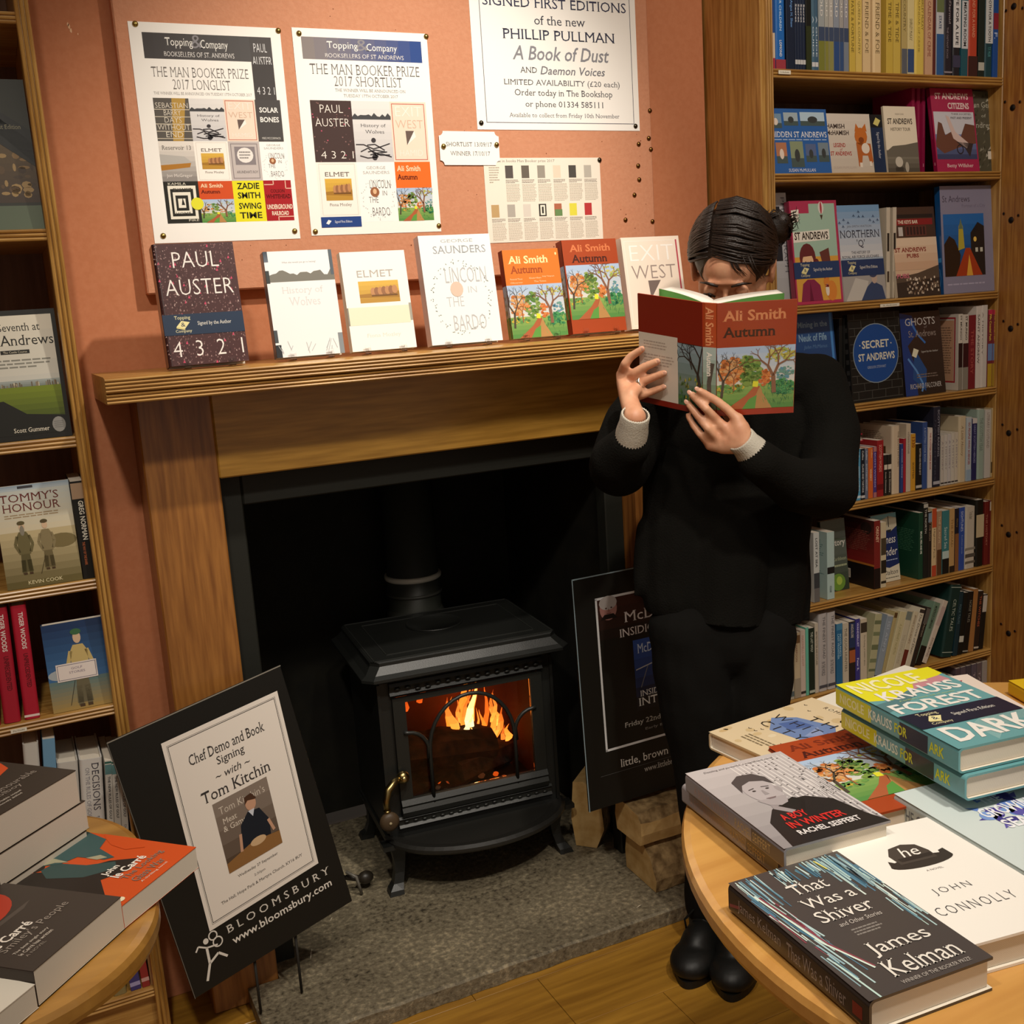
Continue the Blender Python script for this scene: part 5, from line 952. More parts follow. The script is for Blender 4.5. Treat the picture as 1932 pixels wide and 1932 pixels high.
def row(rows, zs, yf, shelfname, group, lean_default=0, depth=.135, desc_first=''):
    """rows: (pxL, pxR at the foot, pixel y of the top, pixel x of the top middle or None, colour, description, text colour, text, bands, style, recess)"""
    for i, r in enumerate(rows):
        (xl, xr, ytop, xt, col, desc, tcol, txt, bands, st, rec) = (list(r)+[None]*11)[:11]
        y = yf+(rec or .012)
        # foot: pixel x on the shelf plane -> solve pixel y of the shelf line
        def foot(px):
            py = 700
            for _ in range(4):
                P = at_y(px, py, y); py += (P.z-zs)*FPX/(y/ray(px, py).y)
            return at_y(px, py, y)
        A = foot(xl); B = foot(xr); t = max(.004, (B.x-A.x)*.97); xm = (xl+xr)/2
        if ytop < 0: top = Vector((A.x, y, zs+(-ytop)))
        else: top = at_y(xm if xt is None else xt, ytop, y)
        hh = top.z-zs; dx = 0
        if xt is not None: dx = top.x-(A.x+B.x)/2; dx = 0 if abs(dx) < .004 else dx
        h = math.hypot(hh, dx); ang = math.atan2(dx, hh); up = Vector((math.sin(ang), 0, math.cos(ang))); side = Vector((-math.cos(ang), 0, math.sin(ang)))
        # local y (thickness) runs towards -x; keep both lower corners at or above the shelf
        o = Vector((B.x, y, zs+.0006)); 
        if ang > 0: o = Vector((A.x+t*math.cos(ang), y, zs+.0006)); o.z += 0
        if ang > .01: o = o + Vector((0, 0, 0)); 
        M = Matrix((Vector((0, 1, 0)), side, up)).transposed().to_4x4()
        # corner heights: front-right o, left = o+side*t
        if side.z < 0: o.z += -side.z*t
        M.translation = o
        hard = t > .026
        bk = book(M, min(depth, .16)+(.0 if hard else 0), h, t, col, f'{desc.rstrip(",")} book spine, {ORD[i]} from left, {shelfname}', None, spine_art(col, tcol or '#d8d0c0', txt, bands, st or 'm', t, h) if txt else None, BACKS.get(desc), hard, group)
        for (y0_, y1_, c_) in (bands or []) if not txt else []:
            a = Art(t, h); a.rect(1, y0_, 99, y1_, c_); a.build(bk, Matrix(((0, 1, 0, 0), (-1, 0, 0, t), (0, 0, 1, 0), (0, 0, 0, 1))), M_PRINT, 'spine_band')
# top shelf in view (tops run out of the frame)
T1 = [(1455, 1463, -.2, None, '#274a86', 'blue', None, None, [(0, 12, '#a8303c'), (12, 40, '#d8c0a0')]), (1463.5, 1483, -.215, None, '#1c66b4', 'bright blue', '#b8d8f4', [('AND FOR CHILDREN', 40, 92, '#bcd8f0', 40, 62), ('LOMOND', 13, 30, '#e8e8e8', 38, 62)], [(0, 10, '#9c3844')]),
 (1484, 1500, -.21, None, '#132036', 'glossy navy', '#7aa0d0', [('Angus H. Shaw', 45, 74, '#6c9cd8', 45, 80)], None)]
T1 += [(1500.5+k*5, 1505.3+k*5, -.205, None, '#14233c', ['thin navy', 'slim navy', 'narrow navy', 'very thin navy'][k], '#d8d8d8', [('Secret', 52, 72, '#d8d8d8', 20, 80)], [(6, 11, '#c8c8c8')]) for k in range(4)]
T1 += [(1521, 1531.5, -.2, None, '#10140f', 'blackish green', None, None, [(0, 50, '#2c3418')]), (1532, 1538, -.205, None, '#4c6c80', 'slim slate blue', '#c8d4dc', [('A GUIDE', 15, 60)], [(4, 9, '#d0d0d0')]), (1538.3, 1544, -.205, None, '#3c5c74', 'thin slate blue', '#c8d4dc', [('A GUIDE', 15, 60)], [(4, 9, '#d0d0d0')])]
T1 += [(a_, b_, -.2, None, c_, d_, '#dcd8d0', [('OLD', 62, 84)], [(0, 34, e_), (34, 50, '#3c4a64')]) for a_, b_, c_, d_, e_ in [(1545, 1556.5, '#9aa0a0', 'grey and olive', '#7a7c34'), (1557, 1564, '#a8a8a0', 'thin grey and olive', '#86843c'), (1564.5, 1573, '#b0aca4', 'pale grey', '#8c8a50'), (1573.5, 1584, '#8c94a0', 'grey and blue', '#2c4c80'), (1584.5, 1592, '#a09c98', 'slim grey and blue', '#34507c'), (1592.5, 1601.5, '#94949c', 'grey with steel blue foot', '#7a8490')]]
T1 += [(1603, 1614.5, -.205, None, '#cdb04c', 'mustard yellow', '#5a4a20', [('FATE & FORTUNE', 22, 80)], [(82, 92, '#bf9f40')], 'S'), (1615, 1626.5, -.205, None, '#d8bc64', 'yellow', '#7a6a34', [('QUEEN & COUNTRY', 20, 80)], None, 'S'), (1628, 1643, -.205, None, '#dcc090', 'cream yellow', '#6a5838', [('FRIEND & FOE', 22, 80)], None, 'S'), (1647, 1664, -.205, None, '#dec292', 'pinkish cream', '#6a5838', [('FRIEND & FOE', 22, 80)], None, 'S'),
 (1672, 1685, -.205, None, '#c8ab48', 'dull gold', '#5a4820', [('TIME & TIDE', 36, 82)], None, 'S'), (1685.5, 1699, -.205, None, '#ccb050', 'gold yellow', '#5a4820', [('TIME & TIDE', 36, 82)], None, 'S'), (1701, 1711.5, -.2, None, '#b8a468', 'tan and grey', '#6a5c38', [('COUNTRY', 50, 88)], [(0, 30, '#5c6068')], 'S'), (1712, 1724.5, -.2, None, '#d8c890', 'cream and blue', '#5a5034', [('SHIRLEY McKAY', 40, 66)], [(2, 30, '#344c78'), (0, 2, '#c8c0a0')], 'S'),
 (1725.5, 1744.5, -.205, None, '#d6bc58', 'shiny gold', '#6a5420', [('SHIRLEY McKAY', 52, 92, '#6a5420', 62, 82), ('CALENDAR OF CRIME', 26, 92, '#8a7434', 30, 48)], None, 'S'), (1745.5, 1759.5, -.2, None, '#c8a080', 'dusty pink', '#8a4434', [('CALENDAR OF CRIME', 22, 88)], None, 'S'), (1760, 1765, -.2, None, '#5c2420', 'thin maroon', None, None, None), (1766, 1780, -.2, None, '#c0c4c8', 'white and blue', '#283c64', [('STATE', 56, 72, '#283c64', 30, 66)], [(0, 50, '#2c5c94'), (76, 100, '#68744c')], 'b'),
 (1780.5, 1796.5, -.21, None, '#26222a', 'charcoal', '#a8a0a4', [('McDermid', 60, 96, '#a8a0a4', 50, 76), ('THE DISTANT ECHO', 20, 56, '#8c848c', 26, 48)], [(3, 5, '#8c848c')], 'S'), (1797, 1811.5, -.21, None, '#1c1c24', 'black with white boxed letters', '#1c1c24', [('LIFE FOR A LIFE', 36, 96, '#1c1c24', 34, 72)], [(33, 98, '#d8d8d8'), (10, 24, '#3c3c54')], 'b'), (1813, 1825.5, -.205, None, '#1f5460', 'teal with white boxed letters', '#1c1c24', [('MEATING ROOM', 36, 88, '#1c1c24', 30, 72)], [(33, 90, '#c8ccd0')], 'b'),
 (1826, 1844, -.21, None, '#b8432c', 'orange-red with brown foot', '#e0a080', [('HAND FOR A HAND', 46, 96, '#dc9878', 36, 66)], [(0, 24, '#3c1f1c')], 'm'), (1845, 1856.5, -.2, None, '#16241e', 'blackish green', '#c8c8b8', None, [(8, 18, '#b8b8ac')]), (1857.5, 1872, -.21, None, '#164048', 'dark teal with white boxed letters', '#1c1c24', [('TOOTH FOR A TOOTH', 42, 98, '#1c1c24', 38, 72), ('T.F. MUIR', 24, 36, '#4c8c90', 34, 70)], [(40, 100, '#ccd0d0')], 'b'), (1872.5, 1882, -.2, None, '#1c4c94', 'royal blue', '#b8c8e4', [('F.', 48, 56, '#b8c8e4', 20, 80)], [(60, 80, '#8c2434')])]
for k in (T1[13],): pass
row(T1, RS[7], RYF, 'top right-hand shelf', 'books on the top right-hand shelf', depth=.13)
# fourth shelf right end
T4 = [(1807, 1815, 593, None, '#cfc8bc', 'red-edged white', '#2a2420', [('ST MUNGO', 66, 98, '#2a2420', 40, 76)], [(0, 30, '#8a8478'), (30, 62, '#2a1414')], 'b'), (1815.5, 1826, 594, None, '#cbc4b8', 'white and maroon', '#2a2420', [('ST MUNGO', 66, 98, '#2a2420', 40, 76)], [(0, 30, '#8a8478'), (30, 62, '#3a1418')], 'b'), (1826.5, 1839.5, 595, None, '#7a2028', 'maroon', '#b86a60', [('THE STORY', 20, 80, '#a85048')], None), (1840, 1849, 578, None, '#d4ccc4', 'white', '#5a5450', [('SAINT ANDREW', 30, 90, '#4a4440')], None), (1849.5, 1854.5, 577, None, '#d8d2ca', 'thin white', '#6a6460', [('A HISTORY', 40, 92)], None), (1855, 1861, 576, None, '#ccc6be', 'slim grey-white', '#6a6460', None, None),
 (1862, 1870.5, 585, None, '#7a2c34', 'red and yellow coastal path', '#e0c448', [('Fife Coastal Path', 60, 94, '#e0c448', 30, 74)], [(0, 30, '#b8982c'), (34, 56, '#6c88b8'), (94, 100, '#c0304c')], 'b'), (1871, 1879.5, 585, None, '#7c3038', 'second red and yellow coastal path', '#e0c448', [('Fife Coastal Path', 60, 94, '#e0c448', 30, 74)], [(0, 30, '#a88c2c'), (34, 56, '#6480b0'), (94, 100, '#b82c48')], 'b')]
row(T4, RS[4], RYF, 'end of fourth right shelf', 'spines at the end of the fourth shelf')
# fifth shelf
C_ = [('Collins', 78, 96), ]
T5 = [(1607, 1615, 849, None, '#25611f', 'green', '#d0dcc0', [('Collins', 78, 96), ('SCOTTISH BIRDS', 22, 58)], [(4, 9, '#c8d0b8')]), (1615.5, 1624, 848, None, '#559cc0', 'light blue', '#e0ecf0', [('Collins', 78, 96), ('SCOTTISH CASTLES', 18, 66)], [(4, 9, '#d0e0e8')]), (1624.5, 1632, 847, None, '#18202c', 'blue-black', '#d8d8d8', [('Collins', 78, 96), ('CLANS AND TARTANS', 14, 70)], [(3, 8, '#c8c8c8')]), (1632.5, 1638, 847, None, '#6c7488', 'grey-blue', '#d8dce4', [('Collins', 78, 96), ('SCOTTISH HISTORY', 16, 70)], None), (1638.5, 1647.5, 845, None, '#d4682c', 'orange', '#f0d0a8', [('Collins', 80, 96, '#f0c890', 55, 80), ('WHISKY', 34, 58)], None),
 (1648, 1654, 843, None, '#4c3c84', 'purple', '#c0b4dc', [('SCOTS WORDS', 20, 88)], [(0, 10, '#b07070'), (90, 100, '#b07878')]), (1655, 1667, 831, None, '#9c2024', 'red tartan', '#e8a898', [('SCOTTISH WORDS', 44, 92, '#e4a090')], [(12, 22, '#6c1418')]), (1668, 1674, 859, None, '#26221f', 'small black and white', '#d8d0c4', [('Scots Dictionary', 6, 58)], [(64, 76, '#d8ccb8')], 'm'), (1675, 1682, 858, None, '#28241f', 'second small black and white', '#d8d0c4', [('Scots Dictionary', 6, 58)], [(64, 76, '#d8ccb8')], 'm'),
 (1683, 1698, 804, None, '#d2bfa4', 'tall cream', '#6a5c48', [('THE SCOTS KITCHEN', 40, 92, '#6a5c48', 66, 84)], None, 'm'), (1699, 1704, 838, None, '#2c4480', 'short blue', '#c8d0e8', [('Scottish History', 30, 90)], None), (1704.5, 1709, 828, None, '#a82434', 'short red', None, None, None), (1709.5, 1718, 800, None, '#c9bba4', 'cream with small dark lettering', '#4a443c', [('A LITTLE BOOK OF SCOTLAND', 56, 88, '#4a443c', 30, 66)], None, 'm'), (1718.5, 1727, 819, None, '#d09a30', 'mustard', '#5c3c14', [('SCOTTISH', 22, 50), ('1330', 76, 94, '#8c4414', 14, 84)], None, 'b'),
 (1727.5, 1739, 838, None, '#171814', 'black', '#d8d4c8', [('SCOTTISH AND PROUD OF IT', 32, 90, '#d0ccc0', 55, 82)], [(4, 10, '#c0bcb0')], 'b'), (1740, 1749, 797, None, '#34508c', 'royal blue', '#98acd0', [('A SCOTTISH COOK BOOK', 40, 92)], None), (1750, 1758.5, 808, None, '#d4ccc4', 'white with red lettering', '#a8342c', [('THE SCOTTISH SUPPER BOOK', 30, 92, '#a83c34', 36, 70)], [(74, 98, '#dcd4cc')], 'b'), (1760, 1773, 768, None, '#242636', 'tall midnight blue', '#a8a8b8', [('SCOTTISH BAKING', 38, 96, '#a8a8b4', 60, 86), ('DAUGHTERS', 8, 84, '#4a4c5c', 14, 40)], [(3, 7, '#b0b0b8')], 'S')]
T5 += [(1774.5+k*6.6, 1780.6+k*6.6, 822-k*1.4, None, ['#c6bfb4', '#cdc8c0', '#c9c5c2', '#d0cabc', '#cfc6b4'][k], ['grey-white', 'pale grey', 'pale lilac-grey', 'off-white', 'warm white'][k]+' thin', '#8a8488', [('A HISTORY', 30, 88)], [(3, 6, '#3a3838')]) for k in range(5)]
T5 += [(1808, 1822, 786, None, '#cfc0a0', 'cream with brown script', '#8a6c3c', [('A Little History', 40, 86, '#7a6440', 20, 60)], None, 'i'), (1822.5, 1832, 788, None, '#b8c4cc', 'pale blue with red and black lettering', '#9c3030', [('SO PEOPLE WHO SCIENCES', 26, 92)], [(0, 18, '#98b0c4')], 'b'), (1833, 1842, 790, None, '#26285a', 'navy', '#8c90b8', [('GREAT SCOTTISH HEROES', 28, 90)], [(92, 100, '#d0ccc8')]), (1843, 1856.5, 773, None, '#9cb0a4', 'pale sage green', '#6c7c74', [('THE SCOTTISH YEAR', 40, 88)], None, 'S'), (1857, 1868, 774, None, '#c8c4bc', 'pale grey', '#8a7c74', [('LITERARY SCOTLAND', 44, 96)], None, 'S'), (1869, 1879, 770, None, '#c2b088', 'tan and black', '#4a3c24', [('THE GLENS', 50, 90)], [(6, 22, '#1c1812')], 'm')]
row(T5, RS[3], RYF, 'fifth right-hand shelf', 'books on the fifth right-hand shelf')
c_ = at_y(1618, 836, 2.19); book(book_M((1.915, 2.19, c_.z-.03), (1, .1, .22), (-.22, .1, 1)) if 0 else Matrix.Translation((1.92, 2.17, RS[3]+.137)) @ Matrix.Rotation(math.radians(-8), 4, 'Y') @ Matrix.Rotation(PI/2, 4, 'X') @ Matrix.Translation((0, 0, -.12)), .13, .12, .02, '#a8283c', 'red book lying flat on top of the green and blue spines by the reader', None, None, None, True)
# sixth shelf
T6 = [(1536, 1547, 1005, None, '#c8ccc8', 'black and white', '#2c2c2c', [('LOST AT SEA', 50, 92, '#34383c', 30, 66)], [(20, 42, '#3c4044'), (0, 20, '#6c6a68')], 'b'), (1561, 1575, 1004, None, '#b4ccc8', 'pale aqua', '#4c6468', [('A WEST HIGHLAND MEMOIR', 10, 20, '#4c6468', 30, 60)], [(38, 48, '#1c1c1c')], 'm'), (1649, 1661, 983, None, '#7c2420', 'dark red over black', '#e8c8a0', [('ORKNEY', 68, 92, '#e0b898', 28, 76)], [(0, 30, '#1c1210')], 'b'), (1662, 1672, 986, None, '#cbbd9c', 'cream and black', '#3a3428', None, [(22, 42, '#2a241a'), (50, 76, '#4a4030'), (6, 10, '#2a241a')]),
 (1733, 1741, 968, None, '#15422e', 'dark green', '#d8e4d4', [('BRUCE, MEG AND ME', 38, 72, '#e0e8dc', 24, 74)], None, 'b'), (1741.5, 1750, 950, None, '#1b1d1a', 'tall black', '#c8c4b8', [('THE NORTH', 60, 92)], [(94, 99, '#b8b4a8')]), (1750.5, 1757, 966, None, '#26201c', 'dark brown', '#a89078', [('AT THE LOCH', 56, 88)], [(84, 98, '#7c94ac')]), (1757.5, 1766, 960, None, '#d2b88c', 'cream spine with orange ends', '#4c3c24', [('Highland Pack', 26, 70)], [(0, 16, '#b8482c'), (72, 100, '#c0502c')], 'S'), (1767, 1776, 965, None, '#a8896a', 'brown patterned', '#e0c8a0', [('THE ISLANDS', 50, 92)], [(0, 40, '#5c3c24')], 'S'),
 (1777, 1790, 964, None, '#3c7c80', 'teal with black foot', '#c8dcd8', [('Sacred Sea', 40, 74)], [(0, 24, '#141414'), (24, 36, '#b8ccc8')], 'S'), (1790.5, 1800, 960, None, '#bf9a64', 'tan', '#8c6838', [('THE ROAD', 40, 84)], [(0, 10, '#2c2018')], 'S'), (1800.5, 1808, 960, None, '#1d1c28', 'black with brown foot', '#a8884c', [('Glory', 70, 84)], [(0, 60, '#8a5c34')], 'S'), (1808.5, 1819, 958, None, '#3050a4', 'bright blue', '#c8d4f0', [('SIGHTLINES', 62, 94), ('Kathleen Jamie', 26, 56, '#94a8d8', 36, 66)], None, 'S'),
 (1820, 1839, 957, None, '#c4bcac', 'white with a bear drawing', '#4c463c', [('To the Island', 80, 92, '#4c463c', 36, 70)], [(30, 34, '#8c8678'), (8, 12, '#6c6659'), (18, 24, '#57524a')], 'i'), (1840, 1855, 944, None, '#17160f', 'black with a cream label', '#8a7c5c', None, [(44, 78, '#c8b894')]), (1856, 1864, 947, None, '#70201c', 'dark red', '#b87868', [('THE HISTORY', 30, 80)], None, 'S'), (1865, 1877, 944, None, '#6c1c1c', 'deep red', '#b87868', [('SCOTLAND', 40, 80)], [(84, 98, '#c8c0b0')], 'S')]
row(T6, RS[2], RYF, 'sixth right-hand shelf', 'books on the sixth right-hand shelf', depth=.15)
# seventh shelf
T7 = [(1489, 1499, 1195, None, '#b9b2a0', 'grey-cream', '#5c5c54', None, [(4, 12, '#5c6c70')]), (1500, 1511, 1194, None, '#cdbb9a', 'cream', '#7a3c2c', [('HARPOON', 56, 82, '#7a3c2c', 20, 50)], [(84, 96, '#7a5c3c'), (0, 30, '#a89c88')], 'S'), (1511.5, 1521, 1189, None, '#d3c2b4', 'pinkish white', '#b07068', [('MAXWELLS GHOST', 46, 92, '#b87c70', 24, 64)], [(4, 8, '#3c3430')], 'S'), (1521.5, 1527, 1184, None, '#6cc0a8', 'thin aqua', None, None, None), (1527.5, 1538, 1185, None, '#1c2c22', 'black-green', '#c0c8b8', [('THE LAST WOLF', 64, 94)], [(2, 6, '#b8c0b0')]), (1538.5, 1545, 1176, None, '#c9bfac', 'thin white', '#3c3630', [('BEATRIX POTTER AND SCOTLAND', 40, 88)], None, 'b'),
 (1546, 1562, 1158, None, '#b9b4b2', 'grey-white', '#5c5c60', [('THE FINEST ROAD', 42, 96, '#5c5c60', 44, 74), ('IN THE WORLD', 20, 38)], [(4, 8, '#4c4c54')], 'm'), (1562.5, 1578, 1155, None, '#bdb8b6', 'second grey-white', '#5c5c60', [('THE FINEST ROAD', 42, 96, '#5c5c60', 44, 74), ('IN THE WORLD', 20, 38)], [(4, 8, '#4c4c54')], 'm'), (1578.5, 1590, 1177, None, '#2c6c98', 'blue', '#98c4dc', [("SCOTLAND'S", 48, 84, '#a4cce0', 52, 80), ('LAST FRONTIER', 44, 84, '#a4cce0', 18, 44)], [(90, 100, '#4c88ac')], 'b'), (1590.5, 1602, 1176, None, '#c7bda9', 'white', '#5c5648', [('THE GUGA HUNTERS', 22, 92)], None, 'S'), (1602.5, 1614, 1173, None, '#2b2420', 'brown and blue', '#c8c0b0', [('ANGUSLORE', 74, 96)], [(58, 98, '#28385c'), (34, 54, '#a85c34')], 'm'), (1614.5, 1623, 1168, None, '#3c3884', 'violet blue', '#d0ccec', [('WANDERLUST', 56, 94), ('Peter R.', 18, 38)], None, 'b'),
 (1624, 1636, 1168, None, '#c9bca4', 'cream with a small black figure', '#4c4438', [('The Finding of HARRY BING', 24, 74, '#4c4438', 44, 70)], [(78, 94, '#3c342a')], 'S'), (1637, 1650, 1160, 1659, '#b0ad88', 'leafy cream', '#5c644c', None, [(10, 14, '#6c7454'), (24, 30, '#79815f'), (44, 52, '#6c7454'), (66, 72, '#79815f'), (84, 90, '#6c7454')]), (1651, 1663, 1163, 1681, '#8c98a4', 'slate blue-grey leaning', '#b0bcc8', [('ISLAND', 40, 90)], [(98, 100, '#c8c4b8')], 'S'), (1664, 1670, 1155, 1692, '#b0a070', 'thin olive-cream leaning', '#6c5c38', None, [(90, 98, '#5c4424')]), (1671, 1684, 1157, 1706, '#c9bf96', 'pale yellow leaning', '#98905c', [('A JOURNEY NORTH', 30, 80)], None, 'S'), (1685, 1696, 1154, 1718, '#c6bda2', 'cream leaning', '#a8a088', [('THE LONG SHORE', 12, 60)], [(84, 98, '#788078')], 'S'),
 (1697, 1706, 1156, 1730, '#cabfa2', 'cream with a red panel leaning', '#6a4434', [("JESSIE'S JOURNEY", 44, 94)], [(0, 34, '#6c2c20')], 'S'), (1707, 1717, 1150, 1742, '#cfc6b0', 'white leaning', '#3c3630', [('The Drove of Deer', 22, 90)], [(92, 98, '#3c3430')], 'i'), (1718, 1726, 1148, 1754, '#2a221d', 'black-brown leaning', '#a89c88', [('Horizon', 50, 72)], [(72, 98, '#5c5650')], 'S'), (1727, 1739, 1140, 1770, '#6b8470', 'green and black leaning', '#1c2820', [('MONSTROUS COMPANION', 58, 94)], [(0, 30, '#17140f')], 'b'), (1740, 1749, 1136, 1786, '#c9bcac', 'pinkish white leaning', '#8c7468', [('EWAN McPHEE', 10, 40)], [(60, 90, '#b8a49c')], 'm'),
 (1776, 1797, 1106, 1806, '#10302c', 'large dark green', '#b4c0b4', [('CELTIC TALES', 36, 80, '#b0bcac', 40, 66)], [(6, 7, '#a8b4a8'), (96, 97, '#a8b4a8')], 'S'), (1798, 1806, 1117, 1815, '#15313a', 'dark teal', '#5c7c84', [('FOLK TALES', 50, 80)], None, 'S'), (1806.5, 1815, 1119, 1824, '#121410', 'black with a white badge', '#a8a89c', None, [(20, 30, '#c8c8bc')]), (1815.5, 1826, 1117, 1834, '#14120f', 'black', '#8c8878', [('NORSE TALES', 50, 86)], [(2, 4, '#a8a89c')], 'S'), (1827, 1836, 1112, 1842, '#9c6c3c', 'tan brown', None, None, [(0, 98, '#a2713e')]), (1836.5, 1846, 1116, 1852, '#2b1f18', 'dark brown', '#b0583c', [('THE WITCHES', 40, 92)], [(3, 6, '#c8c0b0')]), (1847, 1855, 1122, 1860, '#181613', 'black with a white label', '#c8c0b4', None, [(68, 98, '#c8c0b4')])]
row(T7, RS[1], RYF, 'seventh right-hand shelf', 'books on the seventh right-hand shelf', depth=.155)
# lowest shelf in view, almost hidden behind the table
T8 = [(1762, 1774, 1272, None, '#1c1a18', 'black', None, None, None), (1775, 1783, 1274, None, '#c8a82c', 'yellow', None, None, None), (1784, 1800, 1278, None, '#2a2622', 'dark', None, None, None)]+[(1801+k*10, 1810+k*10, 1262-k*2.6, None, ['#54464c', '#5c5058', '#4c444c', '#5e5460', '#6a5c5e', '#a09890'][k], ['dusky mauve', 'grey-mauve', 'dark mauve', 'lilac-grey', 'brownish mauve', 'pale striped'][k], '#a8989c', [('TALES', 60, 90)], None) for k in range(6)]
row(T8, RS[0], RYF, 'low shelf behind round table', 'books on the low right-hand shelf')
# ---- left bookcase
L3 = [(157, 182, 908, 147, '#13110d', 'black with white lettering', '#e0dccc', [('GREG NORMAN', 40, 80, '#e0dccc', 40, 80), ('THE WAY OF THE SHARK', 14, 38, '#b8643c', 30, 50)], [(82, 98, '#a88c70')], 'b')]
row(L3, LS[3], LYF, 'left shelf beside the old-time golfers', 'spines on the left bookcase', depth=.14)
L2 = [(-32, 2, 1150, -50, '#a02430', 'red', '#e0a8a0', None, None), (8, 41, 1148, -3, '#a81c30', 'crimson half-seen', '#e8d4cc', [('TIGER WOODS', 62, 94, '#e8dcd4', 44, 74), ('UNPRECEDENTED', 28, 58, '#5c1018', 44, 74)], None, 'b'), (47, 77, 1143, 34, '#b01c32', 'crimson with pale lettering', '#e8d4cc', [('TIGER WOODS', 62, 94, '#e8dcd4', 44, 74), ('UNPRECEDENTED', 28, 58, '#5c1018', 44, 74)], [(2, 4, '#e8d4cc')], 'b')]
row(L2, LS[2], LYF, 'left shelf beside yellow golfer', 'crimson spines on the left bookcase', depth=.155)
L1 = [(62, 92, 1405, 58, '#c8c4bc', 'white and grey', '#6a6664', None, [(0, 70, '#6c6864')]), (94, 118, 1395, 92, '#6c98b8', 'sky blue and black', '#c8c8c8', [('GOLF', 30, 74)], [(0, 76, '#1c1c20')]), (120, 160, 1440, 128, '#c4c0b8', 'broad white', '#8a8684', [('RULES', 40, 70, '#aaa6a0')], None), (161, 204, 1434, 172, '#d0ccc6', 'broad white with dark serif lettering', '#4c4a54', [('DECISIONS', 50, 96, '#44424c', 52, 84), ('ON THE RULES OF GOLF', 42, 92, '#7c7a84', 24, 42), ("2016 '17", 34, 44, '#5c5a64', 30, 80)], None, 'S')]
L1 += [(206+k*13.5, 219+k*13.5, 1436, 204+k*13.0, '#ccc8be', ['slim white rule-book', 'second slim white rule-book', 'third slim white rule-book'][k], '#3c3c3c', [('THE NEW RULES OF GOLF', 40, 84, '#34343a', 36, 74), ('Dunn Rep', 14, 32, '#8a8684', 30, 70)], [(86, 96, '#5c8484'), (97, 99, '#2c5c50')], 'b') for k in range(3)]
row(L1, LS[1], LYF, 'shelf behind left table', 'spines behind the left display table', depth=.15)
L0 = [(190, 212, -.2, None, '#1f2a1c', 'dark green', '#b8c0a8', None, [(8, 18, '#b8bca8')]), (213, 240, -.2, None, '#8c7c50', 'olive tan', '#e8e0c8', [('A', 6, 14)], None, 'S'), (247, 267, -.23, 236, '#443c78', 'purple', '#b8b0d8', [('How I Play Golf', 24, 84, '#a8a0cc', 28, 66)], [(4, 8, '#a8a0cc')], 'S'), (269, 284, -.215, 258, '#94302c', 'brick red', '#d8a8a0', [('BEN HOGAN', 44, 90, '#d09890', 34, 66)], [(6, 10, '#d0a098')], 'S'), (285, 291, -.2, None, '#a87c50', 'thin tan', None, None, None)]
row(L0, LS[0], LYF, 'lowest left shelf', 'spines on the lowest left shelf', depth=.14)

# ================================================================== TABLES
def disc_table(label, cx, cy, r, zt, mat, squash=None):
    root = empty('display_table', loc=(cx, cy, 0)); tag(root, label, 'table'); n = 96
    def ring(rr_, z):
        out = []
        for k in range(n):
            a = 2*PI*k/n
            if squash:   # rounded rectangle
                hx, hy_, c = squash; hx2, hy2 = hx-r+rr_, hy_-r+rr_; 
                q = (math.cos(a), math.sin(a)); sx = 1 if q[0] >= 0 else -1; sy = 1 if q[1] >= 0 else -1
                out.append((sx*(hx-c)+q[0]*(c-r+rr_), sy*(hy_-c)+q[1]*(c-r+rr_), z))
            else: out.append((rr_*math.cos(a), rr_*math.sin(a), z))
        return out
    b = MB(); b.rings([ring(r-.012, zt-.032), ring(r-.003, zt-.029), ring(r, zt-.022), ring(r, zt-.010), ring(r-.003, zt-.003), ring(r-.011, zt)], None, True); b.build('tabletop', mat, root)
    b = MB(); b.lathe([(.22, .001), (.23, .02), (.07, .05), (.045, .1), (.05, .5), (.08, zt-.05), (.16, zt-.033)], 32); b.build('pedestal', mat, root)
    return root
TZ = .845
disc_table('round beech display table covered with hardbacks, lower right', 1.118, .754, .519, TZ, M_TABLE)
disc_table('rounded beech display table with paperbacks at the lower left', -.45, 1.32, .3, TZ, M_TABLEL, (.535, .265, .2))
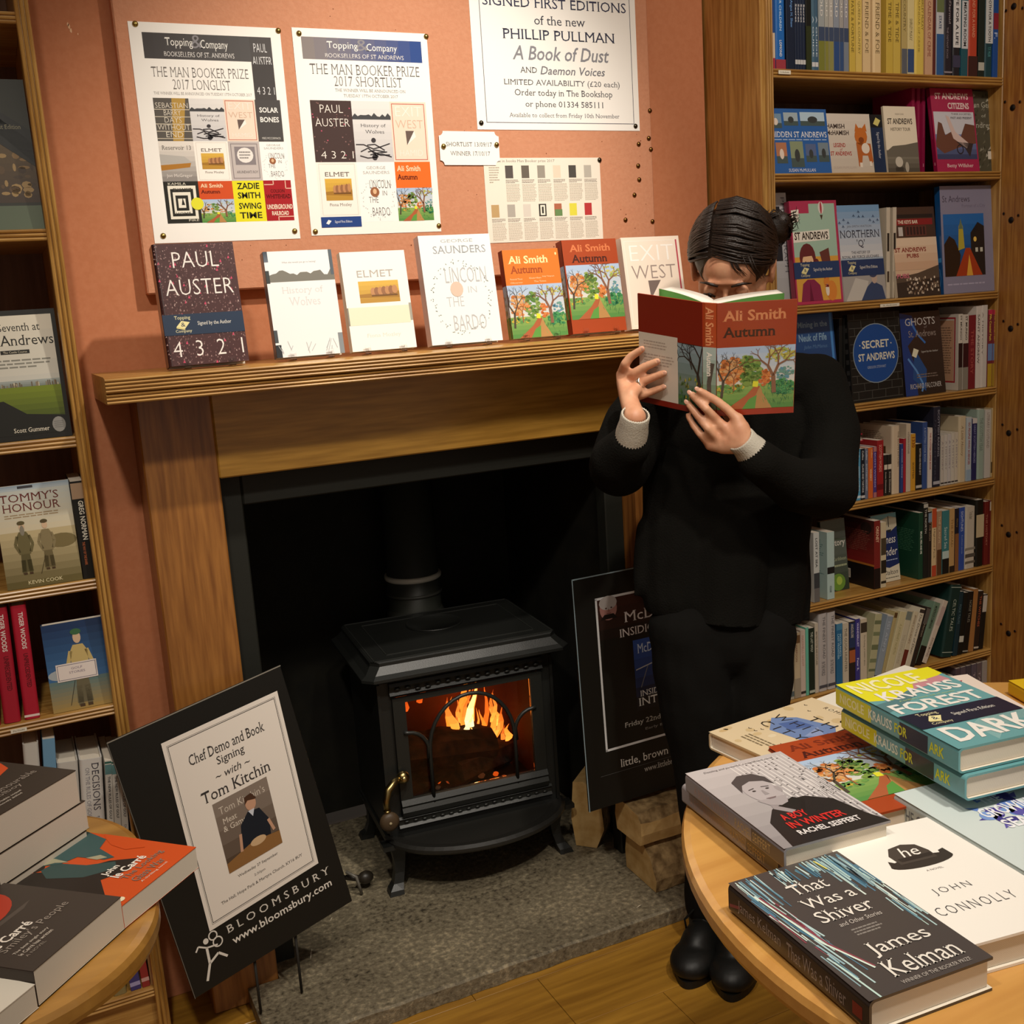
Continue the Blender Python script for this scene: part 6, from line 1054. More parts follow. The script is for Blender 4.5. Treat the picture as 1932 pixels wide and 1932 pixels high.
# ------------------------------------------------------------------ books on the tables
def tbook(ptl, pbl, ztop, w_, h_, t, cov, label, front=None, spine=None, hard=True, group=None, sc=None, gloss=False, uvec=None, org=None):
    """front cover up; top-left and bottom-left corners picked on the plane of the cover"""
    if org is None: B = at_z(*pbl, ztop); T = at_z(*ptl, ztop); uy = (T-B).normalized()
    else: B = Vector((org[0], org[1], ztop)); uy = Vector((uvec[0], uvec[1], 0)).normalized()
    ux = uy.cross(Vector((0, 0, 1))); M = Matrix((ux, Vector((0, 0, -1)), uy)).transposed().to_4x4(); M.translation = Vector((B.x, B.y, ztop))
    return book(M, w_, h_, t-.0004, cov, label, front, spine, None, hard, group, sc, gloss)
def c_shiver(a):
    a.rect(0, 0, 100, 100, '#4a4442', 1); R = random.Random(12)
    cols = ['#b8d4d4', '#6c98a8', '#4c7890', '#dcece4', '#5c88a0', '#94b4bc', '#c4e0d8']
    for _ in range(70):
        x = R.uniform(1, 97); y = 100-R.uniform(0, 6); L = R.uniform(6, 22)*(1 if 22 < x < 75 else 1.6)
        if y-L < 84 and 24 < x < 74: L = R.uniform(5, 14)
        a.line([(x, y), (x+R.uniform(-1, 2), y-L)], R.uniform(.7, 1.6), R.choice(cols), 3+R.randint(0, 3), (0, 0, 100, 100))
    for _ in range(34):
        y = R.uniform(26, 88); x = R.uniform(1, 15)+(.0 if y > 60 else 2); L = R.uniform(10, 28); a.line([(x, y), (x+R.uniform(1, 4), y-L)], R.uniform(.7, 1.6), R.choice(cols+['#8c4450']), 3+R.randint(0, 3), (0, 0, 100, 100))
    for _ in range(30):
        y = R.uniform(40, 86); x = 100-R.uniform(1, 13); L = R.uniform(6, 20); a.line([(x, y), (x+R.uniform(-1, 1), y-L)], R.uniform(.7, 1.4), R.choice(cols), 3+R.randint(0, 3), (0, 0, 100, 100))
    a.line([(6, 84), (13, 40), (26, 16)], 1.6, '#dcece0', 8); a.line([(8, 82), (16, 38), (27, 17)], 1.6, '#8c4450', 7); a.line([(74, 97), (76, 88)], 1.4, '#d8cc5c', 8)
    for t, x0, y0, x1, y1 in [('That', 32, 75, 64, 84), ('Was a', 29, 63, 73, 71), ('Shiver', 28, 51, 74, 60), ('James', 34, 20, 83, 31), ('Kelman', 30, 7, 88, 18)]: a.text(t, x0, y0, x1, y1, '#ece6dc', 'S', 10)
    a.text('and Other Stories', 36, 45.5, 72, 48.5, '#c8c0b8', 'i', 10); a.lines(40, 37, 64, 43, 3, '#8c8680', .1); a.text('WINNER OF THE BOOKER PRIZE', 30, 2.2, 86, 4.4, '#b8b0a8', 'S', 10)
def s_shiver(a): a.rect(18, 0, 82, 100, '#3a3432', 1); a.text('James Kelman', 26, 58, 72, 92, '#9c9088', 'S', 3, -90); a.text('That Was a Shiver', 26, 14, 72, 54, '#9c9088', 'S', 3, -90); a.rect(28, 4, 66, 10, '#8c3430', 3); a.line([(30, 99), (50, 90)], 10, '#8c4450', 3)
tbook((1372, 1665), (1640, 1890), .88, .142, .222, .035, '#3f3a38', 'dark grey hardback with blue and white streaks, front left of the round table', c_shiver, s_shiver, True, None, '#38322f', True)
def c_he(a):
    a.rect(0, 0, 100, 100, '#f4efe6', 0); a.ell(50, 64.5, 26, 5, '#3a322c', 3, 24); a.poly([(24, 64), (27, 70), (33, 66), (36, 62)], '#3a322c', 4); a.poly([(76, 64), (75, 71), (70, 70), (66, 62)], '#3a322c', 4); a.poly([(33, 65), (32, 74), (38, 80), (50, 81.5), (60, 79), (64, 72), (64, 65)], '#4a413a', 5); a.poly([(35, 70), (36, 67), (62, 67), (64, 70)], '#352d28', 6)
    a.text('he', 41, 70, 57, 78.5, '#f4efe6', 'i', 8); a.text('A NOVEL', 44, 55.5, 58, 57, '#8c8480', '', 3); a.text('JOHN', 30, 36, 60, 42, '#4c4a4c', 'tw', 3); a.text('CONNOLLY', 16, 22, 78, 28.5, '#4c4a4c', 'tw', 3)
tbook((1552, 1592), (1803, 1792), .88, .150, .224, .035, '#f4efe6', 'white hardback with a black bowler hat on the round table', c_he, None, True, None, '#e8e2d8', False)
def c_boy(a):
    a.grad(0, 0, 100, 100, '#8f8a8c', '#c9c2c2'); R = random.Random(21)
    for k in range(13):
        x = 42+k*4.6; a.poly([(x, 40), (x+1.8, 40), (x+1.2-2, 96), (x-2, 96)], '#e4dedc', 2)
        for _ in range(6): y = R.uniform(42, 92); a.rect(x-.6, y, x+1.2, y+.9, '#5c5654', 3)
    for k in range(5): x = 80+k*4.4; a.poly([(x, 6), (x+2.2, 6), (x+1.4, 60), (x, 60)], '#d8d2d0', 2)
    for _ in range(60): x = R.uniform(70, 98); y = R.uniform(4, 50); a.rect(x, y, x+1.6, y+1, R.choice(['#5c5654', '#e0dad8']), 3)
    a.poly([(8, 0), (100, 0), (92, 12), (84, 34), (66, 44), (44, 44), (28, 38), (14, 26)], '#232020', 4); a.poly([(32, 46), (52, 46), (50, 34), (40, 30), (30, 38)], '#9c9496', 5)
    a.ell(40, 60, 15, 15.5, '#b8b0b2', 6, 22); a.poly([(26, 50), (54, 50), (48, 42), (40, 40), (31, 43)], '#aaa2a4', 7); a.poly([(23, 62), (25, 76), (36, 82), (50, 81), (57, 74), (57, 64), (52, 70), (40, 73), (30, 70)], '#4c4648', 8); a.ell(54.5, 58, 2.4, 4, '#a49c9e', 7)
    a.poly([(30, 63.5), (36, 64.5), (36, 63.7), (30, 62.7)], '#4a4446', 9); a.poly([(43, 64.5), (50, 63.5), (50, 62.7), (43, 63.7)], '#4a4446', 9); a.ell(33.5, 61, 1.8, .8, '#3c3638', 9, 10); a.ell(46.5, 61, 1.8, .8, '#3c3638', 9, 10); a.poly([(39.5, 60), (41, 60), (42.5, 54.5), (38, 54.5)], '#9c9496', 9); a.poly([(35, 50.6), (45, 50.6), (43, 49), (37, 49)], '#7c6c6e', 9)
    a.poly([(36, 40), (50, 28), (62, 40), (56, 46)], '#1c1919', 6); a.text('A BOY', 26, 24, 50, 31, '#d8302c', 'b', 10); a.text('IN WINTER', 24, 15, 76, 22, '#d8302c', 'b', 10); a.text('RACHEL SEIFFERT', 24, 7.5, 82, 12.5, '#ece6e4', 'b', 10); a.text('Dazzling and powerful, a magnificent novel', 14, 93, 86, 95.6, '#6c6668', 'i', 6)
def s_boy(a): a.rect(18, 0, 82, 100, '#8c8688', 1); a.rect(18, 0, 82, 30, '#4c4848', 2); a.text('A BOY IN WINTER', 28, 52, 70, 90, '#a88c80', '', 3, -90); a.text('RACHEL SEIFFERT', 28, 12, 70, 46, '#b8a070', '', 3, -90)
tbook((1295, 1461), (1479, 1602), .90, .142, .216, .027, '#8f8a8c', 'grey hardback of a boy before birch trees, upper of two at the left table edge', c_boy, s_boy, True, 'birch tree books', '#8a8486', True)
tbook((1291, 1484), (1468, 1622), .8725, .142, .216, .027, '#8f8a8c', 'lower copy under the boy and birch trees hardback', None, s_boy, True, 'birch tree books', '#8a8486', True)
def c_aut(a): m_autumn_hb(a, '#a8441c', '#7a2c14', '#4a1810'); 
tbook((1449, 1409), (1644, 1538), .878, .148, .224, .0325, '#a8441c', 'rust hardback with an autumn lane picture lying on the round table', c_aut, None, True, None, '#8a3418', False)
def c_krauss(a):
    a.rect(0, 0, 100, 100, '#68a2a6', 1); a.poly([(0, 70), (22, 66), (44, 74), (60, 77), (100, 88), (100, 100), (0, 100)], '#e6e01e', 2); a.poly([(0, 64), (20, 66), (44, 74), (52, 72), (30, 60), (0, 52)], '#557f84', 3); a.poly([(52, 74), (96, 78), (94, 86), (60, 82)], '#c88c94', 4)
    R = random.Random(3)
    for k in range(34):
        y = 2+k*.95; a.line([(40, y*.6), (62, 12+y*.5), (82, 16+y*.55), (100, 14+y*.6)], .22, '#b8d8d4', 5)
    for t, x0, y0, x1, y1, c in [('NICOLE', 5, 81, 76, 96, '#f6f0c0'), ('KRAUSS', 14, 65, 94, 78, '#f0ece4'), ('FOREST', 6, 47, 94, 60, '#f0ece4'), ('DARK', 10, 6, 92, 24, '#f0ece4')]: a.text(t, x0, y0, x1, y1, c, 'b', 8)
    a.text('A brilliant novel, full of wonder', 22, 61.5, 80, 63.2, '#c8d88c', 'S', 8); bandlogo(a, 0, 26, 100, 45, 'Signed First Edition', '#181e32')
def s_krauss(a):
    a.rect(14, 0, 86, 100, '#68a2a6', 1); a.rect(14, 68, 86, 100, '#d8d21e', 2); a.rect(14, 22, 86, 44, '#181e32', 3); a.text('NICOLE', 30, 74, 72, 96, '#f0ecb0', 'b', 4, -90); a.text('KRAUSS', 30, 50, 72, 70, '#e8ecdc', 'b', 4, -90); a.text('FOR', 30, 38, 72, 48, '#d8d81e', 'b', 4, -90); a.text('ARK', 30, 10, 72, 21, '#d8d81e', 'b', 4, -90)
KU = Vector((-.13, 1, 0)).normalized()*-1; kz_ = .965; KA = at_z(1577, 1292, kz_); KW, KH = .15, .238
def kbk(ztop, dx, dy, fr_, label, cov, sp_, grp_, w_=KW):
    uy = Vector((.13, 1, 0)).normalized(); bl = KA-uy*KH+Vector((dx, dy, 0)); return tbook(None, None, ztop, w_, KH, .0318, cov, label, fr_, sp_, True, grp_, cov, True, (uy.x, uy.y), (bl.x, bl.y))
kbk(kz_, 0, 0, c_krauss, 'yellow and teal hardback with a navy band, top of its stack', '#68a2a6', s_krauss, 'yellow and teal books')
kbk(kz_-.0325, .004, -.006, None, 'lower copy under the yellow and teal hardback', '#68a2a6', s_krauss, 'yellow and teal books')
kb = KA-Vector((.13, 1, 0)).normalized()*KH; tbook(None, None, kz_-.065, KW, KH-.01, kz_-.065-.8455, '#c8bc2c', 'thick book with yellow boards at the bottom of the yellow and teal stack', None, None, True, None, '#c8bc2c', False, (-.05, 1), (kb.x+.10, kb.y+.022))
def c_city(a):
    a.rect(0, 0, 100, 100, '#d8c4a0', 1); R = random.Random(31)
    for _ in range(26): a.ell(R.uniform(4, 96), R.uniform(4, 96), R.uniform(2, 7), R.uniform(1.5, 5), R.choice(['#ccb488', '#e0d0b0', '#c8ac7c']), 2, 8)
    a.poly([(30, 64), (72, 72), (96, 56), (80, 38), (36, 34), (14, 50)], '#6f86b4', 4); a.poly([(36, 60), (58, 62), (50, 44), (30, 46)], '#5068a0', 5); a.poly([(62, 62), (84, 54), (70, 44)], '#8c9cc4', 5)
    for t, x0, y0, x1, y1 in [('THE', 40, 66, 92, 74), ('WHITE', 12, 51, 88, 59), ('CITY', 16, 36, 76, 44)]: a.text(t, x0, y0, x1, y1, '#2a241c', 'tw', 8)
    a.text('ROMA TEARNE', 30, 90, 98, 94, '#4c4030', 'w', 4); a.lines(30, 10, 80, 20, 3, '#7c6c50', .2)
    for _ in range(9): x, y = R.uniform(8, 92), R.choice([R.uniform(78, 88), R.uniform(22, 32)]); a.line([(x-2, y+1), (x, y), (x+2, y+1.4)], .8, '#2a241c', 6)
A_ = at_z(1337, 1381, .872); B_ = at_z(1505, 1325, .872); v_ = (B_-A_).normalized()
tbook(None, None, .872, .14, .21, .0265, '#cbb68e', 'cream hardback with a blue crystal shape, at the back left of the round table', c_city, None, True, None, '#b8a078', False, (v_.x, v_.y), (A_.x, A_.y))
def c_doyle(a): a.rect(0, 0, 100, 100, '#ecdccf', 1); a.text('RODDY', 8, 80, 86, 91, '#a84450', 'm'); a.text('DOYLE', 14, 66, 86, 76, '#a84450', 'm'); a.ell(62, 30, 34, 26, '#3a3636', 3, 24); a.ell(60, 46, 26, 9, '#8c8884', 4, 20); a.ell(56, 16, 22, 16, '#c8a898', 5, 20)
DR = at_z(1825, 1272, .885); du = Vector((.28, .96, 0)).normalized(); dx_ = Vector((.96, -.28, 0)).normalized(); db = DR-dx_*.156-du*.236
tbook(None, None, .885, .156, .236, .038, '#ecdccf', 'pale pink hardback with red lettering behind the yellow and teal stack', c_doyle, None, True, None, '#d8c8bc', False, (du.x, du.y), (db.x, db.y))
def c_white(a): a.rect(0, 0, 100, 100, '#e4ded0', 0)
tbook(None, None, .872, .15, .23, .0265, '#dcd4c4', 'plain off-white hardback behind the yellow and teal stack', c_white, None, True, None, '#2c2620', False, (1, .16), (at_z(1532, 1322, .872).x, at_z(1532, 1322, .872).y))
def c_grow(a):
    a.rect(0, 0, 100, 100, '#cfdad8', 1); R = random.Random(17); pal = ['#5c54a8', '#4a3c94', '#6c8cd0', '#8c6cb8', '#3c3484', '#7c9cd8']
    for k in range(26): t = R.uniform(0, 2*PI); q = R.uniform(0, 1); a.ell(60+26*q*math.cos(t), 58+16*q*math.sin(t), R.uniform(3, 9), R.uniform(2.4, 6), R.choice(pal), 3+R.randint(0, 3), 14)
    for k in range(10): t = 2*PI*k/10; a.poly([(60+24*math.cos(t), 58+15*math.sin(t)), (60+34*math.cos(t+.1), 58+22*math.sin(t+.1)), (60+25*math.cos(t+.3), 58+16*math.sin(t+.3))], R.choice(pal), 4)
    for k in range(4): a.rect(62+k*2, 76+k*4, 72+k*2, 80+k*4, ['#7c9cc8', '#34406c'][k % 2], 6)
    a.text('THE', 48, 68, 68, 74, '#f0f0f4', 'b', 9); a.text('GROWING', 34, 55, 92, 65, '#f0f0f4', 'b', 9); a.text('SEASON', 38, 42, 88, 51, '#f0f0f4', 'b', 9); a.text('HELEN SEDGWICK', 24, 14, 88, 19, '#4a3c94', 'w', 4)
def s_grow(a): a.rect(18, 0, 82, 100, '#c0ccca', 1); a.text('THE GROWING SEASON', 30, 34, 72, 94, '#6c747c', 'm', 3, -90); a.text('HELEN SE', 32, 6, 70, 28, '#7c848c', '', 3, -90)
tbook((1718, 1516), (1960, 1660), .885, .148, .222, .038, '#cfdad8', 'pale grey-blue hardback with a purple balloon burst, right side of the round table', c_grow, s_grow, True, None, '#c0ccca', False)
def c_green(a): a.rect(0, 0, 100, 100, '#2f5c38', 0)
tbook((1902, 1408), (2080, 1540), .9, .15, .224, .05, '#2f5c38', 'dark green clothbound book at the right edge of the photo', c_green, lambda a: [a.rect(16, 0, 84, 100, '#2a5232', 1), a.ring(50, 80, 16, 3, 3, '#88a080', 3), a.text('OXFORD' if 0 else 'NOVEL', 34, 50, 66, 72, '#88a080', 'S', 3, -90)], True, None, '#2a5232', False)
yt = at_z(1903, 1284, .87); tbook(None, None, .87, .13, .2, .024, '#e0b81c', 'yellow book at the far right edge of the round table', lambda a: a.rect(0, 0, 100, 100, '#e0b81c', 0), None, True, None, '#d0a818', False, (.3, .95), (yt.x-.06, yt.y-.19))
# ---- left table
def c_smiley(a):
    a.rect(0, 0, 100, 100, '#453c35', 1); a.ell(50, 68, 34, 20, '#b8402c', 3, 28); a.poly([(30, 76), (52, 84), (74, 74), (64, 70), (40, 70)], '#c85038', 4); a.ell(52, 69, 5, 5, '#8c2c20'); a.ell(51, 70, 3, 2.2, '#e8b428'); a.poly([(18, 47), (82, 47), (70, 44), (30, 44)], '#5a5048', 2)
    for t, x0, y0, x1, y1, c, st in [('John', 14, 36, 32, 42, '#f0e6d8', 'b'), ('le Carré', 14, 29, 54, 35.5, '#f0e6d8', 'b'), ("Smiley's People", 14, 22, 84, 28.5, '#9c9084', ''), ('The best single story', 14, 17.4, 50, 19.6, '#e0d4c4', ''), ('le Carré has written', 14, 14, 48, 16.4, '#e0d4c4', ''), ('PENGUIN' if 0 else 'A NOVEL', 14, 10.6, 34, 12.4, '#9c9084', '')]: a.text(t, x0, y0, x1, y1, c, st, 8)
tbook((-140, 1640), (60, 1835), .885, .145, .21, .0395, '#453c35', 'dark brown paperback with a red circle, at the front of the left table', c_smiley, lambda a: a.rect(10, 0, 90, 100, '#3a322c', 1), False, None, '#3a322c') if 0 else None
def ltb(pbl, pbr, ztop, h_, t, cov, label, front, group=None, sc=None, hard=False, wscale=1):
    """paperback with its foot edge facing the room: bottom-left and bottom-right corners picked"""
    B = at_z(*pbl, ztop); C = at_z(*pbr, ztop); ux = (C-B); w_ = ux.length*wscale; ux.normalize(); uy = Vector((0, 0, 1)).cross(ux)
    M = Matrix((ux, Vector((0, 0, -1)), uy)).transposed().to_4x4(); M.translation = B; return book(M, w_, h_, t-.0005, cov, label, front, (lambda a: a.rect(6, 0, 94, 100, sc or cov, 1)), None, hard, group, sc)
ltb((62, 1833), (228, 1692), .885, .215, .039, '#453c35', 'dark brown paperback with a red circle, at the front of the left table', c_smiley, None, '#3a322c')
def c_murder(a):
    a.rect(0, 0, 100, 100, '#d0521f', 1); a.poly([(0, 40), (0, 84), (8, 90), (14, 78), (26, 74), (34, 56), (60, 40), (70, 26), (50, 22), (30, 30), (10, 16)], '#2a231e', 3); a.ell(12, 80, 8, 6.5, '#2a231e', 4); a.ell(32, 78, 8, 6.5, '#231d19', 5)
    a.poly([(20, 62), (30, 72), (44, 70), (48, 50), (60, 36), (50, 30), (30, 42)], '#38504e', 4); a.poly([(34, 100), (100, 100), (100, 78), (92, 60), (76, 56), (66, 40), (60, 44), (58, 62), (44, 66), (30, 82)], '#3c5a5a', 6); a.ell(48, 90, 9, 8, '#2a2320', 7)
    a.poly([(40, 82), (50, 74), (48, 62), (44, 70), (38, 74)], '#a8a488', 8); a.poly([(58, 56), (66, 50), (64, 44), (58, 48)], '#a8a488', 8); a.poly([(92, 60), (100, 66), (100, 40), (88, 30), (80, 40), (84, 52)], '#d0521f', 7); a.poly([(84, 100), (100, 100), (100, 84), (90, 88)], '#2a231e', 8)
    for t, x0, y0, x1, y1, c, st in [('John', 36, 28, 54, 34, '#f4ece0', 'b'), ('le Carré', 36, 21, 74, 27.5, '#f4ece0', 'b'), ('The Looking', 36, 14.5, 86, 20, '#8c8478', ''), ('Glass War', 36, 8, 74, 13.5, '#8c8478', ''), ('A thrilling novel', 36, 4.5, 70, 6.6, '#f0dcc8', '')]: a.text(t, x0, y0, x1, y1, c, st, 10)
    a.ell(8, 5, 4, 2.4, '#f0e4c0', 9)
ltb((229, 1710), (370, 1598), .874, .212, .028, '#c84c1c', 'orange paperback with dark silhouetted men, nearest the left table corner', c_murder, 'spy novel paperbacks')
def c_honour(a):
    a.rect(0, 0, 100, 100, '#40372f', 1); a.poly([(20, 50), (50, 43), (74, 41), (90, 45), (97, 56), (88, 70), (50, 82), (20, 80)], '#d8562c', 3); a.poly([(30, 60), (56, 49), (78, 48), (86, 55), (70, 60), (44, 70)], '#e8a42c'); a.poly([(50, 58), (64, 52), (76, 53), (62, 60)], '#b8341c')
    for t, x0, y0, x1, y1, c, st in [('John', 20, 36, 38, 41, '#f0e6d8', 'b'), ('le Carré', 20, 29, 56, 35, '#f0e6d8', 'b'), ('The Honourable', 20, 22.5, 90, 28, '#9c9084', ''), ('Schoolboy', 20, 16, 66, 21.5, '#9c9084', ''), ('A remarkable sequel', 20, 11, 56, 13.4, '#e0d4c4', ''), ('enormously skilled', 20, 7.6, 52, 9.8, '#e0d4c4', '')]: a.text(t, x0, y0, x1, y1, c, st, 8)
bh = at_z(143, 1453, .965); dv = (at_z(370, 1598, .874)-at_z(229, 1710, .874)).normalized(); W_h = .145
def ltb2(br, ztop, h_, t, cov, label, front, group=None, sc=None, w_=W_h):
    ux = dv; uy = Vector((0, 0, 1)).cross(ux); M = Matrix((ux, Vector((0, 0, -1)), uy)).transposed().to_4x4(); M.translation = Vector((br.x, br.y, ztop))-ux*w_; return book(M, w_, h_, t-.0005, cov, label, front, (lambda a: a.rect(6, 0, 94, 100, sc or cov, 1)), None, False, group, sc)
ltb2(bh, .965, .21, .044, '#40372f', 'dark paperback with an orange and yellow flame shape, top of the left stack', c_honour, 'stacked dark paperbacks', '#322a24')
ltb2(bh+dv*.008, .9205, .21, .038, '#40372f', 'second paperback down in the left stack, white page edges showing', None, 'stacked dark paperbacks', '#322a24')
ltb2(bh+dv*.003, .882, .21, .0365, '#40372f', 'bottom paperback of the left stack, just above the table', None, 'stacked dark paperbacks', '#322a24')
def c_last(a): a.rect(0, 0, 100, 100, '#ded6c6', 1); a.poly([(40, 60), (90, 30), (96, 50), (60, 80)], '#a8a498', 3); a.poly([(60, 60), (98, 40), (98, 60)], '#8c8c84', 4)
ltb2(at_z(66, 1857, .872)+Vector((0, 0, 0)), .872, .2, .0265, '#ded6c6', 'pale paperback cut off by the lower left photo edge', c_last, None, '#c8c0b0', .14)

# ================================================================== SHOWCARDS
def quad_card(name, label, P, th, art, back=(1, 0, 0), papermat=M_PRINT, cov='#14130f', strut=None):
    tl, tr, br, bl = P; ux = (br-bl); w_ = ux.length; ux.normalize(); up_ = (tl-bl); uz = (up_-ux*up_.dot(ux)); h_ = uz.length; uz.normalize(); uy = uz.cross(ux)
    M = Matrix((ux, uy, uz)).transposed().to_4x4(); M.translation = bl; root = empty(name, M); tag(root, label, 'sign'); b = MB(); b.bbox(0, w_, 0, th, 0, h_, .0015, cov); b.build('board', M_PRINT, root)
    a = Art(w_, h_); art(a); a.build(root, None, M_PRINT, 'print'); return root, w_, h_, M
p1_ = Vector((.133, 2.12, 0)); 
d1 = at_y(245, 1382, 2.135); d2 = at_y(550, 1253, 2.222); d3 = at_y(368, 1885, 2.085)
nn = (d2-d1).cross(d3-d1).normalized(); d4 = at_pl(665, 1700, d1, nn)
def a_card(a): pass
card1, cw, chh, CM = quad_card('showcard', 'large black showcard with a white chef event notice, leaning at the left of the hearth', (d1, d2, d4, d3), .006, lambda a: [ a.rect(0, 99.6, 100, 100, '#8a8478'), a.rect(0, 0, .35, 99.5, '#6a655c'),
    a.text('B L O O M S B U R Y', 27, 15.5, 92, 18.5, '#d8d2c8', 'S'), a.text('www.bloomsbury.com', 28, 9.6, 91, 13.6, '#e0dad0', 'm'),
    a.line([(9, 3.5), (13, 9), (14, 15)], 1.4, '#e0dad0', 5), a.line([(13, 9), (19, 11), (23, 8)], 1.3, '#e0dad0', 5), a.line([(14, 15), (10, 17), (8, 15.5)], .9, '#e0dad0', 5), a.line([(14, 15), (20, 14)], .9, '#e0dad0', 5), a.ell(14.6, 17.4, 1.5, 1.1, '#e0dad0', 5), a.ring(19, 18, 2.6, 1.8, .7, '#e0dad0', 6), a.ring(20.5, 15, 2.9, 2.0, .7, '#e0dad0', 7)])
# the A3 notice is its own sheet taped to the board, slightly askew
pq = [at_pl(*q, d1+nn*0, nn) for q in ((303, 1403), (522, 1303), (600, 1628), (395, 1757))]
if (CAM_P-d1).dot(nn) < 0: nn = -nn
off = nn*.0012
def notice():
    tl, tr, br, bl = [p+off for p in pq]; w_ = .297; h_ = .42
    b = MB(); N = 10
    def bil(u, v): return bl.lerp(br, u).lerp(tl.lerp(tr, u), v)
    vs = []; fs = []
    for j in range(N+1):
        for i in range(N+1): vs.append(bil(i/N, j/N)+nn*(.0008))
    for j in range(N):
        for i in range(N): k = j*(N+1)+i; fs.append((k, k+1, k+N+2, k+N+1))
    b.add(vs, fs, '#e6ddd2', True); inv = card1.matrix_basis.inverted()
    o = b.build('notice_paper', M_PAPER, card1); o.matrix_parent_inverse = inv
    a = Art(w_, h_); a.frame(4, 3, 96, 97, .45, '#2a2826'); a.frame(3.2, 2.4, 96.8, 97.6, .2, '#5a5654')
    for t, x0, y0, x1, y1, st in [('Chef Demo and Book', 17, 83, 82, 88.5, 'S'), ('Signing', 38, 76, 62, 81.5, 'S'), ('~ with ~', 34, 70, 64, 74, 'i'), ('Tom Kitchin', 19, 61.5, 79, 67.5, 'S')]: a.text(t, x0, y0, x1, y1, '#3a3634', st)
    a.grad(26, 22, 74, 59.5, '#4a3828', '#8a7c70', 5); a.text("Tom Kitchin's", 30, 52.5, 70, 56.5, '#d8ccbc', 't'); a.text('Meat', 31, 47, 43, 50, '#d8ccbc', 'S'); a.text('& Game', 30, 43, 50, 46, '#d8ccbc', 'S')
    a.poly([(40, 28), (44, 42), (52, 47), (62, 46), (68, 38), (66, 27)], '#1c2028', 7); a.ell(56, 50.5, 4.6, 3.8, '#c09478', 8); a.poly([(51, 51), (52, 55), (58, 55.6), (61.5, 52), (60, 51.6), (54, 52.6)], '#4a3020', 9); a.poly([(52.5, 47.2), (58, 47.2), (55.5, 43.5)], '#c8ccd4', 9); a.poly([(26, 22), (26, 27), (50, 31), (74, 29), (74, 22)], '#8c6438', 8); a.ell(55, 30, 7, 2.2, '#c8a880', 9); a.line([(42, 38), (40, 29)], 2.4, '#c09478', 9); a.line([(67, 38), (70, 31)], 2.4, '#c09478', 9)
    a.text('Wednesday 27 September', 32, 17, 68, 18.8, '#5a5450', 'S'); a.text('2:30pm', 45, 13, 55, 14.6, '#7a7470', 'S'); a.text('The Hall, Hope Park & Martyrs Church, KY16 8UY', 14, 8.6, 88, 10.6, '#5a5450', 'S')
    # lay the print on the slightly curved sheet
    mb = a.mb; mb.v = [tuple(bil(x/w_, z/h_)+nn*(.0008-y*1.6+.0001)) for x, y, z in mb.v]
    o = mb.build('notice_print', M_PAPER, card1); o.matrix_parent_inverse = inv
notice()
b = MB(); inv = CM.inverted(); gx = cw*.5
foot_ = Vector((.42, 2.245, HT+.0005)); top_ = CM @ Vector((gx, .008, chh*.5)); 
for s_ in (-.05, .05):
    q = CM.to_3x3() @ Vector((1, 0, 0)); b.tube([top_+q*s_, (CM @ Vector((gx+s_, .012, .002))), ], .003, 6, '#2a2824')
    e_ = CM @ Vector((gx+s_, .012, .002)); b.tube([e_, Vector((e_.x, e_.y, HT+.004))], .003, 6, '#2a2824')
o = b.build('support_strut', M_MATTE, card1); o.matrix_parent_inverse = CM.inverted(); 
